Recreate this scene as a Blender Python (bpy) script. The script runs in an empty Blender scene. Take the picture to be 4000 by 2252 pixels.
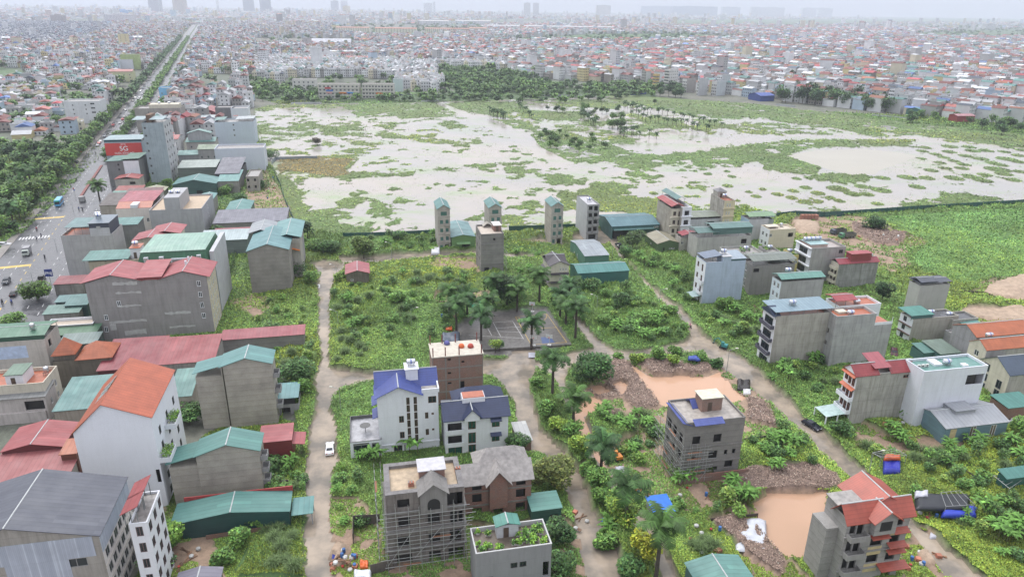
import bpy, math, random
import numpy as np
from mathutils import Matrix, Vector
R_=math.radians
SC=bpy.context.scene
random.seed(7); RNG=np.random.default_rng(7)
# ---------------------------------------------------------------- camera, world, sun, exposure
CH=90.0; FPX=2780.0; PIT=R_(21.6); ROL=R_(.8)
_R0=np.array([1,0,0.]);_U0=np.array([0,math.sin(PIT),math.cos(PIT)]);_F=np.array([0,math.cos(PIT),-math.sin(PIT)])
_R=math.cos(ROL)*_R0+math.sin(ROL)*_U0;_U=-math.sin(ROL)*_R0+math.cos(ROL)*_U0
cd=bpy.data.cameras.new('camera');cam=bpy.data.objects.new('camera',cd);SC.collection.objects.link(cam)
cam.matrix_world=Matrix(((_R[0],_U[0],-_F[0],0),(_R[1],_U[1],-_F[1],0),(_R[2],_U[2],-_F[2],CH),(0,0,0,1)))
cd.sensor_width=36;cd.lens=36*FPX/4000;cd.clip_end=30000;cd.clip_start=.5
SC.camera=cam
W=bpy.data.worlds.new('World');SC.world=W;W.use_nodes=True
nt=W.node_tree;nt.nodes.clear()
sky=nt.nodes.new('ShaderNodeTexSky');sky.sky_type='NISHITA';sky.sun_disc=False
SUN_EL=R_(58);SUN_AZ=R_(-35)
sky.sun_elevation=SUN_EL;sky.sun_rotation=SUN_AZ;sky.air_density=1.3;sky.dust_density=6;sky.ozone_density=1
hs_=nt.nodes.new('ShaderNodeHueSaturation');hs_.inputs['Saturation'].default_value=.22
bg=nt.nodes.new('ShaderNodeBackground');bg.inputs[1].default_value=.06
bg2=nt.nodes.new('ShaderNodeBackground');bg2.inputs[0].default_value=(.83,.855,.94,1);bg2.inputs[1].default_value=.72
ad=nt.nodes.new('ShaderNodeAddShader');ow=nt.nodes.new('ShaderNodeOutputWorld')
L=nt.links.new
_tc=nt.nodes.new('ShaderNodeTexCoord');_sx=nt.nodes.new('ShaderNodeSeparateXYZ');_mr=nt.nodes.new('ShaderNodeMapRange');_mr.inputs[3].default_value=.38;_mr.inputs[4].default_value=1.25
L(_tc.outputs['Generated'],_sx.inputs[0]);L(_sx.outputs[2],_mr.inputs[0]);L(_mr.outputs[0],bg2.inputs[1])
L(sky.outputs[0],hs_.inputs['Color']);L(hs_.outputs[0],bg.inputs[0]);L(bg.outputs[0],ad.inputs[0]);L(bg2.outputs[0],ad.inputs[1]);L(ad.outputs[0],ow.inputs[0])
sd=bpy.data.lights.new('sun','SUN');sd.energy=.8;sd.angle=R_(25);sd.color=(1,.97,.92)
sun=bpy.data.objects.new('sun',sd);SC.collection.objects.link(sun)
_d=Vector((math.sin(SUN_AZ)*math.cos(SUN_EL),math.cos(SUN_AZ)*math.cos(SUN_EL),math.sin(SUN_EL)))
sun.rotation_euler=_d.to_track_quat('Z','Y').to_euler();sun.location=(0,0,300)
SC.view_settings.view_transform='Standard';SC.view_settings.look='None';SC.view_settings.exposure=0.5;SC.view_settings.gamma=1
SC.render.engine='CYCLES'
cy=SC.cycles;cy.use_denoising=True;cy.max_bounces=5;cy.diffuse_bounces=2;cy.glossy_bounces=2;cy.transmission_bounces=2;cy.volume_bounces=1;cy.transparent_max_bounces=4
cy.caustics_reflective=False;cy.caustics_refractive=False
try: cy.denoiser='OPENIMAGEDENOISE'
except Exception: pass
# ---------------------------------------------------------------- pixel <-> ground helpers
def nat(k,x,y): return (1000*(k%4)+x*.38835,563*(k//4)+y*.38835)
def ray(u,v): return _F+(u-2000)/FPX*_R-(v-1126)/FPX*_U
def Gn(u,v,z=0.):
    d=ray(u,v);t=(z-CH)/d[2];return (d[0]*t,d[1]*t)
def G(k,x,y,z=0.): return Gn(*nat(k,x,y),z)
OS=4000/2575.
def O(x,y,z=0.): return Gn(x*OS,y*OS,z)
def hfor(g,v):            # height above ground point g whose image row is v (native)
    lo,hi=0,120
    for _ in range(34):
        m=(lo+hi)/2;q=np.array([g[0],g[1],m-CH]);r=1126-FPX*(q@_U)/(q@_F)
        if r>v: lo=m
        else: hi=m
    return lo
# ---------------------------------------------------------------- noise
_LT=np.random.default_rng(3).random((16,128,128))
def vn(x,y,s=0):
    x=np.asarray(x,float);y=np.asarray(y,float);xi=np.floor(x).astype(int);yi=np.floor(y).astype(int);fx=x-xi;fy=y-yi
    fx=fx*fx*(3-2*fx);fy=fy*fy*(3-2*fy);T=_LT[s%16];a=T[xi%128,yi%128];b=T[(xi+1)%128,yi%128];c=T[xi%128,(yi+1)%128];d=T[(xi+1)%128,(yi+1)%128]
    return (a*(1-fx)+b*fx)*(1-fy)+(c*(1-fx)+d*fx)*fy
def fbm(x,y,sc,s=0,o=4):
    r=0;a=1;t=0
    for i in range(o):
        r=r+a*vn(x/sc*2**i+17*i,y/sc*2**i+5*i,s+i);t+=a;a*=.5
    return r/t
def inpoly(px,py,poly):
    px=np.asarray(px,float);py=np.asarray(py,float);r=np.zeros(px.shape,bool)
    P=np.array(poly);mn=P.min(0);mx=P.max(0);m=(px>=mn[0])&(px<=mx[0])&(py>=mn[1])&(py<=mx[1])
    X=px[m];Y=py[m];q=np.zeros(X.shape,bool);n=len(P)
    for i in range(n):
        x1,y1=P[i];x2,y2=P[i-1]
        if y1==y2: continue
        c=((y1>Y)!=(y2>Y))&(X<(x2-x1)*(Y-y1)/(y2-y1)+x1);q^=c
    r[m]=q;return r
def OP(*pts,z=0.): return [O(pts[i],pts[i+1],z) for i in range(0,len(pts),2)]
# ---------------------------------------------------------------- materials
MC={}
def newmat(n):
    m=bpy.data.materials.new(n);m.use_nodes=True;t=m.node_tree;b=t.nodes['Principled BSDF'];return m,t,b
def nd(t,ty,**k):
    n=t.nodes.new(ty)
    for a,v in k.items(): setattr(n,a,v)
    return n
def ramp(t,src,stops):
    r=nd(t,'ShaderNodeValToRGB');t.links.new(src,r.inputs[0]);e=r.color_ramp.elements
    e[0].position=stops[0][0];e[0].color=(*stops[0][1],1);e[1].position=stops[-1][0];e[1].color=(*stops[-1][1],1)
    for p,c in stops[1:-1]:
        q=e.new(p);q.color=(*c,1)
    return r
def mul(c,f): return tuple(min(1,a*f) for a in c)
def coords(t,rnd=True,scale=(1,1,1)):
    tc=nd(t,'ShaderNodeTexCoord');mp=nd(t,'ShaderNodeMapping');mp.inputs['Scale'].default_value=scale
    if rnd:
        oi=nd(t,'ShaderNodeObjectInfo');mm=nd(t,'ShaderNodeMath',operation='MULTIPLY');mm.inputs[1].default_value=90;t.links.new(oi.outputs['Random'],mm.inputs[0])
        va=nd(t,'ShaderNodeVectorMath',operation='ADD');t.links.new(tc.outputs['Object'],va.inputs[0]);t.links.new(mm.outputs[0],va.inputs[1]);t.links.new(va.outputs[0],mp.inputs[0])
    else: t.links.new(tc.outputs['Object'],mp.inputs[0])
    return mp.outputs[0]
def noise(t,vec,sc,det=4,rough=.55):
    n=nd(t,'ShaderNodeTexNoise');n.inputs['Scale'].default_value=sc;n.inputs['Detail'].default_value=det;n.inputs['Roughness'].default_value=rough
    t.links.new(vec,n.inputs['Vector']);return n.outputs[0]
def mixc(t,f,a,b,bt='MIX'):
    m=nd(t,'ShaderNodeMix',data_type='RGBA',blend_type=bt)
    for i,v in ((0,f),(6,a),(7,b)):
        if isinstance(v,(int,float)): m.inputs[i].default_value=v
        elif isinstance(v,tuple): m.inputs[i].default_value=(*v[:3],1)
        else: t.links.new(v,m.inputs[i])
    return m.outputs[2]
def plaster(c,dirt=.35,rough=.85,name=None):
    k=('pl',c,dirt)
    if k in MC: return MC[k]
    m,t,b=newmat(name or 'plaster');v=coords(t);d=mul(c,.42);d=(d[0],d[1]*.97,d[2]*.9)
    n1=noise(t,v,.35,5);f1=ramp(t,n1,[(.38,(0,0,0)),(.72,(1,1,1))])
    c1=mixc(t,f1.outputs[0],c,tuple(a*(1-.5*dirt) for a in c))
    v2=coords(t,True,(1.4,1.4,.12));n2=noise(t,v2,1.,6,.7);f2=ramp(t,n2,[(.46,(0,0,0)),(.72,(min(1,dirt*1.3),)*3)])
    c2=mixc(t,f2.outputs[0],c1,d)
    n3=noise(t,v,9.,3);f3=ramp(t,n3,[(.3,(.9,.9,.9)),(.7,(1,1,1))]);c3=mixc(t,1.,c2,f3.outputs[0],'MULTIPLY')
    sx=nd(t,'ShaderNodeSeparateXYZ');t.links.new(coords(t,False),sx.inputs[0]);w=nd(t,'ShaderNodeMath',operation='MULTIPLY');w.inputs[1].default_value=1/3.25;t.links.new(sx.outputs[2],w.inputs[0]);fr=nd(t,'ShaderNodeMath',operation='FRACT');t.links.new(w.outputs[0],fr.inputs[0])
    q_=1-.35*dirt;c3=mixc(t,1.,c3,ramp(t,fr.outputs[0],[(0,(q_,q_,q_)),(.035,(1,1,1)),(.97,(1,1,1)),(1,(q_,q_,q_))]).outputs[0],'MULTIPLY')
    t.links.new(c3,b.inputs['Base Color']);b.inputs['Roughness'].default_value=rough;b.inputs['Specular IOR Level'].default_value=.25
    MC[k]=m;return m
def courses(c,name='cement_render'):   # bare block wall with visible lifts
    c=mul(c,1.22);k=('co',c)
    if k in MC: return MC[k]
    m,t,b=newmat(name);v=coords(t,False);sx=nd(t,'ShaderNodeSeparateXYZ');t.links.new(v,sx.inputs[0])
    w=nd(t,'ShaderNodeMath',operation='MULTIPLY');w.inputs[1].default_value=.72;t.links.new(sx.outputs[2],w.inputs[0])
    nn=noise(t,v,.8,3);ad=nd(t,'ShaderNodeMath',operation='MULTIPLY_ADD');t.links.new(nn,ad.inputs[0]);ad.inputs[1].default_value=.25;t.links.new(w.outputs[0],ad.inputs[2])
    fr=nd(t,'ShaderNodeMath',operation='FRACT');t.links.new(ad.outputs[0],fr.inputs[0])
    f=ramp(t,fr.outputs[0],[(0,(.72,.72,.7)),(.06,(1,1,1)),(.9,(.93,.93,.93)),(1,(.8,.8,.78))])
    c1=mixc(t,ramp(t,noise(t,coords(t),.25,6,.65),[(.35,(0,0,0)),(.7,(1,1,1))]).outputs[0],c,mul(c,.66))
    c2=mixc(t,1.,c1,f.outputs[0],'MULTIPLY')
    c3=mixc(t,1.,c2,ramp(t,noise(t,v,5.,4),[(.3,(.82,.82,.82)),(.7,(1.,1.,1.))]).outputs[0],'MULTIPLY')
    t.links.new(c3,b.inputs['Base Color']);b.inputs['Roughness'].default_value=.9;MC[k]=m;return m
def brick(c=(.27,.11,.07),mo=(.25,.22,.2)):
    k=('br',c)
    if k in MC: return MC[k]
    m,t,b=newmat('brickwork');tc=nd(t,'ShaderNodeTexCoord');sx=nd(t,'ShaderNodeSeparateXYZ');t.links.new(tc.outputs['Object'],sx.inputs[0])
    ad=nd(t,'ShaderNodeMath',operation='ADD');t.links.new(sx.outputs[0],ad.inputs[0]);t.links.new(sx.outputs[1],ad.inputs[1])
    cx=nd(t,'ShaderNodeCombineXYZ');t.links.new(ad.outputs[0],cx.inputs[0]);t.links.new(sx.outputs[2],cx.inputs[1])
    bt=nd(t,'ShaderNodeTexBrick');bt.inputs['Scale'].default_value=2.2;bt.inputs['Color1'].default_value=(*c,1);bt.inputs['Color2'].default_value=(*mul(c,.62),1);bt.inputs['Mortar'].default_value=(*mo,1);bt.inputs['Mortar Size'].default_value=.025
    t.links.new(cx.outputs[0],bt.inputs['Vector'])
    c3=mixc(t,ramp(t,noise(t,tc.outputs['Object'],.5,5),[(.4,(0,0,0)),(.75,(.6,.6,.6))]).outputs[0],bt.outputs[0],(.2,.17,.15))
    t.links.new(c3,b.inputs['Base Color']);b.inputs['Roughness'].default_value=.9;MC[k]=m;return m
def sheet(c,axis=0,pitch=1.,rough=.42,rust=.25,name='sheet_metal'):   # corrugated sheet, ribs across the axis
    c=mul(c,.78);lu=.3*c[0]+.6*c[1]+.1*c[2];c=tuple(.86*a+.14*lu for a in c)
    k=('sh',c,axis,pitch,rust)
    if k in MC: return MC[k]
    m,t,b=newmat(name);v=coords(t,False);sx=nd(t,'ShaderNodeSeparateXYZ');t.links.new(v,sx.inputs[0])
    w=nd(t,'ShaderNodeMath',operation='MULTIPLY');w.inputs[1].default_value=1/pitch;t.links.new(sx.outputs[axis],w.inputs[0])
    fr=nd(t,'ShaderNodeMath',operation='FRACT');t.links.new(w.outputs[0],fr.inputs[0])
    f=ramp(t,fr.outputs[0],[(0,(.76,.76,.76)),(.1,(1,1,1)),(.8,(.97,.97,.97)),(1,(.8,.8,.8))])
    vr=coords(t);n=noise(t,vr,.3,5,.6)
    fl=nd(t,'ShaderNodeMath',operation='FLOOR');t.links.new(w.outputs[0],fl.inputs[0]);w3=nd(t,'ShaderNodeMath',operation='MULTIPLY');w3.inputs[1].default_value=.17;t.links.new(sx.outputs[1-axis if axis<2 else 0],w3.inputs[0]);f3=nd(t,'ShaderNodeMath',operation='FLOOR');t.links.new(w3.outputs[0],f3.inputs[0])
    cb=nd(t,'ShaderNodeCombineXYZ');t.links.new(fl.outputs[0],cb.inputs[0]);t.links.new(f3.outputs[0],cb.inputs[1]);wn=nd(t,'ShaderNodeTexWhiteNoise');t.links.new(cb.outputs[0],wn.inputs[0]);c=mul(c,1.);cpan=mixc(t,1.,c,ramp(t,wn.outputs[0],[(0,(.86,.87,.88)),(.9,(1.06,1.05,1.04)),(1,(1.3,1.3,1.25))]).outputs[0],'MULTIPLY')
    g=mul(c,.6);g=(g[0]+.03,g[1]+.02,g[2]+.02);c1=mixc(t,ramp(t,n,[(.45,(0,0,0)),(.75,(rust*1.6,)*3)]).outputs[0],cpan,g)
    n4=noise(t,coords(t,True,(.15,1.2,1.2) if axis else (1.2,.15,.15)),.8,4);c2=mixc(t,ramp(t,n4,[(.5,(0,0,0)),(.8,(.45,.45,.45))]).outputs[0],c1,mul(c,1.25))
    c3=mixc(t,1.,c2,f.outputs[0],'MULTIPLY');t.links.new(c3,b.inputs['Base Color'])
    rr=ramp(t,n,[(.35,(rough,)*3),(.75,(rough+.3,)*3)]);t.links.new(rr.outputs[0],b.inputs['Roughness'])
    bp=nd(t,'ShaderNodeBump');bp.inputs['Strength'].default_value=.35;bp.inputs['Distance'].default_value=.05;t.links.new(f.outputs[0],bp.inputs['Height']);t.links.new(bp.outputs[0],b.inputs['Normal'])
    MC[k]=m;return m
def tiles(c,ax=0,name='roof_tiles'):
    c=mul(c,.86);k=('ti',c,ax)
    if k in MC: return MC[k]
    m,t,b=newmat(name);v=coords(t,False);sx=nd(t,'ShaderNodeSeparateXYZ');t.links.new(v,sx.inputs[0]);outs=[]
    for a,p in ((0,.42 if ax else .9),(1,.9 if ax else .42)):
        w=nd(t,'ShaderNodeMath',operation='MULTIPLY');w.inputs[1].default_value=1/p;t.links.new(sx.outputs[a],w.inputs[0])
        fr=nd(t,'ShaderNodeMath',operation='FRACT');t.links.new(w.outputs[0],fr.inputs[0]);outs.append(ramp(t,fr.outputs[0],[(0,(.55,.55,.55)),(.22,(1,1,1)),(1,(.88,.88,.88))]).outputs[0])
    c1=mixc(t,ramp(t,noise(t,coords(t),.5,5),[(.3,(0,0,0)),(.7,(1,1,1))]).outputs[0],c,mul(c,.72))
    c2=mixc(t,.75,mixc(t,1.,c1,outs[0],'MULTIPLY'),mixc(t,1.,c1,outs[1],'MULTIPLY'))
    t.links.new(c2,b.inputs['Base Color']);b.inputs['Roughness'].default_value=.45;MC[k]=m;return m
def flatm(c,rough=.6,metal=0.,name='paint',var=.2):
    k=('fl',c,rough,metal,var)
    if k in MC: return MC[k]
    m,t,b=newmat(name)
    if var:
        c1=mixc(t,ramp(t,noise(t,coords(t),1.1,5),[(.3,(0,0,0)),(.7,(1,1,1))]).outputs[0],c,mul(c,1-var*1.4));t.links.new(c1,b.inputs['Base Color'])
    else: b.inputs['Base Color'].default_value=(*c,1)
    b.inputs['Roughness'].default_value=rough;b.inputs['Metallic'].default_value=metal;MC[k]=m;return m
def glassm(c=(.02,.03,.035)): return flatm(c,.08,0,'window_glass',0)
def attrm(name,rough=.7,win=False,gain=1.,leaf=False):
    k=('at',name)
    if k in MC: return MC[k]
    m,t,b=newmat(name);a=nd(t,'ShaderNodeAttribute',attribute_name='Col');col=a.outputs['Color']
    tc=nd(t,'ShaderNodeTexCoord');n=noise(t,tc.outputs['Object'],.9 if not win else .15,4);col=mixc(t,1.,col,ramp(t,n,[(.3,(.8,)*3),(.7,(1.,)*3)]).outputs[0],'MULTIPLY')
    if win:
        uv=nd(t,'ShaderNodeUVMap');sx=nd(t,'ShaderNodeSeparateXYZ');t.links.new(uv.outputs[0],sx.inputs[0]);fs=[]
        for i,(lo,hi) in ((0,(.3,.72)),(1,(.3,.75))):
            fr=nd(t,'ShaderNodeMath',operation='FRACT');t.links.new(sx.outputs[i],fr.inputs[0])
            g=nd(t,'ShaderNodeMath',operation='GREATER_THAN');g.inputs[1].default_value=lo;l=nd(t,'ShaderNodeMath',operation='LESS_THAN');l.inputs[1].default_value=hi
            t.links.new(fr.outputs[0],g.inputs[0]);t.links.new(fr.outputs[0],l.inputs[0]);mm=nd(t,'ShaderNodeMath',operation='MULTIPLY');t.links.new(g.outputs[0],mm.inputs[0]);t.links.new(l.outputs[0],mm.inputs[1]);fs.append(mm)
        p=nd(t,'ShaderNodeMath',operation='MULTIPLY');t.links.new(fs[0].outputs[0],p.inputs[0]);t.links.new(fs[1].outputs[0],p.inputs[1]);col=mixc(t,p.outputs[0],col,(.06,.07,.08))
    t.links.new(col,b.inputs['Base Color']);b.inputs['Roughness'].default_value=rough;b.inputs['Specular IOR Level'].default_value=.3
    MC[k]=m;return m
# ---------------------------------------------------------------- mesh helpers
COL=SC.collection.objects
class MB:
    def __init__(s): s.v=[];s.f=[];s.T=None
    def add(s,vs,fs):
        o=len(s.v)
        if s.T is not None: vs=[tuple(s.T@Vector(p)) for p in vs]
        s.v+=[tuple(p) for p in vs];s.f+=[tuple(i+o for i in f) for f in fs];return s
    def box(s,x0,y0,z0,x1,y1,z1):
        return s.add([(x0,y0,z0),(x1,y0,z0),(x1,y1,z0),(x0,y1,z0),(x0,y0,z1),(x1,y0,z1),(x1,y1,z1),(x0,y1,z1)],[(0,3,2,1),(4,5,6,7),(0,1,5,4),(1,2,6,5),(2,3,7,6),(3,0,4,7)])
    def prism(s,pts,z0,z1):       # polygon in xy
        n=len(pts);return s.add([(x,y,z0) for x,y in pts]+[(x,y,z1) for x,y in pts],[tuple(range(n-1,-1,-1)),tuple(range(n,2*n))]+[(i,(i+1)%n,n+(i+1)%n,n+i) for i in range(n)])
    def slab(s,q,t=.12):          # quad thickened downward
        return s.add([(x,y,z-t) for x,y,z in q]+list(q),[(3,2,1,0),(4,5,6,7)]+[(i,(i+1)%4,4+(i+1)%4,4+i) for i in range(4)])
    def tube(s,a,b,r,n=6,r2=None):
        a=Vector(a);b=Vector(b);d=(b-a).normalized();u=d.orthogonal().normalized();w=d.cross(u);r2=r if r2 is None else r2
        vs=[a+(u*math.cos(i*2*math.pi/n)+w*math.sin(i*2*math.pi/n))*r for i in range(n)]+[b+(u*math.cos(i*2*math.pi/n)+w*math.sin(i*2*math.pi/n))*r2 for i in range(n)]
        return s.add(vs,[tuple(range(n-1,-1,-1)),tuple(range(n,2*n))]+[(i,(i+1)%n,n+(i+1)%n,n+i) for i in range(n)])
    def lathe(s,prof,c=(0,0,0),n=14,axis='z'):
        vs=[];m=len(prof)
        for r,z in prof:
            for i in range(n):
                a=2*math.pi*i/n;p=(r*math.cos(a),r*math.sin(a),z)
                if axis=='x': p=(p[2],p[0],p[1])
                if axis=='y': p=(p[0],p[2],p[1])
                vs.append((p[0]+c[0],p[1]+c[1],p[2]+c[2]))
        fs=[(j*n+i,j*n+(i+1)%n,(j+1)*n+(i+1)%n,(j+1)*n+i) for j in range(m-1) for i in range(n)]
        fs+=[tuple(range(n-1,-1,-1)),tuple(range((m-1)*n,m*n))];return s.add(vs,fs)
    def mesh(s,name,mat,smooth=False):
        me=bpy.data.meshes.new(name);me.from_pydata(s.v,[],s.f)
        for m_ in (mat if isinstance(mat,(list,tuple)) else [mat]): me.materials.append(m_)
        if smooth: me.polygons.foreach_set('use_smooth',[True]*len(me.polygons))
        me.update();return me
    def build(s,name,mat,parent=None,smooth=False):
        return link(name,s.mesh(name,mat,smooth),parent)
def link(name,me,parent=None):
    o=bpy.data.objects.new(name,me);COL.link(o)
    if parent is not None: o.parent=parent
    return o
def tag(o,label=None,cat=None,group=None,kind=None):
    if label: o['label']=label
    if cat: o['category']=cat
    if group: o['group']=group
    if kind: o['kind']=kind
    return o
def thing(name,label,cat,loc=(0,0,0),rz=0,group=None):
    o=bpy.data.objects.new(name,None);COL.link(o);o.location=loc;o.rotation_euler=(0,0,rz);o.empty_display_size=.5;return tag(o,label,cat,group)
def npmesh(name,V,F,mat,cols=None,uvs=None,fmat=None,smooth=False):   # V (n,3), F (m,4) all quads; cols (m,3)
    me=bpy.data.meshes.new(name);me.vertices.add(len(V));me.vertices.foreach_set('co',np.asarray(V,np.float32).ravel())
    k=F.shape[1];me.loops.add(F.size);me.loops.foreach_set('vertex_index',F.astype(np.int32).ravel());me.polygons.add(len(F))
    me.polygons.foreach_set('loop_start',np.arange(0,F.size,k,dtype=np.int32));me.polygons.foreach_set('loop_total',np.full(len(F),k,np.int32))
    if cols is not None:
        ca=me.color_attributes.new('Col','FLOAT_COLOR','CORNER');c=np.ones((len(F),k,4),np.float32);c[:,:,:3]=np.asarray(cols)[:,None,:] if cols.ndim==2 else cols;ca.data.foreach_set('color',c.ravel())
    if uvs is not None:
        ul=me.uv_layers.new(name='UVMap');ul.data.foreach_set('uv',np.asarray(uvs,np.float32).ravel())
    for m_ in (mat if isinstance(mat,(list,tuple)) else [mat]): me.materials.append(m_)
    if fmat is not None: me.polygons.foreach_set('material_index',fmat.astype(np.int32))
    if smooth: me.polygons.foreach_set('use_smooth',np.ones(len(F),bool))
    me.update(calc_edges=True);return me
# ---------------------------------------------------------------- land, water
GX0,GX1,GY0,GY1=-345.,560.,80.,900.
FIELD=OP(640,275,690,262,900,262,1100,256,1300,250,1580,240,1900,262,2100,285,2200,300,2700,352,2700,505,2575,515,2290,530,2100,545,1960,545,1850,522,1700,540,1600,545,1500,562,1440,575,1240,590,1080,590,920,600,850,592,800,585,745,570,705,470,685,420,660,400,645,330)
VEGF=[OP(640,265,900,262,1100,256,1110,275,1090,292,1010,300,980,282,900,294,880,278,830,272,730,270,640,285),
 OP(695,402,790,398,860,375,905,376,935,386,900,392,880,410,865,425,880,440,840,446,720,430,700,440),
 OP(690,440,725,445,740,470,760,520,800,560,740,572,705,470),OP(780,532,820,526,860,530,890,545,912,556,880,570,820,572,780,560),
 OP(948,580,965,566,1000,552,1025,551,1050,562,1048,574,1000,580),OP(860,440,880,430,930,433,1045,432,1040,440,960,444,870,450),OP(1085,424,1180,414,1340,405,1343,411,1180,424,1095,431),
 OP(1325,338,1420,330,1530,360,1590,385,1690,388,1750,384,1760,405,1650,412,1500,408,1390,412,1360,405,1400,392,1340,370),
 OP(1573,395,1640,384,1750,382,1860,366,1990,352,2300,350,2290,366,2050,372,1990,385,2060,418,2058,440,1995,432,1930,425,1900,405,1840,420,1750,424,1700,410,1640,420,1570,405),
 OP(1445,482,1500,458,1560,470,1600,492,1690,500,1760,520,1700,545,1600,540,1500,520,1440,500),OP(1370,450,1400,438,1440,442,1440,464,1390,466),
 OP(2052,446,2100,434,2182,440,2180,456,2120,462,2060,455),OP(2355,500,2370,484,2470,492,2540,502,2440,516,2350,512),OP(2255,530,2270,508,2420,505,2460,520,2300,534),
 OP(1560,240,1600,236,1900,262,2200,300,2700,352,2700,395,2575,372,2400,352,2300,338,2200,345,2100,322,1980,310,1930,300,1760,296,1700,285,1600,262),
 OP(1303,284,1340,278,1448,282,1500,290,1448,300,1350,304,1310,292),OP(1603,298,1640,290,1700,300,1740,322,1700,326,1640,316,1600,303),OP(1413,258,1470,248,1563,262,1540,272,1470,268),
 OP(1588,316,1620,311,1650,318,1640,328,1600,326),OP(1110,262,1200,256,1300,258,1340,280,1290,300,1230,290,1170,280),OP(1240,300,1330,302,1350,330,1300,322),
 OP(1720,318,1800,312,1820,322,1750,330),OP(830,398,880,386,900,400,875,425,840,420),OP(800,330,850,322,860,332,820,340),OP(1095,308,1140,303,1180,320,1130,326),
 OP(1932,400,1990,402,2057,425,2050,440,1960,432),OP(1750,395,1800,388,1853,396,1850,420,1780,422),OP(1840,555,1900,538,1960,532,2000,545,1960,560,1850,575),
 OP(730,555,1080,585,1080,600,900,606,750,596),OP(1300,560,1440,560,1440,590,1240,598),OP(2030,534,2100,520,2105,530,2070,545,2000,545)]
PONDF=OP(1977,392,2050,378,2170,375,2250,382,2312,393,2270,408,2212,428,2200,438,2140,440,2080,425,2010,402)
avx0=lambda y:-187.8-(y-244.9)*.397
MND=[(24,505,30),(64,472,28),(95,438,30),(125,495,34),(60,540,30),(127,572,24),(180,572,28),(157,538,26),(175,448,50),(212,500,40),(237,428,36),(248,505,34),(285,464,44),(275,600,28),(287,340,34),(350,334,42),(400,342,34),(375,430,36),(410,265,30),(445,243,28),(468,342,40),(487,243,30),(508,320,30),(545,310,30),(540,365,40),(592,300,34),(617,360,32),(433,187,26),(468,170,26),(492,205,28),(422,103,26),(443,135,26),(496,118,28),(533,148,32),(565,190,30),(585,210,30),(577,255,50),(634,278,28),(630,178,30),(630,115,26),(455,78,30),(395,35,28),(388,70,28),(457,25,34),(505,30,28),(515,68,30),(594,78,24),(548,66,30),(460,-30,30),(540,-40,30),(600,-30,30),(600,30,26),(340,12,24),(640,60,30),(600,150,40),(72,348,24),(700,200,30),(690,300,30),(700,100,30)]
MNDW=[(*Gn(3000+(x*4)*.38835,563+y*.38835),w*4*.38835) for x,y,w in MND]
MNDW=[(x,y,w*math.hypot(x,y)/FPX*.5) for x,y,w in MNDW]
for x,y,w in ((1490,320,90),(1720,262,80),(1920,252,95),(1970,300,95),(2210,325,95),(1110,182,80),(2160,275,70),(1770,232,90),(1855,525,70),(2170,420,120),(2380,480,70),(2520,455,80),(2340,622,110),(2455,525,110),(2270,570,60),(1425,495,100),(1240,435,60)):
    a=Gn(2000+x*.38835,563+y*.38835);MNDW.append((a[0],a[1],w*.38835*math.hypot(*a)/FPX*.5))
ROADS=[OP(766,1470,768,1300,770,1187,772,1120,782,1080,792,1040,795,990,790,960,798,925,806,900,806,872,798,840,800,790,804,760,798,720,806,698,796,680,780,664,810,655,850,658,870,668,852,690,838,700,832,760,828,870,828,920,850,930,930,940,1080,945,1110,950,1110,985,1000,965,935,962,895,968,860,982,838,1000,834,1030,840,1050,850,1075,852,1170,838,1188,832,1250,832,1380,836,1470),
 OP(1080,930,1215,905,1260,905,1300,900,1345,912,1345,940,1330,960,1345,1030,1370,1090,1420,1140,1470,1210,1500,1290,1545,1370,1600,1470,1480,1470,1455,1370,1440,1290,1400,1190,1365,1150,1310,1130,1290,1010,1240,950,1110,960),
 OP(1330,915,1400,905,1440,888,1480,880,1540,880,1600,885,1680,868,1725,860,1733,845,1730,825,1690,790,1640,735,1600,690,1560,650,1528,605,1520,580,1545,575,1562,640,1605,690,1690,760,1728,790,1760,835,1800,865,1850,890,1900,925,1938,962,1978,1000,2020,1050,2062,1080,2110,1128,2178,1185,2310,1325,2410,1400,2500,1480,2400,1480,2300,1350,2200,1260,2120,1190,2050,1130,2000,1075,1940,1020,1880,970,1800,915,1750,885,1700,890,1600,905,1540,902,1490,905,1440,920,1420,960,1450,1010,1480,1060,1510,1140,1560,1230,1640,1320,1720,1470,1665,1470,1600,1340,1510,1200,1465,1110,1420,1020,1390,950),
 OP(850,648,930,646,1000,640,1110,634,1200,630,1200,642,1110,646,1010,655,930,662,860,665),OP(1270,905,1300,870,1345,880,1345,910),OP(1215,632,1300,640,1370,640,1370,648,1290,650),
 OP(1425,780,1455,800,1500,850,1545,880,1500,885,1460,840),OP(1440,590,1530,575,1545,610,1500,622,1440,612),OP(1300,606,1360,600,1440,618,1400,622)]
RIVER=OP(1088,258,1120,262,1180,285,1260,320,1330,335,1360,370,1440,410,1400,425,1340,380,1280,345,1220,320,1160,290,1110,268)
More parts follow.
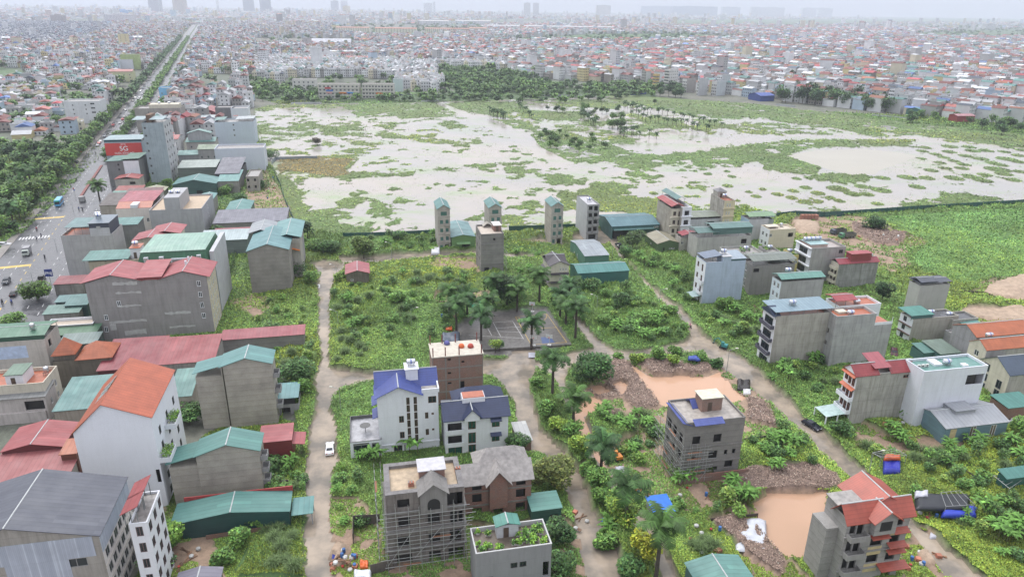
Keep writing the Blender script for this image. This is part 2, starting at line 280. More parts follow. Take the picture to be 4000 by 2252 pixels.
DIRT=[OP(1460,1000,1480,965,1520,905,1570,900,1625,912,1720,935,1830,905,1900,960,1970,1090,1860,1110,1700,1080,1600,1085,1530,1050,1480,1020),
 OP(2000,548,2150,545,2210,560,2260,590,2320,600,2335,612,2290,625,2270,650,2290,672,2240,690,2180,650,2080,610,1990,600,1975,570),
 OP(2440,740,2480,705,2600,690,2640,760,2540,760),OP(2390,800,2440,775,2600,790,2620,850,2500,830),OP(810,1260,900,1250,960,1330,960,1500,800,1500),OP(1090,1330,1180,1330,1190,1480,950,1480,950,1400),
 OP(1450,1190,1640,1060,1690,1180,1640,1240,1520,1240),OP(1640,1200,1880,1190,1850,1270,1750,1300,1650,1260),OP(1780,1310,1880,1270,1960,1370,2040,1470,1900,1480,1850,1360),
 OP(2290,1330,2330,1330,2470,1470,2260,1470),OP(2110,1020,2230,1100,2420,1110,2420,1150,2160,1140),OP(660,420,700,470,740,560,700,580,640,560,610,500,640,450),OP(575,760,640,740,700,760,640,800),
 OP(1095,735,1230,735,1230,765,1100,765),OP(1100,650,1210,650,1200,690,1080,670),OP(1180,1330,1400,1300,1480,1340,1480,1480,1180,1480),OP(360,1260,520,1300,560,1480,360,1480)]
RUB=[OP(1840,1200,1900,1180,2050,1175,2100,1200,2110,1225,2060,1235,1930,1240,1890,1250),OP(1520,930,1545,905,1580,915,1610,960,1640,990,1660,1022,1600,1040,1560,1000,1500,1010,1480,985,1530,970),
 OP(1605,915,1680,908,1740,925,1800,915,1770,945,1700,945,1645,950),OP(1870,1000,1920,1010,1960,1080,1880,1060),OP(2140,560,2200,580,2280,590,2260,620,2200,615,2150,590),OP(1460,985,1560,1040,1540,1060,1470,1010),OP(1800,1320,1850,1300,1900,1330,1960,1400,1960,1450,1900,1410,1830,1350)]
SAND=[OP(2470,735,2500,708,2570,698,2640,720,2640,760,2520,752),OP(2405,790,2440,772,2560,775,2620,790,2600,812,2480,805),OP(1992,560,2030,552,2060,565,2055,585,2010,590),OP(830,1380,860,1370,870,1420,830,1430),OP(2310,1395,2350,1390,2355,1420,2320,1425)]
PAVE=OP(1119,885,1210,900,1345,893,1438,868,1375,777,1206,788,1150,820)
PONDS=[OP(1578,912,1603,925,1638,948,1713,940,1770,950,1805,937,1870,1000,1852,1012,1790,1030,1690,1028,1658,1020,1640,990,1610,960),
 OP(1895,1268,1930,1240,1990,1236,2080,1236,2060,1400,2003,1410,1957,1390,1930,1360,1905,1310),OP(1535,968,1560,960,1582,968,1570,990,1568,1008,1552,990),OP(1480,975,1510,968,1542,985,1500,1000),OP(1470,1000,1500,1000,1530,1030,1470,1050,1500,1120,1540,1200,1480,1120,1440,1060)]
TALL=[OP(1440,705,1520,700,1600,740,1690,780,1735,840,1700,862,1600,870,1510,850,1470,800),OP(825,740,900,735,990,760,1010,790,960,820,830,820),OP(1020,700,1130,690,1190,715,1120,735,1030,735),OP(1560,1040,1620,1040,1660,1060,1660,1130,1560,1120,1510,1060),
 OP(760,590,870,600,880,640,760,650),OP(1300,590,1370,590,1350,640,1300,630),OP(1600,640,1760,660,1730,760,1640,700),OP(1730,770,1880,790,1920,850,1800,850),OP(690,890,790,900,790,1000,700,990),OP(1900,920,1990,930,2010,1000,1940,990),
 OP(1340,950,1370,960,1440,1080,1540,1240,1640,1470,1600,1470,1520,1330,1440,1180,1370,1080),OP(640,1360,760,1300,765,1450,600,1450),OP(1000,580,1080,600,1080,640,950,640)]
PARK=OP(0,360,190,360,250,350,255,400,215,430,160,500,110,540,60,590,30,600,0,640,-120,680,-200,400)
GREEN=[OP(1180,112,1300,96,1500,85,1720,84,1900,92,1900,100,1600,112,1400,112),OP(630,205,800,225,1000,240,1300,225,1640,215,1650,250,1400,262,1100,258,700,262,620,240),OP(1100,170,1290,180,1400,215,1300,240,1150,235,1100,200),OP(2260,85,2600,70,2620,100,2350,100),OP(1700,50,2600,46,2600,58,1700,62),OP(900,82,1180,92,1150,100,900,96),OP(-100,170,60,170,200,290,120,330,-200,300)]
PLAIN=OP(2215,548,2300,540,2575,525,2720,520,2720,730,2580,700,2480,700,2420,720,2320,690,2290,650,2335,612,2260,580)
def land(x,y):
    n=fbm(x,y,9,1);n2=fbm(x,y,38,4);n3=fbm(x,y,3.2,7,3)
    z=.25+.5*n+.5*n2-.1;t=np.ones(x.shape,int)            # type 1 leafy cover
    c=np.stack([.07+.05*n2,.15+.03*n,.035+.0*n],-1)
    far=(y>780-.28*x)|(x<-95-.42*(y-250))|(y>560+.0*x)&(x<-150)
    t[far]=10;c[far]=np.stack([.10+.10*n,.12+.07*n,.09+.07*n],-1)[far];z[far]=.25
    for g in GREEN+[PARK]: m=inpoly(x,y,g);t[m]=1;c[m]=(.06,.11,.035)
    f=inpoly(x,y,FIELD);v=np.zeros(x.shape,bool)
    for g in VEGF: v|=inpoly(x+6*(n-.5),y+14*(n3-.5),g)
    thr=.60+.13*((x>110)&(y<560))
    isl=(.55*n+.45*n2)+.25*(n3-.5)
    zz=np.where(v,(isl-.36)*3.2,(isl-thr+.035)*4.5);zz=np.clip(zz,-.4,.5)
    river=inpoly(x,y,RIVER)|inpoly(x,y,PONDF);zz[river]=-.4
    for mx,my,mw in MNDW:
        k=(np.abs(x-mx)<mw*1.6)&(np.abs(y-my)<mw*2.2);d=((x[k]-mx)/mw)**2+((y[k]-my)/(mw*1.25))**2
        zz[k]=np.maximum(zz[k],(1.0-d)*(.55+.35*n3[k])-.05)
    z=np.where(f,zz,z);t[f]=np.where(zz[f]>-.03,4,0)
    gb=np.stack([.10+.05*n2,.16+.04*n,.05+.02*n2],-1);c[f]=gb[f]
    br=inpoly(x,y,VEGF[1])&(n2>.45);c[br]=(.15,.14,.06);t[br&(t==4)]=6
    z=z+np.where((t==1)&(y<420),1.5*np.clip(fbm(x,y,3.6,12,2)-.5,0,1)+1.5*np.clip(fbm(x,y,6.5,9)-.42,0,1)*2.2,0)
    pl=inpoly(x,y,PLAIN);z=np.where(pl,.25+.5*n,z);t[pl]=11;c[pl]=(.12,.24,.06)
    lg=(t==10)&(y<430)&(n2>.47)&(x>avx0(y)+33);t[lg]=1;c[lg]=(.07,.14,.04)
    for g in TALL: m=inpoly(x,y,g);z[m]+=1.5*np.clip(fbm(x[m],y[m],5,9)-.3,0,1)*1.7;t[m&(t==1)]=3
    for g in DIRT:
        m=inpoly(x+3*(n3-.5),y+3*(n-.5),g);z[m]=.12+.35*n[m];q=m&(n3+.5*n<.68);t[q]=0;c[m]=np.stack([.27+.12*n,.19+.09*n,.13+.08*n],-1)[m]
    for g in RUB: m=inpoly(x+2*(n3-.5),y+2*(n-.5),g);z[m]=.5+1.3*n[m]*np.clip(n3[m]*1.6,0,1)+.5*n3[m];t[m]=7;c[m]=np.stack([.17+.08*n3,.12+.055*n3,.095+.05*n3],-1)[m]
    for g in SAND: m=inpoly(x+2*(n3-.5),y+2*(n-.5),g);z[m]=.4+3.2*np.clip(fbm(x[m],y[m],11,5,2)-.25,0,1);t[m]=0;c[m]=np.stack([.36+.1*n3,.27+.08*n3,.2+.06*n3],-1)[m]
    m=inpoly(x,y,PAVE);z[m]=.3;t[m]=0;c[m]=(.2,.19,.18)
    for g in ROADS: m=inpoly(x+1.6*(n3-.5),y+2.2*(n-.5),g);z[m]=-.3;t[m]=0;c[m]=(.25,.2,.16)
    for g in PONDS: m=inpoly(x+1.2*(n3-.5),y+1.2*(n-.5),g);z[m]=-.3;t[m]=9;c[m]=(.3,.2,.13)
    return z,t,c
gx=np.linspace(GX0,GX1,980)
ys=[GY0]
while ys[-1]<GY1: ys.append(ys[-1]+.5+ (ys[-1]-80)*.0045)
gy=np.array(ys);XX,YY=np.meshgrid(gx,gy)
LZ,LT,LC=land(XX,YY)
def zat(x,y):
    i=int(np.clip(np.searchsorted(gy,y),0,len(gy)-1));j=int(np.clip((x-GX0)/(GX1-GX0)*979,0,979));return float(max(LZ[i,j],0.)) if GX0<x<GX1 and y<GY1 else .1
NX=len(gx);NY=len(gy);ii=np.arange((NX-1)*(NY-1));r=ii//(NX-1);q=ii%(NX-1);a0=r*NX+q
FQ=np.stack([a0,a0+1,a0+NX+1,a0+NX],-1)
gm,t_,b_=newmat('ground_cover_soil');at=nd(t_,'ShaderNodeAttribute',attribute_name='Col');tc=nd(t_,'ShaderNodeTexCoord')
cc=mixc(t_,1.,at.outputs['Color'],ramp(t_,noise(t_,tc.outputs['Object'],.7,6,.7),[(.3,(.62,.62,.6)),(.7,(1.15,1.12,1.1))]).outputs[0],'MULTIPLY');t_.links.new(cc,b_.inputs['Base Color']);b_.inputs['Roughness'].default_value=.8
bp=nd(t_,'ShaderNodeBump');bp.inputs['Strength'].default_value=.6;bp.inputs['Distance'].default_value=.3;t_.links.new(noise(t_,tc.outputs['Object'],1.6,5,.7),bp.inputs['Height']);t_.links.new(bp.outputs[0],b_.inputs['Normal'])
LCf=LC.reshape(-1,3)
tag(link('ground',npmesh('ground',np.stack([XX.ravel(),YY.ravel(),LZ.ravel()],-1),FQ,gm,LCf[FQ],smooth=True)),kind='structure')
# distant ground out to the horizon
hx=np.concatenate([np.arange(-9000,-2000,250),np.arange(-2000,2600,40),np.arange(2600,9500,250)]);hy=np.concatenate([np.arange(20,3600,30),np.arange(3600,14000,200)])
HX,HY=np.meshgrid(hx,hy);hn=fbm(HX,HY,160,2);hc=np.stack([.09+.10*hn,.12+.06*hn,.08+.08*hn],-1)
for g in GREEN: m=inpoly(HX,HY,g);hc[m]=(.07,.14,.045)
m=(HY>3600)&(hn>.52);hc[m]=(.07,.12,.06)
NX2=len(hx);ii=np.arange((NX2-1)*(len(hy)-1));r=ii//(NX2-1);q=ii%(NX2-1);a0=r*NX2+q;F2=np.stack([a0,a0+1,a0+NX2+1,a0+NX2],-1)
hv=np.stack([HX.ravel(),HY.ravel(),np.full(HX.size,-.5)],-1);hcf=hc.reshape(-1,3)
tag(link('distant_ground',npmesh('distant_ground',hv,F2,gm,hcf[F2])),kind='structure')
# water
def waterm(name,c1,c2,rough,sp=.5,mur=.03,alg=None):
    m,t,b=newmat(name);tc=nd(t,'ShaderNodeTexCoord');n=noise(t,tc.outputs['Object'],mur,4,.6)
    cw=ramp(t,n,[(.38,c1),(.62,c2)]).outputs[0]
    if alg:
        mp=nd(t,'ShaderNodeMapping');mp.inputs['Scale'].default_value=(.5,1.,1);mp.inputs['Rotation'].default_value=(0,0,.3);t.links.new(tc.outputs['Object'],mp.inputs[0]);cw=mixc(t,ramp(t,noise(t,mp.outputs[0],.045,8,.72),[(.50,(0,0,0)),(.66,(.75,.75,.75))]).outputs[0],cw,alg)
    t.links.new(cw,b.inputs['Base Color']);b.inputs['Roughness'].default_value=rough;b.inputs['IOR'].default_value=1.33
    bp=nd(t,'ShaderNodeBump');bp.inputs['Strength'].default_value=.25;bp.inputs['Distance'].default_value=.06;t.links.new(noise(t,tc.outputs['Object'],.8,4),bp.inputs['Height']);t.links.new(bp.outputs[0],b.inputs['Normal']);return m
WN=waterm('flood_water',(.36,.295,.23),(.17,.15,.125),.05,mur=.13)
MB().add([(GX0,GY0-20,0),(GX1,GY0-20,0),(GX1,GY1,0),(GX0,GY1,0)],[(0,1,2,3)]).build('floodwater',WN)['kind']='structure'
MB().add([(*p,.012) for p in FIELD],[tuple(range(len(FIELD)))]).build('field_floodwater',waterm('field_water',(.385,.34,.30),(.32,.305,.29),.12,mur=.012,alg=(.25,.33,.16)))['kind']='structure'
MB().add([(*p,.024) for p in PONDF],[tuple(range(len(PONDF)))]).build('fish_pond_water',waterm('pond_water',(.38,.35,.28),(.36,.33,.265),.12))['kind']='structure'
WP=waterm('muddy_water',(.50,.31,.21),(.44,.28,.185),.09)
for p in PONDS:
    cx=sum(a for a,b in p)/len(p);cyy=sum(b for a,b in p)/len(p);p=[(cx+(a-cx)*1.12,cyy+(b-cyy)*1.12) for a,b in p]
    MB().add([(*a,.036) for a in p],[tuple(range(len(p)))]).build('mud_pond',WP)['kind']='structure'
# ---------------------------------------------------------------- leaves, grass, rubble scattered over the land
def scatter(N,seed,v0,v1,u0=-350,u1=4550):
    r=np.random.default_rng(seed);u=r.uniform(u0,u1,N);v=r.uniform(v0,v1,N)
    dx=_F[None]+((u-2000)/FPX)[:,None]*_R-((v-1126)/FPX)[:,None]*_U;t=-CH/dx[:,2];return dx[:,0]*t,dx[:,1]*t,r
def leaves(name,x,y,z,size,tilt,col,rng,asp=.55,mat=None,kind='stuff'):
    n=len(x);yaw=rng.uniform(0,2*np.pi,n);ca,sa=np.cos(yaw),np.sin(yaw);ct,st=np.cos(tilt),np.sin(tilt)
    A=np.stack([ca*ct,sa*ct,st],-1)*size[:,None];B=np.stack([-sa,ca,np.zeros(n)],-1)*(size*asp)[:,None];Cc=np.stack([x,y,z],-1)
    V=np.stack([Cc-A,Cc+B-A*.1,Cc+A,Cc-B-A*.1],1).reshape(-1,3);F=np.arange(4*n).reshape(n,4)
    return npmesh(name,V,F,mat or attrm('foliage',.6),col)
def greens(n,r,base,var=.42):
    k=np.exp(r.normal(0,var,n));h=r.normal(0,.10,n);c=np.array(base)[None]*k[:,None];c=c*np.stack([1+h,np.ones(n),1-h],-1);return np.clip(c*np.array([1.2,1.14,1.0]),.004,.6)
x,y,rg=scatter(1700000,11,395,2330)
m=(x>GX0)&(x<GX1)&(y<GY1);x=x[m];y=y[m];lz,lt,lc=land(x,y);D=np.hypot(np.hypot(x,y),CH)
px=D/717.
sel=(lt==1)|(lt==11)|(lt==3)|(lt==4)|(lt==6)
sp=(lt==0)&inpoly(x,y,FIELD)&(~inpoly(x,y,PONDF))&(~inpoly(x,y,RIVER));nn=fbm(x,y,26,11)*.6+fbm(x,y,6,12)*.4
spk=sp&(nn>.44)&(rg.random(len(x))<np.clip((nn-.44)*1.4,0,.12))
def emit(name,mask,base,smul,tlo,thi,zoff,asp,label,cat,var=.35,mixn=True):
    i=np.where(mask)[0];n=len(i);s=np.clip(px[i]*smul,.16,2.2)*rg.uniform(.6,1.3,n);col=greens(n,rg,base,var)
    if mixn:
        q=fbm(x[i],y[i],22,13);q2=fbm(x[i],y[i],60,14);q5=fbm(x[i],y[i],4,10,2);col*=((.45+1.*q)*(.55+.9*q5))[:,None];lime=np.clip((q2-.5)*4,0,1)[:,None];col=col*(1-lime)+col*np.array([1.7,1.25,.7])*lime
    me=leaves(name,x[i],y[i],np.maximum(lz[i],0)+zoff*s,s,rg.uniform(tlo,thi,n),np.clip(col,0,.7),rg,asp);o=link(name,me);tag(o,label,cat,None,'stuff');return o
r01=rg.random(len(x))
emit('leafy_ground_cover',(lt==1)&(r01<.8)|((lt==3)&(r01<.45)),(.135,.255,.062),.86,-.2,1.,.35,.62,'low leafy weeds and vines covering the vacant plots','ground cover')
emit('tall_grass',((lt==3)&(r01>=.45))|((lt==1)&(r01>=.8)&(r01<.92)),(.18,.285,.085),1.5,.9,1.5,.7,.16,'tall grass blades and reeds among the plots','grass')
emit('plain_crops',(lt==11)&(r01<.85),(.15,.30,.08),.85,.1,.9,.35,.5,'low even green crops covering the wide plain at the right','crops',var=.25)
emit('marsh_grass',(lt==4)&(r01<.62),(.14,.235,.07),.85,-.1,.55,.3,.6,'marsh grass on the low islands of the flooded field','grass')
emit('dry_marsh_grass',(lt==6)&(r01<.7),(.20,.19,.07),.9,-.1,.6,.5,.4,'brownish dry marsh plants at the left edge of the flooded field','grass')
emit('emergent_grass',spk,(.25,.31,.16),.55,.1,.7,.3,.4,'sparse grass tips poking out of the flood water','grass',mixn=False)
i=np.where((lt==7)&(r01<.8))[0];n=len(i);s=np.clip(px[i]*.7,.1,.4)*rg.uniform(.5,1.3,n);col=np.array([.27,.195,.155])[None]*np.exp(rg.normal(0,.45,n))[:,None]
tag(link('clay_rubble',leaves('clay_rubble',x[i],y[i],lz[i]+s*.3,s,rg.uniform(-.6,.9,n),np.clip(col,0,.6),rg,.7,attrm('rubble',.9))),'broken clay and brick rubble heaped beside the ponds','rubble',None,'stuff')
del XX,YY
# ---------------------------------------------------------------- building kit
GREY=(.30,.29,.275);LGREY=(.42,.42,.42);DGREY=(.17,.165,.165);WHITE=(.74,.76,.80);CREAM=(.62,.58,.48);TEAL=(.07,.20,.19);TEALR=(.115,.30,.29);RED=(.40,.055,.06);REDB=(.33,.04,.045);ORG=(.50,.13,.06);BLU=(.07,.10,.30);SLATE=(.08,.095,.13);GRN=(.05,.17,.09)
def g(cols,zs,w=1.1,h=1.4,k='w'): return [(c,z,w,h,k) for c in cols for z in zs]
class House:
    def __init__(s,name,label,cat,Lp,Rp,Kp,h,ang=None,group=None,z0=0.,d=None,w=None,dcap=None,wcap=None):
        w_ov=w
        if isinstance(h,tuple):       # ground point seen under the left ('L') or right ('R') front corner
            w_,k,x,y=h;gp=G(k,x,y);v=nat(*(Lp if w_=='L' else Rp))[1];h=hfor(gp,v)
        a=np.array(G(*Lp,h));b=np.array(G(*Rp,h));kk=np.array(G(*Kp,h))
        s.raw=math.degrees(math.atan2(b[1]-a[1],b[0]-a[0]));th=R_(12. if ang is None else ang);m=(a+b)/2;w=abs((b-a)@np.array([math.cos(th),math.sin(th)]))
        u=np.array([math.cos(th),math.sin(th)]);v=np.array([-u[1],u[0]]);s.w=w=(w_ov or w);o=m-u*w/2;s.d=max(2.,abs((kk-o)@v));s.h=h;s.d=d or min(s.d,dcap or 999);s.w=min(s.w,wcap or 999);s.o=o;s.th=th
        s.root=thing(name,label,cat,(o[0],o[1],z0),th,group);s.h-=z0;s.name=name
    def loc(s,k,x,y,z):             # image point at height z -> local xy
        p=np.array(G(k,x,y,z+s.root.location.z))-s.o;return float(p@np.array([math.cos(s.th),math.sin(s.th)])),float(p@np.array([-math.sin(s.th),math.cos(s.th)]))
    def P(s,mb,name,mat,parent=None,smooth=False): return mb.build(name,mat,parent or s.root,smooth)
    def face(s,f):                  # local frame of a face: origin, along, outward normal, length
        w,d=s.w,s.d
        return {'F':((0,0),(1,0),(0,-1),w),'R':((w,0),(0,1),(1,0),d),'K':((w,d),(-1,0),(0,1),w),'S':((0,d),(0,-1),(-1,0),d)}[f]
    def walls(s,mat,ops={},h=None,z0=0,fmats={},frame=(.75,.75,.75),tint=(.02,.03,.035),shut=(.06,.2,.17),gab=None,rise=0,name='wall'):
        h=h if h is not None else s.h;mb=MB();mats=[mat];fm=[]
        s.wallmat=mat
        for f in 'FRKS':
            (ox,oy),(ax,ay),(nx,ny),Ln=s.face(f);hs=[]
            for c,z,w,hh,k in ops.get(f,[]):
                x0=c*Ln-w/2;x1=x0+w
                if x0<.15: x0=.15
                if x1>Ln-.15: x1=Ln-.15
                if z+hh<h-.05 and x1>x0: hs.append((x0,x1,z,z+hh,k))
            xs=sorted({0,Ln}|{round(v,3) for q in hs for v in q[:2]});zs=sorted({z0,h}|{round(v,3) for q in hs for v in q[2:4]})
            pt=lambda x,z,e=0:(ox+ax*x-nx*e,oy+ay*x-ny*e,z)
            mi=0
            if f in fmats:
                if fmats[f] not in mats: mats.append(fmats[f])
                mi=mats.index(fmats[f])
            n0=len(mb.f)
            for i in range(len(xs)-1):
                for j in range(len(zs)-1):
                    cx=(xs[i]+xs[i+1])/2;cz=(zs[j]+zs[j+1])/2
                    if any(q[0]-.001<cx<q[1]+.001 and q[2]-.001<cz<q[3]+.001 for q in hs): continue
                    mb.add([pt(xs[i],zs[j]),pt(xs[i+1],zs[j]),pt(xs[i+1],zs[j+1]),pt(xs[i],zs[j+1])],[(0,1,2,3)])
            for x0,x1,a,b,k in hs:
                e=.28 if k in 'oO' else .16
                mb.add([pt(x0,a),pt(x1,a),pt(x1,b),pt(x0,b),pt(x0,a,e),pt(x1,a,e),pt(x1,b,e),pt(x0,b,e)],[(0,1,5,4),(1,2,6,5),(2,3,7,6),(3,0,4,7)])
            if gab=='y' and f in 'FK' or gab=='x' and f in 'RS': mb.add([pt(0,h),pt(Ln,h),pt(Ln/2,h+rise)],[(0,1,2)])
            if gab=='m' and f in 'RS': mb.add([pt(0,h),pt(Ln,h),pt(Ln if f=='R' else 0,h+rise)],[(0,1,2)])
            if gab=='m' and f=='K': mb.add([pt(0,h),pt(Ln,h),pt(Ln,h+rise),pt(0,h+rise)],[(0,1,2,3)])
            fm+=[mi]*(len(mb.f)-n0)
            for x0,x1,a,b,k in hs:
                def bx(x0,x1,a,b,e0,e1,name,m,par): 
                    q=MB();P=[pt(x0,a,e0),pt(x1,a,e0),pt(x1,a,e1),pt(x0,a,e1),pt(x0,b,e0),pt(x1,b,e0),pt(x1,b,e1),pt(x0,b,e1)];q.add(P,[(0,3,2,1),(4,5,6,7),(0,1,5,4),(1,2,6,5),(2,3,7,6),(3,0,4,7)]);return q.build(name,m,par)
                def ring(x0,x1,a,b,e0,e1,t,name,m,mull=True):
                    q=MB();F6=[(0,3,2,1),(4,5,6,7),(0,1,5,4),(1,2,6,5),(2,3,7,6),(3,0,4,7)]
                    rs=[(x0,x1,a,a+t),(x0,x1,b-t,b),(x0,x0+t,a+t,b-t),(x1-t,x1,a+t,b-t)]
                    if mull: rs.append(((x0+x1)/2-t/2,(x0+x1)/2+t/2,a+t,b-t))
                    for X0,X1,A,B in rs: q.add([pt(X0,A,e0),pt(X1,A,e0),pt(X1,A,e1),pt(X0,A,e1),pt(X0,B,e0),pt(X1,B,e0),pt(X1,B,e1),pt(X0,B,e1)],F6)
                    return q.build(name,m,s.root)
                if k in 'wW':
                    r=ring(x0,x1,a,b,-.05 if k=='W' else .03,.1,.1,'window',flatm(frame,.5,0,'frame_paint',0));bx(x0+.1,x1-.1,a+.1,b-.1,.11,.14,'pane',glassm(tint),r)
                elif k=='s': bx(x0,x1,a,b,.06,.1,'shutter',sheet(shut,2,.25,name='shutter_metal'),s.root)
                elif k=='p': bx(x0,x1,a,b,-.02,.1,'panel',flatm((.55,.45,.25),.7,0,'yellow_board'),s.root)
                elif k=='d': bx(x0,x1,a,b,.08,.13,'door',flatm((.12,.06,.04),.5,0,'door_wood'),s.root)
                elif k=='g': bx(x0,x1,a,b,.08,.13,'roller_door',sheet((.3,.32,.34),2,.2),s.root)
                elif k=='B':
                    r=ring(x0,x1,a,b,.02,.1,.08,'window',flatm(frame,.5,0,'frame_paint',0));bx(x0+.08,x1-.08,a+.08,b-.08,.11,.14,'pane',glassm(tint),r);s.balcony(f,x0-.5,x1+.5,a-.15)
        if any(q[4] in 'oO' for l_ in ops.values() for q in l_) and s.w>4 and s.d>4: MB().box(1.2,1.2,.1,s.w-1.2,s.d-1.2,h-.9).build('interior',flatm((.05,.048,.045),.95,0,'painted_room_shade',.2),s.root)  # added inner box, room shade put into its near-black colour
        me=mb.mesh(name,mats);me.polygons.foreach_set('material_index',fm);return link(name,me,s.root)
    def balcony(s,f,x0,x1,z,out=1.,mat=None,rail=None):
        (ox,oy),(ax,ay),(nx,ny),Ln=s.face(f);x0=max(0,x0);x1=min(Ln,x1)
        def bx(q,x0,x1,a,b,e0,e1): q.add([(ox+ax*x+nx*e,oy+ay*x+ny*e,zz) for zz in (a,b) for x,e in ((x0,e1),(x1,e1),(x1,e0),(x0,e0))],[(0,3,2,1),(4,5,6,7),(0,1,5,4),(1,2,6,5),(2,3,7,6),(3,0,4,7)])
        q=MB();bx(q,x0,x1,z-.15,z,.004,out);o=q.build('balcony',mat or s.wallmat,s.root)
        q=MB();bx(q,x0,x1,z+.004,z+.9,out-.1,out);bx(q,x0,x0+.08,z+.004,z+.9,.004,out-.11);bx(q,x1-.08,x1,z+.004,z+.9,.004,out-.11);q.build('balustrade',rail or mat or s.wallmat,o);return o
    def awning(s,f,c,z,w,out=1.,mat=None,drop=.45):
        (ox,oy),(ax,ay),(nx,ny),Ln=s.face(f);x0=c*Ln-w/2;x1=x0+w;pt=lambda x,e,z:(ox+ax*x+nx*e,oy+ay*x+ny*e,z)
        MB().slab([pt(x0,out,z-drop),pt(x1,out,z-drop),pt(x1,.01,z),pt(x0,.01,z)],.1).build('awning',mat,s.root)
    def bands(s,zs,mat,out=.12,t=.25,faces='FRS'):
        q=MB()
        for z in zs:
            for f in faces:
                (ox,oy),(ax,ay),(nx,ny),Ln=s.face(f);e=out if f in 'FK' else 0
                q.add([(ox+ax*x+nx*e_,oy+ay*x+ny*e_,zz) for zz in (z,z+t) for x,e_ in ((-e,out),(Ln+e,out),(Ln+e,.003),(-e,.003))],[(0,3,2,1),(4,5,6,7),(0,1,5,4),(1,2,6,5),(2,3,7,6),(3,0,4,7)])
        return q.build('floor_band',mat,s.root)
    def flat(s,floor,par=.9,h=None,mat=None,t=.2,name='roof'):
        h=h if h is not None else s.h;w,d=s.w,s.d;MB().box(.02,.02,h-par-.15,w-.02,d-.02,h-par).build(name,floor,s.root)
        q=MB();e=.03;q.box(-e,-e,h-.002,w+e,t,h+.1);q.box(-e,d-t,h-.002,w+e,d+e,h+.1);q.box(-e,t,h-.002,t,d-t,h+.1);q.box(w-t,t,h-.002,w+e,d-t,h+.1)
        q.box(.003,t-.01,h-par,t,d-t+.01,h);q.box(w-t,t-.01,h-par,w-.003,d-t+.01,h);q.box(.003,.003,h-par,w-.003,t,h);q.box(.003,d-t,h-par,w-.003,d-.003,h)
        q.build('parapet',mat or s.wallmat,s.root);s.zr=h-par
    def gable(s,ax,rise,mat,ov=.5,z=None,x0=0,x1=None,y0=0,y1=None,t=.12,pos=.5,name='roof',cap=True,parent=None):
        z=s.h if z is None else z;x1=s.w if x1 is None else x1;y1=s.d if y1 is None else y1;q=MB();c=MB()
        if ax=='x':
            ym=y0+(y1-y0)*pos;sl=rise/(ym-y0);sl2=rise/(y1-ym)
            q.slab([(x0-ov,y0-ov,z-sl*ov+t),(x1+ov,y0-ov,z-sl*ov+t),(x1+ov,ym,z+rise+t),(x0-ov,ym,z+rise+t)],t)
            q.slab([(x0-ov,ym,z+rise+t),(x1+ov,ym,z+rise+t),(x1+ov,y1+ov,z-sl2*ov+t),(x0-ov,y1+ov,z-sl2*ov+t)],t)
            c.tube((x0-ov,ym,z+rise+t),(x1+ov,ym,z+rise+t),.12)
        else:
            xm=x0+(x1-x0)*pos;sl=rise/(xm-x0);sl2=rise/(x1-xm)
            q.slab([(x0-ov,y1+ov,z-sl*ov+t),(x0-ov,y0-ov,z-sl*ov+t),(xm,y0-ov,z+rise+t),(xm,y1+ov,z+rise+t)],t)
            q.slab([(xm,y1+ov,z+rise+t),(xm,y0-ov,z+rise+t),(x1+ov,y0-ov,z-sl2*ov+t),(x1+ov,y1+ov,z-sl2*ov+t)],t)
            c.tube((xm,y0-ov,z+rise+t),(xm,y1+ov,z+rise+t),.12)
        o=q.build(name,mat,parent or s.root)
        if cap: c.build('ridge_cap',flatm((.5,.52,.52),.5,0,'ridge_metal'),o)
        return o
    def hip(s,rise,mat,ov=.5,z=None,x0=0,x1=None,y0=0,y1=None,top=.0,name='roof'):
        z=s.h if z is None else z;x1=s.w if x1 is None else x1;y1=s.d if y1 is None else y1;x0-=ov;y0-=ov;x1+=ov;y1+=ov;w=x1-x0;d=y1-y0;m=min(w,d)/2*(1-top)
        b=[(x0,y0,z),(x1,y0,z),(x1,y1,z),(x0,y1,z)];b0=[(x,y,z-.12) for x,y,_ in b];tp=[(x0+m,y0+m,z+rise),(x1-m,y0+m,z+rise),(x1-m,y1-m,z+rise),(x0+m,y1-m,z+rise)]
        return MB().add(b0+b+tp,[(3,2,1,0),(0,1,5,4),(1,2,6,5),(2,3,7,6),(3,0,4,7),(4,5,9,8),(5,6,10,9),(6,7,11,10),(7,4,8,11),(8,9,10,11)]).build(name,mat,s.root)
    def mono(s,rise,mat,ov=.4,z=None,x0=0,x1=None,y0=0,y1=None,dir='y',name='roof'):   # higher at the far end of dir
        z=s.h if z is None else z;x1=s.w if x1 is None else x1;y1=s.d if y1 is None else y1;zz=lambda x,y:z+.1+rise*((y-y0)/(y1-y0) if dir=='y' else (x-x0)/(x1-x0))
        return MB().slab([(x,y,zz(x,y)) for x,y in ((x0-ov,y0-ov),(x1+ov,y0-ov),(x1+ov,y1+ov),(x0-ov,y1+ov))],.1).build(name,mat,s.root)
    def canopy(s,x0,y0,x1,y1,z,hh,mat,kind='mono',rise=.8,ax='x',n=3,side=None):
        x0*=s.w;x1*=s.w;y0*=s.d;y1*=s.d;o=(s.mono(rise,mat,.3,z+hh,x0,x1,y0,y1,ax,'canopy_roof') if kind=='mono' else s.gable(ax,rise,mat,.3,z+hh,x0,x1,y0,y1,name='canopy_roof'))
        q=MB()
        for i in range(n):
            for y in (y0+.15,y1-.15):
                x=x0+.15+(x1-x0-.3)*i/(n-1);q.box(x-.05,y-.05,z,x+.05,y+.05,z+hh+.05)
        q.build('canopy_posts',flatm((.2,.22,.22),.5),s.root)
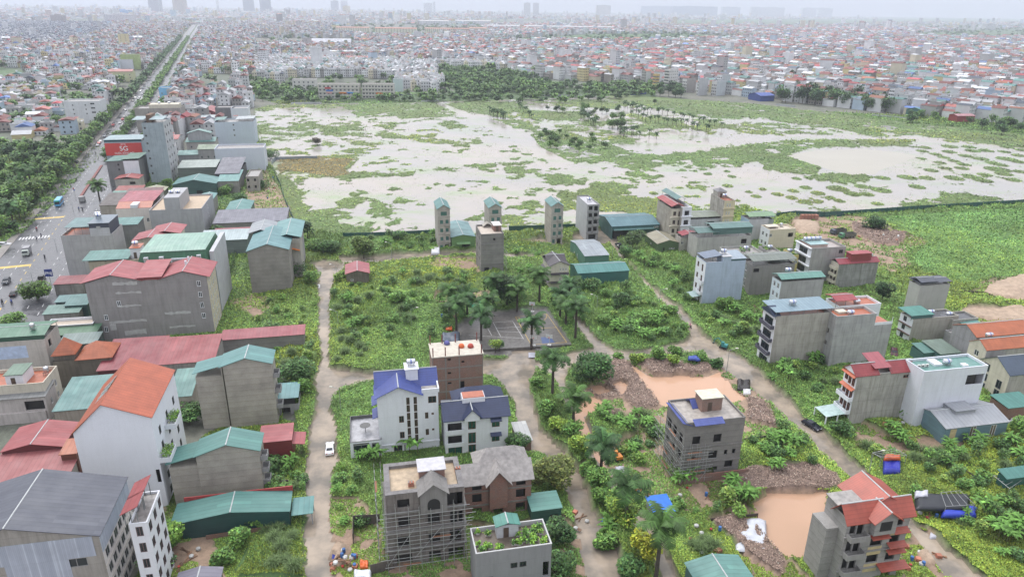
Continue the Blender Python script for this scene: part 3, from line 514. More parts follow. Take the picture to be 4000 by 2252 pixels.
        if side:
            q=MB();q.box(x0,y0+.02,z+hh*.35,x1,y0+.06,z+hh);q.build('canopy_skirt',side,s.root)
        return o
    def box(s,x0,y0,x1,y1,z0,z1,mat,name='stair_house',roof=None,ov=.25,door=True):
        q=MB().box(x0,y0,z0,x1,y1,z1);o=q.build(name,mat,s.root)
        if roof: MB().box(x0-ov,y0-ov,z1+.003,x1+ov,y1+ov,z1+.15).build('stair_house_roof',roof,o)
        if door: MB().box(x0+(x1-x0)*.3,y0-.04,z0+.01,x0+(x1-x0)*.3+.9,y0-.004,min(z0+2.,z1-.1)).build('door',flatm((.1,.07,.05),.5,0,'door_wood'),o)
        return o
    def tank(s,x,y,z,stand=.7,blue=True,vert=False):
        if vert:
            o=MB().lathe([(.3,stand),(.55,stand+.05),(.6,stand+.1),(.6,stand+1.3),(.5,stand+1.4),(.15,stand+1.5)],(x,y,z)).build('water_tank',flatm((.55,.56,.58),.25,.8,'stainless',0),s.root,True)
        else:
            o=MB().lathe([(.1,-1.0),(.4,-.95),(.58,-.8),(.6,-.75),(.6,.75),(.58,.8),(.4,.95),(.1,1.0)],(x,y,z+stand+.6),14,'x').build('water_tank',flatm((.62,.64,.68),.25,.7,'stainless',0),s.root,True)
            if blue: MB().lathe([(.612,-.12),(.612,.12)],(x,y,z+stand+.6),14,'x').build('tank_band',flatm((.05,.1,.4),.4,0,'blue_band',0),o,True)
        q=MB();st=.45
        for a in (-1,1):
            for b in (-1,1): q.box(x+a*.6-.04,y+b*st-.04,z,x+a*.6+.04,y+b*st+.04,z+stand+.15)
        q.box(x-.7,y-st-.06,z+stand-.02,x+.7,y-st,z+stand+.06);q.box(x-.7,y+st,z+stand-.02,x+.7,y+st+.06,z+stand+.06);q.build('tank_stand',flatm((.25,.27,.28),.5,.3),o)
    def ac(s,x,y,z,n=1):
        for i in range(n):
            o=MB().box(x+i*1.1,y,z+.1,x+i*1.1+.8,y+.35,z+.7).build('air_conditioner',flatm((.65,.65,.62),.5),s.root);MB().lathe([(.22,-.01),(.22,.01)],(x+i*1.1+.3,y-.012,z+.4),10,'y').build('fan_grille',flatm((.08,.08,.08),.6,0,'grille',0),o)
    def pots(s,x0,y0,x1,y1,z,n,rng=random):
        for i in range(n):
            x=rng.uniform(x0,x1);y=rng.uniform(y0,y1);o=MB().box(x-.3,y-.2,z,x+.3,y+.2,z+.3).build('planter',flatm((.6,.58,.55),.8),s.root)
            m=44;r=np.random.default_rng(i+int(x*100)&1023);link('planter_plant',leaves('planter_plant',x+r.normal(0,.22,m),y+r.normal(0,.18,m),z+.35+r.random(m)*.65,np.full(m,.22),r.uniform(0,1.3,m),greens(m,r,(.16,.33,.05) if i%3 else (.09,.2,.05)),r,.6),o)
# ---------------------------------------------------------------- the buildings one by one
A=12.
def HB(*a,**k):
    b=House(*a,**k);HL.append(b);return b
HL=[]
cem=courses((.40,.375,.34));cemd=courses((.22,.21,.20));cemb=courses((.39,.36,.315),'block_wall');wht=plaster(WHITE,.12);lgr=plaster((.50,.51,.53),.25);crm=plaster(CREAM,.3);grp=plaster((.45,.43,.39),.45);grc=plaster((.33,.33,.335),.4)
floorm=flatm((.36,.34,.32),.35,0,'wet_roof_screed',.35);terra=flatm((.42,.13,.07),.35,0,'terracotta_floor',.2);darkf=flatm((.09,.09,.10),.25,0,'wet_dark_floor',.3);greenf=flatm((.13,.27,.24),.3,0,'green_roof_paint',.2)
def SH(c,a=0,**k): return sheet(c,a,**k)
W_=(.8,.8,.8);BR=(.14,.07,.045)
# --- field side: narrow towers and sheds
def tower(lab,Lp,Rp,Kp,h,wall,front,green=True):
    b=HB('tower_house',lab,'tower house',Lp,Rp,Kp,h,A);z=[b.h*i/5 for i in range(5)];k='s' if green else 'o';W=b.w
    F=[(.5,z[4]+.6,W*.5,1.6,k)]+[q for i in (2,3) for q in ((.3,z[i]+.7,W*.24,1.5,k),(.75,z[i]+.1,W*.24,2.2,k))]+[(.3,z[1]+.7,W*.24,1.5,k),(.75,z[1]+.1,W*.24,2.2,k),(.25,.6,W*.22,1.6,k),(.7,.1,W*.34,2.3,'o')]
    b.walls(wall,{'F':F},fmats={'F':front},gab='y' if green else None,rise=1.5,shut=(.045,.19,.16));b.bands(z[1:],front,.14,.22,'F')
    for i in (1,2,3): b.balcony('F',W*.55,W,z[i]+.12,.8,front)
    if green: b.gable('y',1.5,SH((.10,.27,.26),1),.35)
    return b
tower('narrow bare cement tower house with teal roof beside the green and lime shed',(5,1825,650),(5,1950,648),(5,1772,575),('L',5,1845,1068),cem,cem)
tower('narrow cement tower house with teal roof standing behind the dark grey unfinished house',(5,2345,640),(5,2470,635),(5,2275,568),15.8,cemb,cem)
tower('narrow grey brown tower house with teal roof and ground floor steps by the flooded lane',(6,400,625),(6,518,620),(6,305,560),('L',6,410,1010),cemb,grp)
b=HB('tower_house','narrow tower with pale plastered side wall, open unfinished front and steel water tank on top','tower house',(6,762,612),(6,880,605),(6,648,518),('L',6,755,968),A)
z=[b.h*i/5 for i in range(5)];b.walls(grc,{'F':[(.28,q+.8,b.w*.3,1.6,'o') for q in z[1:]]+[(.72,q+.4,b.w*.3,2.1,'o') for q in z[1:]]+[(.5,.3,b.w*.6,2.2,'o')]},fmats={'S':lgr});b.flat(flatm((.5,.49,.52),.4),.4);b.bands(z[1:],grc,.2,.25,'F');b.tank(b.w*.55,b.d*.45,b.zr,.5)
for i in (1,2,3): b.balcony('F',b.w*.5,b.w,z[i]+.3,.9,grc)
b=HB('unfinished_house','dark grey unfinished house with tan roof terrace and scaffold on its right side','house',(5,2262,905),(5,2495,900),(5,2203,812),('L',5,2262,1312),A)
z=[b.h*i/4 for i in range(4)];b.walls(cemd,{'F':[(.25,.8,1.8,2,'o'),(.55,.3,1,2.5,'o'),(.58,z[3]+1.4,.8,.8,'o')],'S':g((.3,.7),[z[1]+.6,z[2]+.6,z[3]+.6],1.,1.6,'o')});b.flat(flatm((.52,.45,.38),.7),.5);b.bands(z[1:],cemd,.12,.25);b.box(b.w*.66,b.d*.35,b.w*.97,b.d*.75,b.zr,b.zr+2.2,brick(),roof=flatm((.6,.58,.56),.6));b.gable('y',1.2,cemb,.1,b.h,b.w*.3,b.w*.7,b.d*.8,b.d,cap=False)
b.scaf=1
b=HB('green_shed','lime green walled shed with rust streaked teal roof between the narrow towers','shed',(5,1968,938),(5,2200,925),(5,1955,790),('L',5,1975,1070),A)
b.walls(SH((.16,.33,.10),2,pitch=.3),{'F':[(.62,.05,3.2,b.h*.5,'o')]},gab='y',rise=.9);b.gable('y',.9,SH((.16,.33,.34),1,rust=.6),.3);b.awning('F',.5,b.h*.62,b.w*.6,1.5,SH((.2,.4,.15)))
b=HB('teal_warehouse','large teal warehouse with open dark bay beside the flooded sand lane','warehouse',(6,1008,828),(6,1482,805),(6,878,712),('L',6,1003,960),None)
b.walls(SH(TEAL,2,pitch=.5),{'F':[(.18,.05,7,b.h*.66,'o'),(.6,.05,6,b.h*.5,'o')]},gab='x',rise=1.6);b.gable('x',1.6,SH((.085,.22,.26),0),.3);b.awning('F',.45,b.h*.85,b.w*.85,1.6,SH(TEAL));b.ac(b.w*.88,-.45,b.h*.75,2)
b=HB('green_workshop','faded green workshop with pale grey two level roof beside the lane','shed',(6,735,1128),(6,975,1112),(6,575,970),5.2,None)
b.walls(SH((.10,.26,.20),2,pitch=.4),{'F':[(.12,1.8,1.,1,'w')],'S':[(.3,1.5,1,1.2,'w'),(.5,1.2,1,1.8,'w')]},gab='x',rise=1.1);b.gable('x',1.1,SH((.33,.38,.42),0,rust=.5),.2,pos=.62)
b=HB('teal_warehouse','low teal warehouse with plain closed walls behind the shrub covered plot','warehouse',(6,665,1298),(6,1178,1270),(6,585,1205),('R',6,1175,1415),None)
b.walls(SH((.035,.18,.17),2,pitch=.45),{},gab='x',rise=1.3);b.gable('x',1.3,SH((.055,.25,.23),0,rust=.1),.25)
b=HB('cream_villa','cream villa with layered dark brown tiled roofs beside the teal warehouse','villa',(6,385,1222),(6,575,1215),(6,262,1062),9.2,A,d=10.)
dk=tiles((.055,.045,.055));h3=b.h/3;b.walls(crm,{'F':g((.55,.7,.85),[h3*2+1.,h3*1.2,.9],.6,1.2),'S':g((.25,.6),[h3*2+.8,h3+.9],.9,1.2)},gab='y',rise=1.5);b.gable('y',1.5,dk,.4);b.gable('x',1.3,dk,.3,y0=b.d*.45,y1=b.d*.95,z=b.h+.2)
for zz in (h3,h3*2):
    for f in 'FS': b.awning(f,.5,zz+.5,b.face(f)[3],.9,dk)
b=HB('green_shed','moss green shed with tan and olive gable roof at the lane corner','shed',(6,1465,1003),(6,1690,990),(6,1338,905),('L',6,1440,1112),None)
b.walls(SH((.11,.19,.08),2,pitch=.3),{'F':[(.65,2,2.2,.6,'w'),(.3,1.2,.7,1.6,'o')],'S':[(.5,2.4,1.2,.6,'w')]},gab='y',rise=1.3);b.gable('y',1.3,SH((.32,.29,.19),1,rust=.5),.25)
# --- the corner group right of the field lane
b=HB('tube_house','tall weathered tube house with red roof and cream balconied front beside the large teal warehouse','house',(6,1612,655),(6,1715,645),(6,1437,562),14.5,A)
z=[b.h*i/4 for i in range(4)];b.walls(plaster((.47,.43,.37),.7),{'F':[q for a in z for q in ((.3,a+.8,1.2,1.7,'w'),(.75,a+.3,1,2.2,'w'))]},fmats={'F':crm},frame=BR);b.bands(z[1:],crm,.6,.3,'F');b.gable('y',.9,SH(RED,1),.4,z=b.h+1.2);b.flat(floorm,.4)
b.canopy(.0,.0,1,1,b.h-.4,1.4,SH(RED,1),'gable',.6,'y',2)
b=HB('tube_house','tall white tube house with raised teal canopy roof behind the red roofed one','house',(6,1722,640),(6,1808,632),(6,1535,505),15.5,A)
z=[b.h*i/4 for i in range(4)];b.walls(wht,{'F':[(.5,a+.5,2,2,'o') for a in z]},fmats={'S':grp});b.flat(floorm,.8);b.canopy(.05,.3,.95,1.,b.zr,2.6,SH((.09,.22,.21),1),'gable',.9,'y',3);b.bands(z[1:],wht,.5,.3,'F')
b=HB('tube_house','tallest grey tube house with ornate cream front and small pagoda roof at the water edge','house',(6,2150,562),(6,2238,575),(6,1975,500),17.,A,w=4.8)
z=[b.h*i/5 for i in range(5)];b.walls(plaster((.42,.40,.36),.8),{'F':[q for a in z for q in ((.3,a+.8,.6,1.5,'w'),(.55,a+.8,.6,1.5,'w'))]},fmats={'F':plaster((.62,.55,.38),.2)});b.bands(z[1:],plaster((.62,.55,.38),.2),.35,.35,'F');b.flat(terra,.5);b.box(b.w*.1,b.d*.6,b.w*.9,b.d*.95,b.zr,b.zr+2.4,grp,roof=grp);b.hip(1.2,SH((.2,.2,.21),1),.2,b.zr+2.6,b.w*.1,b.w*.9,b.d*.6,b.d*.95);b.tank(b.w*.5,b.d*.4,b.zr+.2,.9)
b=HB('long_house','long grey house with pale olive sheet roof below the ornate tube house','house',(6,1705,770),(6,2115,740),(6,1672,700),9.,A)
b.walls(lgr,{'F':[(.1,5.8,1.6,1.8,'o'),(.72,6.,3.2,1.9,'o')]});b.flat(floorm,.3);b.canopy(0,0,1,1,b.zr,1.3,SH((.27,.31,.24),0),'gable',.8,'x',4)
b=HB('small_house','small grey house with red cap roof beside the moss green shed','house',(6,1700,945),(6,1885,935),(6,1688,905),('R',6,1875,1100),A)
b.walls(grp,{'F':[(.1,4.2,1.2,1.2,'w')]});b.flat(floorm,.6);b.canopy(.1,.05,.95,.95,b.zr,1.6,SH((.38,.05,.07)),'gable',.7,'y',3)
b=HB('long_house','long pale house with two level dark teal canopy roofs and caged terrace','house',(6,1895,965),(6,2385,900),(6,1885,880),9.5,A)
b.walls(plaster((.46,.45,.43),.35),{'F':[(.86,6.4,2.4,1.9,'o')]});b.flat(floorm,.5);b.canopy(0,0,.38,1,b.zr,2.6,SH((.10,.21,.19),0),'gable',.8,'x',4);b.canopy(.28,.05,1.,1,b.zr+.1,3.8,SH((.12,.25,.23),0),'gable',.8,'x',4,side=SH((.11,.23,.21),2))
b=HB('blue_house','pale blue house with light green sheet roof at the field edge','house',(6,2395,765),(6,2575,745),(6,2330,715),10.,A)
b.walls(lgr,{'S':[(.5,a,1,1.5,'w') for a in (.8,4,7)]},fmats={'S':plaster((.42,.58,.72),.2)});b.flat(floorm,.5);b.canopy(0,0,1.3,1,b.zr,1.8,SH((.22,.38,.20),0),'gable',.8,'x',4)
b=HB('cream_house','cream flat roofed house with open corner terrace beside the sand yard','house',(7,20,862),(7,282,850),(6,2490,815),9.,A)
b.walls(plaster((.66,.58,.46),.15),{'F':[(.05,6,1.2,1.4,'w'),(.83,5.6,2.2,1.8,'o')],'S':g((.3,.7),[2,5.5],1.3,1.6,'w')},fmats={'S':wht});b.flat(plaster((.6,.53,.44),.3),.6);b.tank(b.w*.7,b.d*.75,b.zr,.2,False,True);b.canopy(.1,.5,.5,.9,b.zr,.8,flatm((.6,.55,.45),.6),'mono',.1)
b=HB('blue_grey_house','pale blue grey house with solar panels and white balconied front at the lane','house',(6,1955,1195),(6,2352,1168),(6,1882,1122),('L',10,1920,175),A)
z=[b.h*i/4 for i in range(4)];lb=plaster((.44,.52,.64),.25);b.walls(lb,{'S':[q for a in z for q in ((.25,a+.8,1.1,1.7,'w'),(.7,a+.2,1.,2.3,'w'))]},fmats={'S':wht},frame=(.2,.1,.07));b.flat(floorm,.8,t=.15);b.box(b.w*.42,b.d*.0+.02,b.w*.62,b.d*.6,b.zr,b.zr+2.5,lb,roof=lgr,door=False);b.tank(b.w*.5,b.d*.35,b.zr+2.7,.5)
for i in (1,2): b.balcony('S',b.d*.55,b.d*.98,z[i]+.2,.9,wht)
b.canopy(.02,.2,.42,.95,b.zr,1.9,flatm((.16,.2,.27),.15,.3,'solar_glass'),'mono',.7,'x');b.canopy(.62,.05,1.,.95,b.zr,1.5,flatm((.3,.36,.42),.2,.2,'solar_glass'),'mono',.6,'y',side=SH(TEAL,2));b.ac(b.w*.08,b.d*.1,b.zr,3)
MB().slab([(-3.2,.5,3.1),(-.1,.5,3.4),(-.1,5,3.4),(-3.2,5,3.1)],.08).build('porch_roof',SH((.33,.47,.47)),b.root)
b=HB('grey_brown_house','grey brown house with olive roof between two taller neighbours of the lane','house',(6,2415,1225),(7,280,1205),(6,2375,1150),11.,A)
z=[b.h*i/4 for i in range(4)];b.walls(plaster((.27,.26,.25),.3),{'F':[(.1,z[3]+.6,2,1.3,'o'),(.85,z[3]+.5,2.5,1.3,'o')],'S':g((.5,),z,1.2,1.8,'w')},frame=W_);b.flat(floorm,.5);b.canopy(0,0,1,1,b.zr,2.3,SH((.2,.235,.2),0),'gable',.8,'x',4)
b=HB('tube_house','modern house with black and white front, skylight roof and row of steel tanks','house',(7,435,1045),(7,797,1035),(7,270,968),13.5,A)
z=[b.h*i/4 for i in range(4)];b.walls(plaster((.38,.37,.36),.35),{'S':[(.5,a+.5,b.d*.5,2.2,'W') for a in z],'F':[(.87,z[3]+1,1.6,1.4,'w')]},fmats={'S':wht},frame=(.1,.1,.1));b.flat(flatm((.45,.40,.38),.3),.8);b.box(b.w*.1,b.d*.3,b.w*.6,b.d*.9,b.zr,b.zr+1.2,plaster((.5,.4,.36),.3),'roof_light',roof=flatm((.35,.5,.5),.1,0,'skylight_glass'),door=False)
for i in range(4): b.tank(b.w*(.15+.13*i),b.d*.75,b.zr+1.35,.2)
b.bands([z[1],z[2],z[3],b.h-.2],wht,.6,.3,'S')
b=HB('tube_house','tube house with red box room on its red roof and cream balconied front','house',(7,722,1205),(7,1112,1175),(7,640,1162),('L',11,600,20),A)
z=[b.h*i/4 for i in range(4)];b.walls(plaster((.34,.34,.33),.75),{'S':[q for a in z for q in ((.3,a+.8,1.1,1.7,'w'),(.72,a+.2,1.,2.3,'w'))],'F':[(.88,z[3]+1.2,2.4,1.5,'o')]},fmats={'S':crm},frame=BR);b.gable('x',1.1,SH((.36,.05,.07),0),.35);b.flat(floorm,.3);b.box(b.w*.3,b.d*.1,b.w*.8,b.d*.8,b.h,b.h+3.,SH((.36,.045,.05),2),'red_room',roof=SH((.45,.08,.09)),door=False);b.tank(b.w*.9,b.d*.6,b.h+.5,.3,vert=True)
for i in (1,2,3): b.balcony('S',b.d*.1,b.d*.9,z[i]+.1,.9,crm)
b=HB('tube_house','grey tube house with bright teal roof and tan roof panel behind the blue canopy house','house',(7,130,1385),(7,570,1362),(7,50,1330),12.5,A)
z=[b.h*i/4 for i in range(4)];b.walls(plaster((.37,.37,.36),.3),{'S':g((.3,.72),[a+.6 for a in z],1.1,1.7,'w')},fmats={'S':plaster((.6,.68,.74),.2)});b.flat(floorm,1.2);b.canopy(0,0,1,1,b.zr,2.2,SH((.12,.33,.27),0),'gable',.8,'x',4);b.tank(b.w*.3,b.d*.8,b.zr+2.8,.3)
b=HB('grey_block_house','plain windowless pale grey house with black tiled roof beside the wasteland','house',(7,1530,1425),(7,1838,1408),(7,1392,1375),('L',11,1505,330),A)
b.walls(plaster((.42,.42,.40),.2));b.flat(floorm,.3);b.gable('x',.6,tiles((.09,.10,.13)),.15,z=b.h+1.2,x0=0,x1=b.w*.55);b.gable('x',.5,tiles((.09,.10,.13)),.15,z=b.h+.9,x0=b.w*.5)
b.canopy(0,0,1,1,b.zr,1.1,tiles((.09,.10,.13)),'mono',.2)
b=HB('tube_house','large grey tube house with pale blue glass canopy and steel tank on its roof','house',(11,90,285),(11,640,238),(11,0,185),('L',11,20,805),A)
z=[b.h*i/4 for i in range(4)];b.walls(plaster((.44,.42,.38),.5),{'S':[(.5,a+.5,b.d*.6,2.1,'W') for a in z]},fmats={'S':wht},frame=(.08,.08,.09));b.flat(terra,.9)
b.canopy(-.02,0,1,1,b.zr,2.2,SH((.24,.36,.43),0,rust=.1),'mono',.5,'y',5);b.tank(b.w*.37,b.d*.45,b.zr+2.4,.5)
for i in (1,2,3): b.balcony('S',b.d*.05,b.d*.95,z[i]+.1,1.1,plaster((.09,.09,.12),.1))
MB().add([(-.9,-.1,b.h),(-.9,b.d+.1,b.h),(-.9,b.d/2,b.h+1.9),(1.3,-.1,b.h),(1.3,b.d+.1,b.h),(1.3,b.d/2,b.h+1.9)],[(0,2,1),(3,4,5),(0,3,5,2),(1,2,5,4),(0,1,4,3)]).build('dormer_roof',tiles((.06,.08,.14)),b.root)
b=HB('tube_house','large grey house with wet terracotta roof terrace and stepped rear','house',(11,690,282),(11,1102,258),(11,642,232),('L',11,612,802),A,d=5.4)
b.walls(plaster((.41,.41,.41),.45),{'S':[(.5,a,1,1.3,'o') for a in (2.,6.,9.6)]});b.flat(terra,.6);b.tank(b.w*.45,b.d*.35,b.zr,.2);b.box(b.w*.2,b.d*.5,b.w*.42,b.d*.85,b.zr,b.zr+.6,crm,'roof_hatch',door=False)
w2=5.5;MB().box(b.w+.01,0,0,b.w+w2,b.d,b.h-3.4).build('rear_wing',b.wallmat,b.root);MB().box(b.w+.3,.3,b.h-3.39,b.w+w2-.2,b.d-.3,b.h-3.3).build('rear_terrace',terra,b.root);MB().box(b.w+.05,.05,b.h-3.38,b.w+w2-.02,.12,b.h-2.6).build('terrace_rail',wht,b.root)
for x in (b.w+.1,b.w+w2-.1): MB().box(x-.05,.15,b.h-3.29,x+.05,.25,b.h-1.4).build('rail_post',wht,b.root)
b=HB('tube_house','white walled house with red sheet roof room behind the terracotta terrace','house',(11,700,175),(11,1155,160),(11,530,105),11.,A)
b.walls(wht);b.flat(terra,.6);b.canopy(-.05,.1,.42,.9,b.zr,2.2,SH((.42,.06,.07)),'gable',.7,'x');b.tank(b.w*.55,b.d*.4,b.zr,.2,False)
b=HB('tube_house','weathered house with red tiled split roof and orange striped white front by the black car','house',(11,905,880),(11,1482,822),(11,745,790),('L',11,812,1385),A)
z=[b.h*i/4 for i in range(4)];rt=tiles((.34,.055,.06));b.walls(plaster((.43,.42,.38),.6),{'S':[q for a in z for q in ((.22,a+.7,1.1,1.7,'w'),(.5,a+.2,1.,2.3,'w'),(.78,a+.2,1.,2.3,'w'))],'F':[(.86,z[3]+1.6,1.6,.8,'w')]},fmats={'S':wht},frame=(.25,.09,.05));b.flat(floorm,.3)
b.gable('x',1.8,rt,.25,x0=-.4,x1=b.w*.36);b.gable('x',1.8,rt,.25,x0=b.w*.58,x1=b.w)
b.gabl=MB().add([(-.35,.02,b.h),(-.35,b.d-.02,b.h),(-.35,b.d/2,b.h+1.75),(-.05,.02,b.h),(-.05,b.d-.02,b.h),(-.05,b.d/2,b.h+1.75)],[(0,2,1),(3,4,5),(0,3,5,2),(1,2,5,4),(0,1,4,3)]).build('front_gable',wht,b.root)
b.mono(1.4,SH((.42,.09,.11)),.1,z=b.h+1.2,x0=b.w*.3,x1=b.w*.58,y0=b.d*.1,y1=b.d*1.2,dir='y',name='red_sheet_canopy')
for i in (2,3): b.awning('S',.5,z[i]+3.2,b.d,.9,flatm((.5,.12,.05),.5,0,'orange_tile',.15))
for i in (1,2): b.balcony('S',0,b.d,z[i]+.1,1.2,wht)
MB().slab([(-6.,0,3.2),(0,0,3.6),(0,b.d,3.6),(-6,b.d,3.2)],.06).build('glass_porch_roof',flatm((.4,.52,.5),.1,0,'porch_glass'),b.root);q=MB()
for x,y in ((-5.9,.1),(-5.9,b.d-.1),(-3,.1)): q.box(x-.12,y-.12,0,x+.12,y+.12,3.25)
q.build('porch_columns',wht,b.root)
b=HB('white_house','bright white flat roofed house with green roof floor, air conditioners and steel tank','house',(11,1555,825),(11,2240,788),(11,1425,712),('L',11,1415,1405),A)
b.walls(plaster((.72,.74,.80),.12),{'F':[(.84,b.h-4.6,4.6,2.6,'o')]});b.flat(greenf,.5);b.tank(b.w*.5,b.d*.5,b.zr,.3);b.ac(b.w*.03,b.d*.45,b.zr,3);b.box(b.w*.3,b.d*.45,b.w*.42,b.d*.9,b.zr,b.zr+.5,wht,'roof_hatch',door=False);b.box(b.w*.68,b.d*.2,b.w*.76,b.d*.4,b.zr,b.zr+.4,wht,'roof_hatch',door=False)
b=HB('blue_warehouse','blue walled warehouse with rust streaked light grey roof and raised ridge vent','warehouse',(11,1782,1400),(11,2432,1342),(11,1478,1178),('L',15,1740,118),None)
b.walls(SH((.16,.30,.36),2,pitch=.4),{'F':[(.13,.1,1.6,b.h-.5,'p'),(.45,.8,1.5,b.h*.75,'w'),(.78,.8,1.5,b.h*.7,'w')],'S':[(.5,2,1.6,3,'w')]},gab='x',rise=1.5,tint=(.16,.14,.09));b.gable('x',1.5,SH((.42,.44,.47),0,rust=.5),.25);b.box(b.w*.3,b.d*.33,b.w*.62,b.d*.72,b.h+.8,b.h+1.9,SH((.42,.44,.47),2),'ridge_vent',roof=SH((.40,.42,.46)),door=False)
b=HB('small_house','white fronted small house with teal sheet roof corner and tank beside the maroon car','house',(11,1520,345),(11,1862,245),(11,1388,275),('L',11,1478,590),A,d=5.2)
z=[b.h*i/3 for i in range(3)];b.walls(plaster((.44,.42,.37),.4),{'S':[(.4,a+.8,1.3,1.6,'w') for a in z]},fmats={'S':wht},frame=(.1,.1,.1));b.flat(darkf,.3);b.canopy(-.06,-.02,.4,1,b.zr,1.6,SH((.06,.27,.22)),'mono',.3,'y',side=SH(TEAL,2));b.tank(b.w*.55,b.d*.6,b.zr,.3);b.bands(z[1:],plaster((.1,.06,.05),.1),.5,.2,'S')
b=HB('small_house','low flat roofed grey house with black roof terrace behind the teal corner roof','house',(11,1865,320),(11,2120,300),(11,1865,235),7.,A)
b.walls(plaster((.40,.39,.35),.4),{'F':[(.6,3.2,2.2,1.8,'o')]});b.flat(darkf,.3);b.tank(b.w*.15,b.d*.6,b.zr,.3);b.canopy(.3,-.7,.9,-.05,b.zr-2.6,2.,SH((.13,.36,.33)),'mono',.3)
b=HB('low_house','low grey walled annex below the black roof terrace','house',(11,1820,440),(11,2080,495),(11,1830,415),4.5,A);b.walls(grc);b.flat(floorm,.3)
for lab,Lp,Rp,Kp,h,c in (('weathered green sheet roof over the yard between grey houses',(11,1480,595),(11,1840,690),(11,1600,560),4.,(.09,.24,.20)),('second green sheet roof with grey stains next to the low annex',(11,1700,640),(11,1975,665),(11,1790,525),4.4,(.15,.22,.17))):
    b=HB('yard_shed',lab,'shed',Lp,Rp,Kp,h,A);b.walls(SH(TEAL,2));b.mono(.6,SH(c),.2)
b=HB('orange_roof_house','grey gabled house with bright orange tile roof at the far right','house',(11,2125,505),(11,2640,430),(11,2110,345),9.,A)
ot=tiles((.52,.15,.06));b.walls(grc,gab='x',rise=2.);b.gable('x',2.,ot,.15)
b=HB('orange_roof_house','cream fronted house with orange tile roof and blue framed window below the grey gabled one','house',(11,2205,625),(11,2640,580),(11,2070,560),10.,A,d=5.5)
b.walls(grp,{'S':[(.5,a,1.4,1.6,'w') for a in (1,4.2,7.2)]},fmats={'S':crm},gab='x',rise=1.8);b.gable('x',1.8,ot,.15);b.tank(b.w*.5,b.d+1,b.h,.3)
b=HB('dark_roof_villa','cream fronted villa with dark slate tile roof and large windows at the right edge','villa',(11,2430,870),(11,2700,850),(11,2215,700),('L',11,2350,1155),A)
z=[b.h*i/3 for i in range(3)];b.walls(grp,{'S':[q for a in z for q in ((.25,a+.5,1.8,2.,'W'),(.75,a+.5,1.5,2.2,'W'))]},fmats={'S':crm},gab='x',rise=2.8,frame=(.1,.1,.12));b.gable('x',2.8,tiles((.07,.10,.15)),.25)
for i,(p,q_,r) in enumerate((((11,2400,1190),(11,2720,1180),(11,2540,1060)),((15,2435,480),(15,2640,400),(15,2420,430)))):
    b=HB('teal_shed',('teal sheet roofed shed with brick base at the right edge behind the white car','teal shed with scaffold poles beside the weed covered plot')[i],'shed',p,q_,r,(4.5,4.)[i],A);b.walls(SH((.03,.15,.13),2) if i else brick());b.mono(.5,SH((.06,.25,.21)),.3)
for lab,Lp,Rp,Kp,h,c,rf in (('grey house with planted roof terrace behind the solar panel house',(6,2205,1115),(6,2560,1110),(6,2200,1030),8.5,(.42,.42,.40),0),('yellow fronted slim house beside the black and white fronted one',(7,245,1110),(7,330,1130),(7,150,1060),10.,(.62,.52,.2),0),('low planted terrace house left of the yellow fronted one',(7,5,1085),(7,130,1080),(7,0,1020),9.,(.36,.35,.33),0),('small olive roofed house under the green canopy roof',(7,20,1215),(7,270,1210),(7,0,1150),9.5,(.38,.37,.36),(.2,.235,.2)),('grey house behind the orange tile roofs at the right edge',(11,2480,440),(11,2700,430),(11,2470,400),6.,(.4,.4,.42),0),('pale blue roofed low house beside the long pale house',(7,-60,760),(7,60,755),(7,-60,700),8.,(.40,.43,.45),(.2,.28,.3))):
    b=HB('tube_house',lab,'house',Lp,Rp,Kp,h,A);b.walls(plaster(c,.4),{'S':g((.5,),[1,4.2,7.2],1.1,1.6,'w'),'F':g((.2,.8),[h-3],1.2,1.3,'w')})
    b.flat(floorm,.6)
    if rf: b.canopy(0,0,1,1,b.zr,1.8,SH(rf,0),'gable',.7,'x',4)
    else: b.pots(b.w*.1,b.d*.1,b.w*.9,b.d*.9,b.zr,7,random.Random(int(b.w*9)));b.tank(b.w*.7,b.d*.7,b.zr,.4)
# --- construction sites
b=HB('unfinished_villa','unfinished grey villa with blue tiled roof edge and bamboo scaffold beside the orange pond','unfinished house',(10,1752,1352),(10,2355,1300),(10,1572,1125),('L',14,1742,478),None)
z=[b.h*i/3.6 for i in range(4)];W,D=b.w,b.d;b.walls(cemd,{'F':[(.2,z[2]+.9,1.7,1.9,'o'),(.56,z[2]+.9,1.7,1.9,'o'),(.18,z[1]+1,.9,1.,'o'),(.52,z[1]+.7,1.9,2,'o'),(.74,z[1]+1.4,.7,1.2,'o'),(.88,z[1]+1.4,.7,1.2,'o'),(.82,z[1]-1.8,1.8,1.9,'o'),(.48,z[1]-2.2,.7,1.,'o'),(.6,z[1]-2.2,.7,1.,'o'),(.5,.6,2,2.,'o')],'S':g((.2,.5,.8),[z[2]+.6,z[1]+.6,.3],1.6,2.2,'o')});b.flat(flatm((.42,.38,.34),.4,0,'roof_screed',.3),.35);bt=tiles((.09,.12,.38));q=MB()
b.mono(-.9,bt,0,z=b.h+.15,x0=-.9,x1=W*.12,y0=-.2,y1=D*.9,dir='x',name='blue_roof_edge').scale=(1,1,1);b.mono(.7,bt,0,z=b.h-.35,x0=W*.12,x1=W*.62,y0=-.9,y1=.6,dir='y',name='blue_roof_edge');b.box(W*.4,D*.45,W*.75,D*.8,b.zr,b.zr+3.,brick((.3,.16,.11)),roof=flatm((.62,.60,.48),.5));b.gable('x',1.2,bt,0,z=b.zr,x0=W*.3,x1=W*.4,y0=D*.6,y1=D*1.,cap=False)
b.bands(z[1:3],cemd,.14,.25);SCV=b
MB().box(-1,-1.6,0,W+1.5,-1.35,2.2).build('brick_plinth_wall',brick((.3,.13,.09)),b.root)
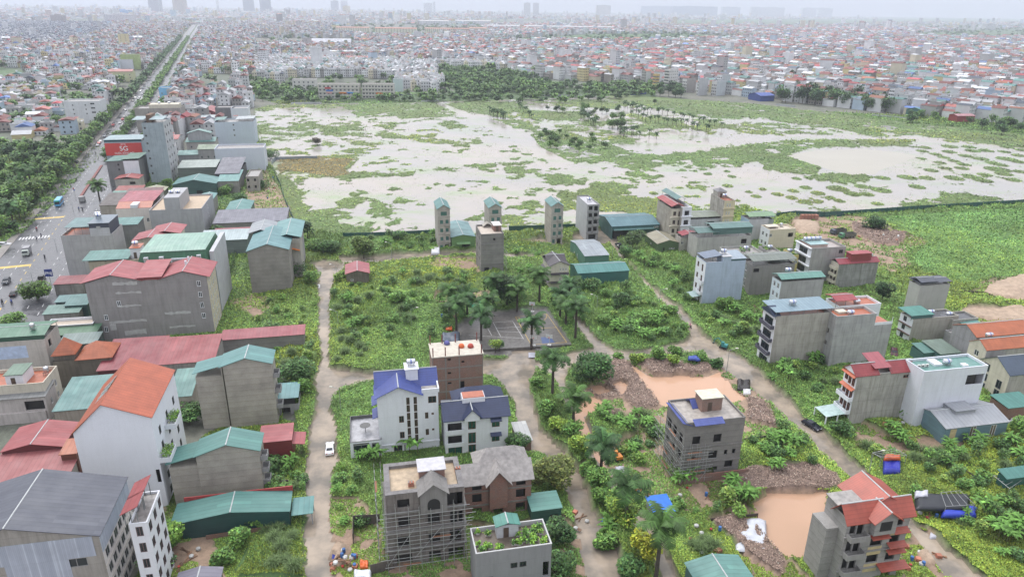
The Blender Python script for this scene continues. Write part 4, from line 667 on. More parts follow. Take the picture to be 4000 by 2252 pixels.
b=HB('brick_frame_house','unfinished brick house with concrete frame, bare columns and orange bundles on its deck','unfinished house',(9,1772,702),(9,2283,658),(9,1732,562),14.,None)
z=[b.h-3.1*i for i in (1,2,3,4)];b.walls(brick((.27,.12,.08)),{'F':[(.33,z[0]+2.1,.8,.6,'o'),(.6,z[0]+1.2,.7,.6,'o'),(.33,z[1]+1.6,.8,.6,'o'),(.33,z[2]+2.,.9,.6,'o'),(.58,z[2]+.6,1.1,2,'o')]});cf=plaster((.25,.23,.21),.3);b.bands([q+.02 for q in z],cf,.06,.3,'FRS');q=MB();
for c in (0,.26,.53,1): q.box(c*b.w-.15*(c>0),-.055,0,c*b.w+.15*(c<1)+.0001,-.01,b.h)
q.build('concrete_frame',cf,b.root);MB().box(-.15,-.15,b.h+.003,b.w+.15,b.d+.15,b.h+.22).build('roof_deck',flatm((.55,.50,.42),.6,0,'deck_screed',.2),b.root);b.zr=b.h+.22
for c in (0.02,.26,.53,.97):
    for y in (.03,.95): MB().box(c*b.w-.12,y*b.d-.12,b.zr+.003,c*b.w+.12,y*b.d+.12,b.zr+2.2).build('column',flatm((.2,.06,.05),.8),b.root)
BRK=b
b=HB('unfinished_mansion','scaffolded grey concrete mansion with tan roof deck and arched attic window','unfinished house',(13,1300,645),(13,2090,530),(13,1262,322),('L',13,1330,1380),None)
W,D=b.w,b.d;z=[b.h*i/4 for i in range(4)];b.walls(plaster((.23,.22,.22),.5),{'F':[(.22,z[3]+1.,2.,1.7,'o'),(.58,z[3]+.9,2.2,2.,'o'),(.88,z[3]+.3,2.6,2.6,'o'),(.22,z[2]+.8,2,2,'o'),(.6,z[2]+.8,2,2,'o'),(.86,z[2]+.4,1.2,2.4,'o'),(.95,z[2]+.4,.7,2.4,'o'),(.2,z[1]+.5,2,2.2,'o'),(.6,z[1]+.5,2,2.2,'o'),(.88,z[1]+.3,2,2.6,'o'),(.6,.4,2,2.2,'o'),(.2,.1,2.6,2.6,'o'),(.88,.1,2.6,2.6,'o')],'S':g((.3,.6),[a+.6 for a in z],1.5,1.9,'o')},fmats={'F':plaster((.24,.215,.2),.7)})
b.flat(flatm((.47,.36,.24),.4,0,'sand_screed',.3),.5,t=.9);b.bands(z[1:],plaster((.26,.25,.24),.3),.35,.3,'FRS')
b.box(W*.45,D*.35,W*.78,D*.72,b.zr,b.zr+2.3,brick((.3,.13,.09)),roof=flatm((.5,.49,.52),.5),door=False);b.gable('y',1.9,plaster((.24,.23,.22),.4),.25,x0=W*.42,x1=W*.78,y0=-1.2,y1=D*.3,z=b.h+.1,cap=False,name='attic_gable')
MB().add([(W*.43,-1.1,z[3]),(W*.77,-1.1,z[3]),(W*.77,-1.1,b.h+.2),(W*.6,-1.1,b.h+1.9),(W*.43,-1.1,b.h+.2),(W*.43,-.01,z[3]),(W*.77,-.01,z[3]),(W*.77,-.01,b.h+.2),(W*.6,-.01,b.h+1.9),(W*.43,-.01,b.h+.2)],[(0,1,2,3,4),(9,8,7,6,5),(0,4,9,5),(1,6,7,2),(0,5,6,1)]).build('attic_bay',plaster((.25,.24,.23),.4),b.root)
_ao=MB().add([(W*.6+1.05*math.cos(math.pi*i/10),-1.13,z[3]+1.9+1.05*math.sin(math.pi*i/10)) for i in range(11)]+[(W*.6-1.05,-1.13,z[3]+.8),(W*.6+1.05,-1.13,z[3]+.8)],[tuple(range(13))]).build('arched_shade_panel',flatm((.02,.02,.02),.9,0,'painted_opening_shade',0),b.root)  # no hole cut: flat arched panel, shade of the opening painted black
MAN=b
for k_,(fx,fy) in enumerate(((.3,.25),(.93,.55))):
    q=MB();[q.box(.25*i,0,.01,.25*i+.23,.7,.9-.15*(i%2)) for i in range(4)];o=q.build('brick_stack',brick((.5,.16,.09)));c_,s_=math.cos(b.th),math.sin(b.th);o.location=(b.o[0]+fx*W*c_-fy*D*s_,b.o[1]+fx*W*s_+fy*D*c_,b.zr);o.rotation_euler=(0,0,b.th)
    tag(o,('orange brick stack at the front of the tan roof deck','orange brick stack at the right side of the tan roof deck')[k_],'bricks')
b=HB('brick_villa','unfinished red brick villa with grey concrete hipped and gabled roof beside the scaffolded mansion','unfinished house',(13,2100,520),(14,195,435),(13,2065,330),('R',14,195,800),None)
W,D=b.w,b.d;z=[b.h*i/2.7 for i in range(3)];b.walls(brick((.30,.12,.08)),{'F':g((.18,.5,.84),[z[1]+.8,.8],1.8,1.9,'o')+[(.18,z[2]+.4,1.8,1.3,'o'),(.84,z[2]+.4,1.8,1.3,'o')]});b.bands(z[1:],cf,.1,.3);rc=flatm((.36,.335,.32),.7,0,'bare_concrete_roof',.3)
b.gable('x',2.2,rc,.5,y1=D,cap=False);b.gable('y',2.6,rc,.4,x0=W*.33,x1=W*.66,y0=-1.,y1=D*.5,cap=False);b.hip(2.6,rc,.3,z=b.h+1.3,x0=W*.2,x1=W*1.0,y0=D*.45,y1=D*1.3)
MB().add([(W*.36,-.8,z[1]-.5),(W*.63,-.8,z[1]-.5),(W*.63,-.8,b.h),(W*.495,-.8,b.h+2.3),(W*.36,-.8,b.h),(W*.36,-.01,z[1]-.5),(W*.63,-.01,z[1]-.5),(W*.63,-.01,b.h),(W*.495,-.01,b.h+2.3),(W*.36,-.01,b.h)],[(0,1,2,3,4),(0,4,9,5),(1,6,7,2),(0,5,6,1)]).build('front_bay',brick((.30,.12,.08)),b.root)
b=HB('red_roof_villa','large unfinished grey villa with bright red tiled roofs, small red awnings and yellow panels','unfinished house',(15,800,865),(15,1465,800),(15,560,655),14.2,None)
W,D=b.w,b.d;z=[b.h*i/4 for i in range(4)];b.walls(courses((.30,.29,.275)),{'F':[q for a in z for q in ((.1,a+.5,1.1,2.2,'o'),(.22,a+.2,1.2,2.6,'o'))]+[(.53,a+.9,2.2,1.9,'o') for a in z[1:]]+[(.53,z[i]-.9,2.6,1.7,'p') for i in (1,2,3)][:2]+[(.82,a+.9,1.8,1.7,'o') for a in z]+[(.82,z[i]-.9,1.9,.7,'p') for i in (2,3)]});rr=tiles((.46,.10,.065));b.bands(z[1:],plaster((.3,.29,.28),.3),.25,.25,'F')
for i in (1,2,3): b.balcony('F',.1,W*.3,z[i]+.1,1.4,plaster((.3,.29,.28),.3))
for i,zz in enumerate((z[3]-.4,z[2]+.8,z[2]-.4)): b.awning('F',(.53,.85,.85)[i],zz+.5,3.4,1.1,rr)
b.awning('F',.85,z[1]+.6,5.5,1.6,rr);b.awning('F',.85,z[3]+.7,3.,1.1,rr)
b.gable('x',1.9,rr,.6,y0=0,y1=D*.55);b.gable('y',1.7,rr,.4,x0=W*.33,x1=W*.72,y0=-1.4,y1=D*.3,z=b.h+.1);b.gable('y',2.1,rr,.5,x0=W*.35,x1=W*1.,y0=D*.3,y1=D*1.35,z=b.h+.3);b.box(.1,D*.5,W*.4,D*1.0,b.h-2.6,b.h+.6,courses((.3,.295,.28)),'stair_house',roof=floorm,door=False)
MB().box(W*.35,D+.01,0,W,D*1.3,b.h).build('rear_wing',courses((.30,.29,.275)),b.root);MB().box(-2.2,D*.3,0,-.01,D*1.,b.h*.8).build('side_wing',courses((.30,.29,.275)),b.root)
MB().add([(W*.36,-1.2,b.h-2.9),(W*.7,-1.2,b.h-2.9),(W*.7,-1.2,b.h),(W*.53,-1.2,b.h+1.9),(W*.36,-1.2,b.h),(W*.36,-.01,b.h-2.9),(W*.7,-.01,b.h-2.9),(W*.7,-.01,b.h),(W*.53,-.01,b.h+1.9),(W*.36,-.01,b.h)],[(0,1,2,3,4),(0,4,9,5),(1,6,7,2),(0,5,6,1)]).build('front_bay',courses((.30,.29,.275)),b.root)
MB().box(W*.44,-1.25,b.h-2.1,W*.62,-1.21,b.h-.3).build('bay_shade_panel',flatm((.02,.02,.02),.9,0,'painted_opening_shade',0),b.root)  # solid bay front: black plate paints the shade inside an opening
# --- villas at the crossing
b=HB('white_villa','tall white villa with royal blue tiled roofs and small white rooftop tower','villa',(9,1215,1100),(9,1830,1035),(9,1165,905),('L',13,1272,255),None)
W,D=b.w,b.d;z=[b.h*i/4 for i in range(4)];bl=tiles((.065,.095,.33));b.walls(wht,{'F':[(.5,z[i]+a,.7,1.7,'w') for i in (1,2,3) for a in (-.5,1.3)]+[(.62,z[i]+a,.7,1.7,'w') for i in (1,2,3) for a in (-.5,1.3)]+[(.38,z[2]+.8,1.,1.6,'w'),(.38,z[1]+.6,1.,1.6,'w'),(.3,.9,1.8,1.7,'w'),(.8,z[2]+1.2,.7,1.5,'w'),(.8,z[1]+.8,.7,1.5,'w'),(.9,z[2]+2.,.5,.5,'w'),(.9,z[1]+1.8,.5,.5,'w'),(.9,z[3]+1.2,1.7,1.6,'w')]},frame=(.12,.06,.035),gab=None)
b.gable('y',2.2,bl,.4,x0=-.2,x1=W*.72,y0=-.3,y1=D*.6);MB().add([(0,0,b.h),(W*.72,0,b.h),(W*.36,0,b.h+2.1)],[(0,1,2)]).build('front_gable',wht,b.root);b.gable('x',2.4,bl,.4,y0=D*.4,y1=D*1.1,z=b.h+.2);b.box(W*.5,D*.5,W*.7,D*.85,b.h,b.h+3.6,wht,'roof_tower',roof=wht,door=False);b.tank(W*.6,D*.67,b.h+3.8,.4)
MB().box(W*.74,.2,b.h-.02,W*.99,D*.42,b.h+.02).build('roof_terrace',floorm,b.root);q=MB();q.box(W*.73,-.03,b.h+.0,W*1.02,.2,b.h+.9);q.box(W*1.0,.21,b.h,W*1.02,D*.4,b.h+.9);q.build('parapet',wht,b.root);MB().box(-.1,-.15,2.8,W+.1,-.003,3.1).build('string_course',wht,b.root)
for zz in (z[2]+.5,z[3]): b.awning('S',.3,zz,D*.5,1.2,bl)
b=HB('white_wing','low white wing with roof terrace and satellite dish beside the tall blue roofed villa','house',(13,945,100),(13,1262,72),(9,930,1290),('L',13,958,300),None)
b.walls(wht,{'F':[(.35,2.6,b.w*.5,2.,'W'),(.8,2.6,b.w*.22,1.8,'W')]},frame=(.15,.15,.15));b.flat(flatm((.45,.45,.47),.3,0,'wet_tile_floor',.3),.7,mat=flatm((.12,.12,.12),.5,0,'dark_rail'),t=.12)
o=b.root;dsh=MB().lathe([(.05,0),(1.1,.35),(1.15,.38),(1.05,.36)],(b.w*.5,b.d*.45,b.zr+1.3),16).build('satellite_dish',flatm((.13,.13,.13),.5,.3,'mesh_dish'),o,True);MB().tube((b.w*.5,b.d*.45,b.zr),(b.w*.5,b.d*.45,b.zr+1.3),.08).build('dish_mast',flatm((.2,.2,.2),.5),dsh)
b=HB('navy_roof_villa','white villa with navy tiled roofs, terracotta topped tower and small gable','villa',(9,1900,1312),(9,2540,1262),(9,1872,1120),('L',13,1905,250),None)
W,D=b.w,b.d;z=[b.h*i/3 for i in range(3)];nv=tiles((.045,.06,.13));b.walls(wht,{'F':[(.15,z[2]-.1,W*.22,2.2,'o'),(.15,z[1],W*.22,2.2,'o'),(.15,.2,W*.22,2.4,'w'),(.42,z[2]+.3,1.6,2.4,'W'),(.42,z[1],1.6,2.6,'W'),(.42,.2,1.6,2.6,'W'),(.8,z[2]+.2,1.7,1.8,'w'),(.8,z[1]-.2,1.7,1.8,'w')]},frame=(.12,.06,.035),tint=(.02,.08,.07))
b.gable('x',2.4,nv,.5,y1=D*.75);b.gable('y',2.,nv,.3,x0=W*.28,x1=W*.56,y0=-.8,y1=D*.3,z=b.h+.2);MB().add([(W*.3,-.7,b.h-.6),(W*.54,-.7,b.h-.6),(W*.54,-.7,b.h+.2),(W*.42,-.7,b.h+2.),(W*.3,-.7,b.h+.2),(W*.3,-.01,b.h-.6),(W*.54,-.01,b.h-.6),(W*.54,-.01,b.h+.2),(W*.42,-.01,b.h+2.),(W*.3,-.01,b.h+.2)],[(0,1,2,3,4),(0,4,9,5),(1,6,7,2),(0,5,6,1)]).build('front_gable',wht,b.root)
b.box(W*.3,D*.3,W*.66,D*.65,b.h,b.h+3.1,wht,'roof_tower',roof=terra,ov=-.15,door=False);b.hip(2.6,nv,.4,z=b.h+.4,x0=W*.2,x1=W,y0=D*.6,y1=D*1.3);b.awning('F',.8,z[2]+2.5,2.4,.9,nv);b.awning('F',.8,z[1]+2.1,2.4,.9,nv);b.balcony('F',0,W*.28,z[2]-.2,.6,wht);b.balcony('F',0,W*.28,z[1]-.1,.6,wht)
b=HB('roof_garden_house','grey rendered house with planted roof garden and teal topped stair room','house',(13,2212,1222),(14,400,1112),(13,2122,965),9.,None)
W,D=b.w,b.d;b.walls(plaster((.28,.28,.29),.2),{'F':[(.18,3.,1.,1.,'W'),(.5,5.2,1.1,1,'W'),(.62,5.2,1.1,1,'W'),(.93,2.5,1.,3,'o')]},frame=(.04,.04,.04));b.flat(flatm((.16,.13,.10),.4,0,'wet_garden_floor',.3),.8,mat=plaster((.5,.5,.5),.2));b.box(W*.33,D*.62,W*.62,D*.98,b.zr,b.zr+2.5,lgr,roof=None);b.gable('y',.5,SH((.06,.28,.22)),.3,z=b.zr+2.5,x0=W*.33,x1=W*.62,y0=D*.62,y1=D*.98)
rn=random.Random(4);b.pots(W*.05,D*.1,W*.25,D*.95,b.zr,10,rn);b.pots(W*.6,D*.12,W*.95,D*.9,b.zr,26,rn);b.pots(W*.3,D*.08,W*.6,D*.3,b.zr,6,rn)
b=HB('teal_shed','small teal roofed shed between the brick villa and the flooded lane','shed',(14,200,775),(14,503,762),(14,205,628),3.6,None);b.walls(SH((.04,.14,.12),2),{'F':[(.75,.05,1.6,2.2,'o')]});b.mono(.3,SH((.10,.30,.25),1,rust=.1),.2)
b=HB('tin_shed','low shed with pale corrugated tin roof behind the navy roofed villa','shed',(14,60,60),(14,205,95),(10,0,1365),3.4,A);b.walls(brick());b.mono(.3,SH((.55,.56,.55)),.3)
b=HB('teal_shed','large teal and jade sheet roof shed at the bottom edge beside the clay heap','shed',(14,1900,1560),(14,2420,1460),(14,1925,1290),4.5,A);b.walls(SH(TEAL,2));b.gable('y',1.,SH((.12,.32,.28),1,rust=.4),.3,pos=.5)
b=HB('blue_tarp_hut','grey sheet walled hut covered with a bright blue tarpaulin under the palms','hut',(14,1440,815),(14,1620,770),(14,1375,670),3.,None);b.walls(SH((.42,.43,.45),2,pitch=.3));b.mono(.5,flatm((.02,.16,.60),.35,0,'blue_tarpaulin',.15),.3)
# --- left bank of the street: sheds, blocks and town houses
b=HB('white_block','tall white building with orange tiled roof, skylight and planted corner balconies','house',(8,700,1360),(8,1525,1290),(8,1685,830),20.,None,d=18.,w=13.2)
W,D=b.w,b.d;z=[b.h*i/6 for i in range(6)];oto=tiles((.50,.12,.055),1);wh=plaster((.78,.80,.86),.06);b.walls(wh,{'R':g((.2,.5,.8),[a+.8 for a in z[:5]],1.3,1.8,'w'),'F':[(.95,z[2]-1,.7,3.,'o')]},h=b.h-2,frame=(.1,.1,.1))
XR=W*.42;MB().add([(0,0,18),(W,0,18),(W,0,20),(XR,0,23.4),(0,D,18),(W,D,18),(W,D,20),(XR,D,23.4)],[(0,1,2,3),(7,6,5,4),(1,5,6,2)]).build('gable_wall',wh,b.root)
MB().slab([(-.3,D+.3,18),(-.3,-.3,18),(XR,-.3,23.5),(XR,D+.3,23.5)],.12).slab([(XR,D+.3,23.5),(XR,-.3,23.5),(W+.3,-.3,19.95),(W+.3,D+.3,19.95)],.12).build('roof',oto,b.root)
for i in (3,4): o=b.balcony('R',D*(.0 if i==3 else .35),D*(.25 if i==3 else .62),z[i]+.1,2.,wht)
for yy,zz in ((D*.1,z[3]),(D*.5,z[4])):
    r=np.random.default_rng(int(zz));m=300;tag(link('balcony_plants',leaves('balcony_plants',W+r.uniform(.2,1.9,m),yy+r.uniform(-.08*D,.12*D,m),zz+.6+r.random(m)*1.3,np.full(m,.2),r.uniform(0,1.3,m),greens(m,r,(.12,.25,.04)),r,.5),b.root))
q=MB();x0,x1=W*.16,W*.36;zz=lambda x:18+5.5*(x/XR)+.03
q.slab([(x0,D*.35,zz(x0)+.15),(x1,D*.35,zz(x1)+.15),(x1,D*.66,zz(x1)+.15),(x0,D*.66,zz(x0)+.15)],.1);o=q.build('skylight',flatm((.25,.28,.24),.15,0,'skylight_glass'),b.root);q=MB()
for y in (.35,.45,.555,.66): q.slab([(x0,D*y-.06,zz(x0)+.2),(x1,D*y-.06,zz(x1)+.2),(x1,D*y+.06,zz(x1)+.2),(x0,D*y+.06,zz(x0)+.2)],.1)
q.build('skylight_frame',wht,o)
b=HB('slate_roof_block','big block with dark slate roof and pale blue sheet walls at the bottom left','house',(12,-820,1210),(12,975,1062),(12,1212,462),15.,None)
W,D=b.w,b.d;z=[b.h*i/5 for i in range(5)];b.walls(plaster((.36,.34,.31),.4),{'R':g((.12,.27,.42,.57,.72,.87),[a+.7 for a in z[:4]],1.5,1.7,'w'),'F':[(.65,z[3]-.5,1.2,1.1,'w'),(.84,z[3]+.6,3.,1.6,'w')]},fmats={'R':plaster((.68,.64,.62),.15)},gab='y',rise=3.2,frame=(.25,.25,.25))
b.gable('y',3.2,SH((.095,.105,.14),1,pitch=.9,rust=.05),.3,cap=True);MB().box(-.03,-.06,z[4]-.7,W*.96,-.005,b.h).build('sheet_cladding',SH((.50,.56,.68),0,pitch=.25),b.root);MB().box(W+.005,.0,z[4]-.3,W+.05,D,b.h).build('sheet_cladding',SH((.50,.56,.68),1,pitch=.25),b.root);MB().box(W*.44,-.05,z[3]-1.6,W*.8,-.006,z[4]-.72).build('sheet_cladding',SH((.50,.56,.68),0,pitch=.25),b.root)
b.bands([a-.1 for a in z[1:4]],plaster((.6,.55,.5),.2),.08,.2,'R')
b=HB('white_strip_house','slim white building with dark windows and narrow red sheet roofs beside the slate roof','house',(12,1295,925),(12,1480,900),(12,1390,605),15.5,-66+78)
z=[b.h*i/5 for i in range(5)];b.walls(wht,{'R':g((.15,.5,.85),[a+.7 for a in z],1.4,1.8,'w'),'F':g((.5,),[a+.7 for a in z],1.,1.8,'w')},frame=(.15,.1,.1));b.flat(floorm,.3);b.canopy(-.25,.02,.55,.48,b.zr,2.3,SH((.35,.05,.05)),'mono',1.,'x');b.canopy(-.25,.5,.55,.98,b.zr,2.3,SH((.35,.05,.05)),'mono',1.,'x')
b=HB('block_wall_house','grey block walled house with teal gable roof and stained drain line','house',(8,2215,790),(9,150,745),(8,1920,850),('R',9,375,1360),None,d=6.2)
W,D=b.w,b.d
b.walls(cemb,{'R':g((.3,.7),[1,4,7],1.2,1.6,'o')},gab='y',rise=1.7);b.gable('y',1.7,SH(TEALR,1,rust=.1),.4)
for i in (1,2,3): b.balcony('R',D*.1,D*.5,b.h*i/4,1.3,grc)
q=MB().box(-5.6,.6,0,-.02,D*.9,b.h-2.4);q.build('side_wing',cemb,b.root);b.mono(1.3,SH(TEALR,1,rust=.1),.3,z=b.h-1.3,x0=-5.8,x1=-.2,y0=.4,y1=D*.9,dir='x',name='side_roof')
MB().box(W*.02,-.06,0,W*.02+.25,-.004,b.h-.2).build('drain_stain_pipe',flatm((.05,.045,.03),.9),b.root)
b=HB('block_wall_house','grey block walled house with lower teal roof above the teal warehouse','house',(12,1965,240),(13,25,165),(12,1700,130),('L',12,2000,720),None,d=5.6)
W,D=b.w,b.d;b.walls(cemb,{'R':g((.3,.7),[1,4,7],1.2,1.6,'o')},gab='y',rise=1.9);b.gable('y',1.9,SH((.095,.27,.24),1,rust=.1),.4)
for i in (1,2,3): b.balcony('R',D*.1,D*.5,b.h*i/4,1.3,grc)
MB().box(-5.,0.2,0,-.02,D*.85,b.h-2.2).build('side_wing',cemb,b.root);b.mono(1.1,SH((.07,.24,.21),1),.3,z=b.h-1.2,x0=-5.2,x1=-.2,y0=.1,y1=D*.9,dir='x',name='side_roof')
b=HB('teal_warehouse','long teal warehouse with red flashing and dark teal walls at the bottom left','warehouse',(12,1815,915),(13,330,785),(12,1640,770),('L',12,1870,1085),None,d=5.6)
W,D=b.w,b.d;b.walls(SH((.02,.095,.09),2,pitch=.4),{},gab='y',rise=1.3);b.gable('y',1.3,SH((.075,.25,.22),1,rust=.1),.25,x0=-1.5);MB().box(-.5,D+.3,b.h-.2,W+.3,D+.5,b.h+1.1).build('red_flashing',flatm((.4,.05,.05),.5),b.root)
b.mono(.3,SH((.07,.26,.25)),.0,z=b.h-1.2,x0=W+.3,x1=W+4.2,y0=0,y1=D*.85,dir='y',name='side_canopy');q=MB();[q.box(W+3.8,y,0,W+4.,y+.2,b.h-1.1) for y in (.2,D*.75)];q.build('canopy_posts',grc,b.root)
b=HB('maroon_shed','maroon sheet metal shed with side awning above the street','shed',(13,30,98),(13,355,78),(9,10,1405),('R',13,335,300),None);b.walls(SH((.27,.03,.035),2,pitch=.35));b.mono(.4,SH((.42,.09,.10),1),.15);b.mono(-.4,SH((.42,.08,.09)),0,z=b.h-1.,x0=b.w+.05,x1=b.w+2.6,y0=0,y1=b.d*.8,dir='x',name='side_awning')
b=HB('grey_slab_block','huge grey rendered block with pink red gable roofs, plaster patches and few windows','apartment block',(4,835,1415),(4,2085,1318),(4,2115,1190),('L',8,990,543),None)
W,D=b.w,b.d;H=b.h;D=b.d=max(D,9)
b.walls(plaster((.32,.305,.30),.3),{'F':[(.115,H*.35,1.,1.7,'W'),(.055+.04,H*.35-3.6,1.,1.7,'W'),(.27-.03,H*.35+3.5+.4,1.,1.7,'W')]+[(.925,H-2.8-3.3*i,1.,1.7,'W') for i in range(4)],'R':g((.2,.4,.6,.8),[H*i/6+.8 for i in range(6)],1.,1.6,'w')},fmats={'R':plaster((.6,.54,.42),.3)},frame=(.8,.82,.85))
RG=SH((.42,.085,.095),1,pitch=.8,rust=.1);b.gable('y',2.,RG,.4,x0=-.8,x1=W*.46,z=H+.1);b.gable('y',2.,RG,.4,x0=W*.6,x1=W+.5,z=H+.1);b.mono(.8,RG,.1,z=H+.9,x0=W*.42,x1=W*.63,y0=-.5,y1=D,dir='y')
MB().box(W*.43,0.02,H,W*.62,.3,H+1.0).build('roof_step',SH((.4,.06,.06),2),b.root);MB().add([(0,.01,H),(W*.46-.4,.01,H),(W*.23,.01,H+1.95)],[(0,1,2)]).build('gable_wall',b.wallmat,b.root);MB().add([(W*.6+.3,.01,H),(W,.01,H),(W*.8,.01,H+1.9)],[(0,1,2)]).build('gable_wall',b.wallmat,b.root)
pm=flatm((.50,.50,.49),.8,0,'plaster_patch',.2);rn=random.Random(8)
def patch(x0,x1,z0,z1):
    n=8;t=[(x0+(x1-x0)*i/n,-.008,z1+rn.uniform(-.18,.18)) for i in range(n+1)];bo=[(x0+(x1-x0)*i/n,-.008,z0+rn.uniform(-.18,.18)) for i in range(n+1)];MB().add(t+bo,[(i,n+1+i,n+2+i,i+1) for i in range(n)]).build('plaster_patch',pm,b.root)
for a in ((.22,.42,.94,.99),(.23,.44,.79,.82),(.23,.42,.56,.59),(.13,.44,.29,.33),(.13,.18,.17,.28),(.24,.42,.07,.15),(.6,.82,.38,.42),(.62,.84,.14,.17)): patch(a[0]*W,a[1]*W,a[2]*H,a[3]*H)
SLB=b
for fx,fy in ((.8,.75),(.8,.45)): b.box(fx*W-.25,fy*D,fx*W+.25,fy*D+.5,H+1.9,H+3.2,wht,'roof_vent',door=False)
b=HB('green_mansard_block','block with pale mint flat top and dark green mansard front with white framed windows','apartment block',(4,1385,1228),(4,2108,1192),(4,2150,990),16.5,None)
W,D=b.w,b.d;b.walls(crm,{'R':g((.3,.7),[2,6,10,13],1,1.6,'w')});q=MB();i_=1.2;gm_=SH((.04,.18,.085),0,pitch=.5,rust=.05);q.add([(-.2,-.2,b.h),(W+.2,-.2,b.h),(W+.2,D+.2,b.h),(-.2,D+.2,b.h),(i_,i_,b.h+4),(W-i_,i_,b.h+4),(W-i_,D-i_,b.h+4),(i_,D-i_,b.h+4)],[(0,1,5,4),(1,2,6,5),(2,3,7,6),(3,0,4,7)]);q.build('mansard',gm_,b.root)
b.hip(.7,SH((.28,.47,.38),0,rust=.05),.3,z=b.h+4,x0=i_,x1=W-i_,y0=i_,y1=D-i_,top=.6)
for f in (.13,.34,.86):
    o=MB().box(W*f-.6,-.15,b.h+.4,W*f+.6,1.,b.h+2.6).build('dormer',wht,b.root);MB().box(W*f-.42,-.2,b.h+.6,W*f+.42,-.155,b.h+2.4).build('pane',flatm((.4,.38,.34),.6,0,'blind',0),o)
MB().box(W*.47,-.2,b.h+.3,W*.7,1.,b.h+1.9).build('arched_dormer',wht,b.root);MB().box(W*.49,-.24,b.h+.4,W*.68,-.205,b.h+1.6).build('dormer_opening',flatm((.3,.28,.26),.6),b.root)
MB().box(W+.35,0,0,W+1.6,D,b.h+3.6).build('side_wing',lgr,b.root)
b=HB('beige_house','beige house with teal sheet roof beside the green mansard block','house',(4,888,1185),(4,1390,1160),(4,885,1110),13.,None);b.walls(plaster((.5,.44,.34),.4),{'F':[(.68,b.h-2.6,1.2,.7,'w')]});b.flat(floorm,.3);b.canopy(-.08,-.08,.8,.95,b.zr,1.,SH((.10,.27,.24),0),'mono',.5,'y',3);b.box(b.w*.82,b.d*.3,b.w*1.02,b.d*.9,b.zr,b.zr+3.4,wht,'stair_house',roof=terra);b.tank(b.w*.9,b.d*.6,b.zr+3.6,.3)
b=HB('grey_wall_house','tall blank pale grey wall house with navy box room and roof terrace on the avenue','house',(4,608,925),(4,1128,900),(4,640,830),('L',4,685,1345),None)
W,D=b.w,b.d;b.walls(plaster((.42,.42,.42),.3));b.flat(terra,.7);b.box(W*.58,.02,W*.97,D*.9,b.zr,b.zr+4.6,flatm((.05,.06,.09),.4,0,'navy_panel',.1),'navy_room',roof=flatm((.16,.20,.24),.3,0,'grey_roof'),door=False);MB().box(W*.58,-.02,b.h-.5,W*.97,.018,b.zr+3.).build('upper_wall',lgr,b.root);MB().box(W*.72,-.06,b.h+1.8,W*.8,-.0,b.h+2.9).build('window',flatm((.4,.4,.4),.5),b.root);b.canopy(.1,.1,.56,1,b.zr,3.3,SH((.14,.26,.27)),'mono',.3,'y',4);b.tank(W*.68,D*.5,b.zr+4.8,.6);b.tank(W*.6,D*.8,b.zr+4.8,.3)
b=HB('teal_grey_house','grey rendered house with teal roof strip behind the pale blank wall','house',(4,1120,815),(4,1375,812),(4,1100,758),10.5,None);b.walls(plaster((.2,.2,.2),.4));b.flat(floorm,.3);b.canopy(0,0,1,1,b.zr,.4,SH((.10,.27,.25)),'mono',.4,'y',3)
b=HB('cream_house','cream house with pink roof and orange tiled band beside the big grey twin tank house','house',(4,1165,650),(4,1520,640),(4,1145,560),11.,None);W,D=b.w,b.d;b.walls(plaster((.68,.62,.58),.15),{'F':[(.85,5,1,1.8,'w'),(.5,8.4,.5,.4,'w')]});b.mono(1.6,tiles((.45,.12,.06)),0,z=b.h,y0=0,y1=D*.35);b.mono(.4,SH((.42,.09,.12)),.2,z=b.h+1.6,y0=D*.35,y1=D*1.4,x0=0);MB().box(W*.42,-.1,b.h+.1,W*.62,D*.36,b.h+1.5).build('dormer',wht,b.root);MB().box(0,D,0,W,D*1.4,b.h+1.6).build('rear_wing',grp,b.root)
b=HB('twin_tank_house','large pale grey stepped house with tall tower carrying two steel water tanks','house',(4,1500,665),(4,2025,650),(4,1550,520),('R',4,2062,925),None);W,D=b.w,b.d;b.walls(plaster((.40,.40,.42),.25),{'R':g((.5,),[2,5,8.5],1,1.5,'w')});b.flat(flatm((.5,.38,.26),.5),.6);b.box(W*.31,.01,W*.6,D*.7,b.zr,b.zr+5.6,plaster((.42,.42,.44),.2),'stair_tower',door=False)
for i in (0,1): b.tank(W*(.38+.13*i),D*.3,b.zr+5.6,.1)
b=HB('pink_roof_house','beige house with double pink red gable roofs behind the green mansard block','house',(4,1330,975),(4,1655,958),(4,1255,900),12.,None);b.walls(plaster((.42,.38,.32),.4),{},gab='y',rise=1.2);b.gable('y',1.2,RG,.4);b.gable('y',1.,RG,.4,x0=b.w*.4,x1=b.w*1.35,y0=b.d*.7,y1=b.d*1.8,z=b.h+.2);MB().box(b.w*.5,b.d,0,b.w*1.3,b.d*1.7,b.h+.2).build('rear_wing',crm,b.root)
b=HB('tall_blue_block','tall pale blue grey block with roof rooms and red advertising board on the avenue','apartment block',(4,1420,-210),(4,1640,-215),(0,1640,1285),('R',4,1735,385),None)
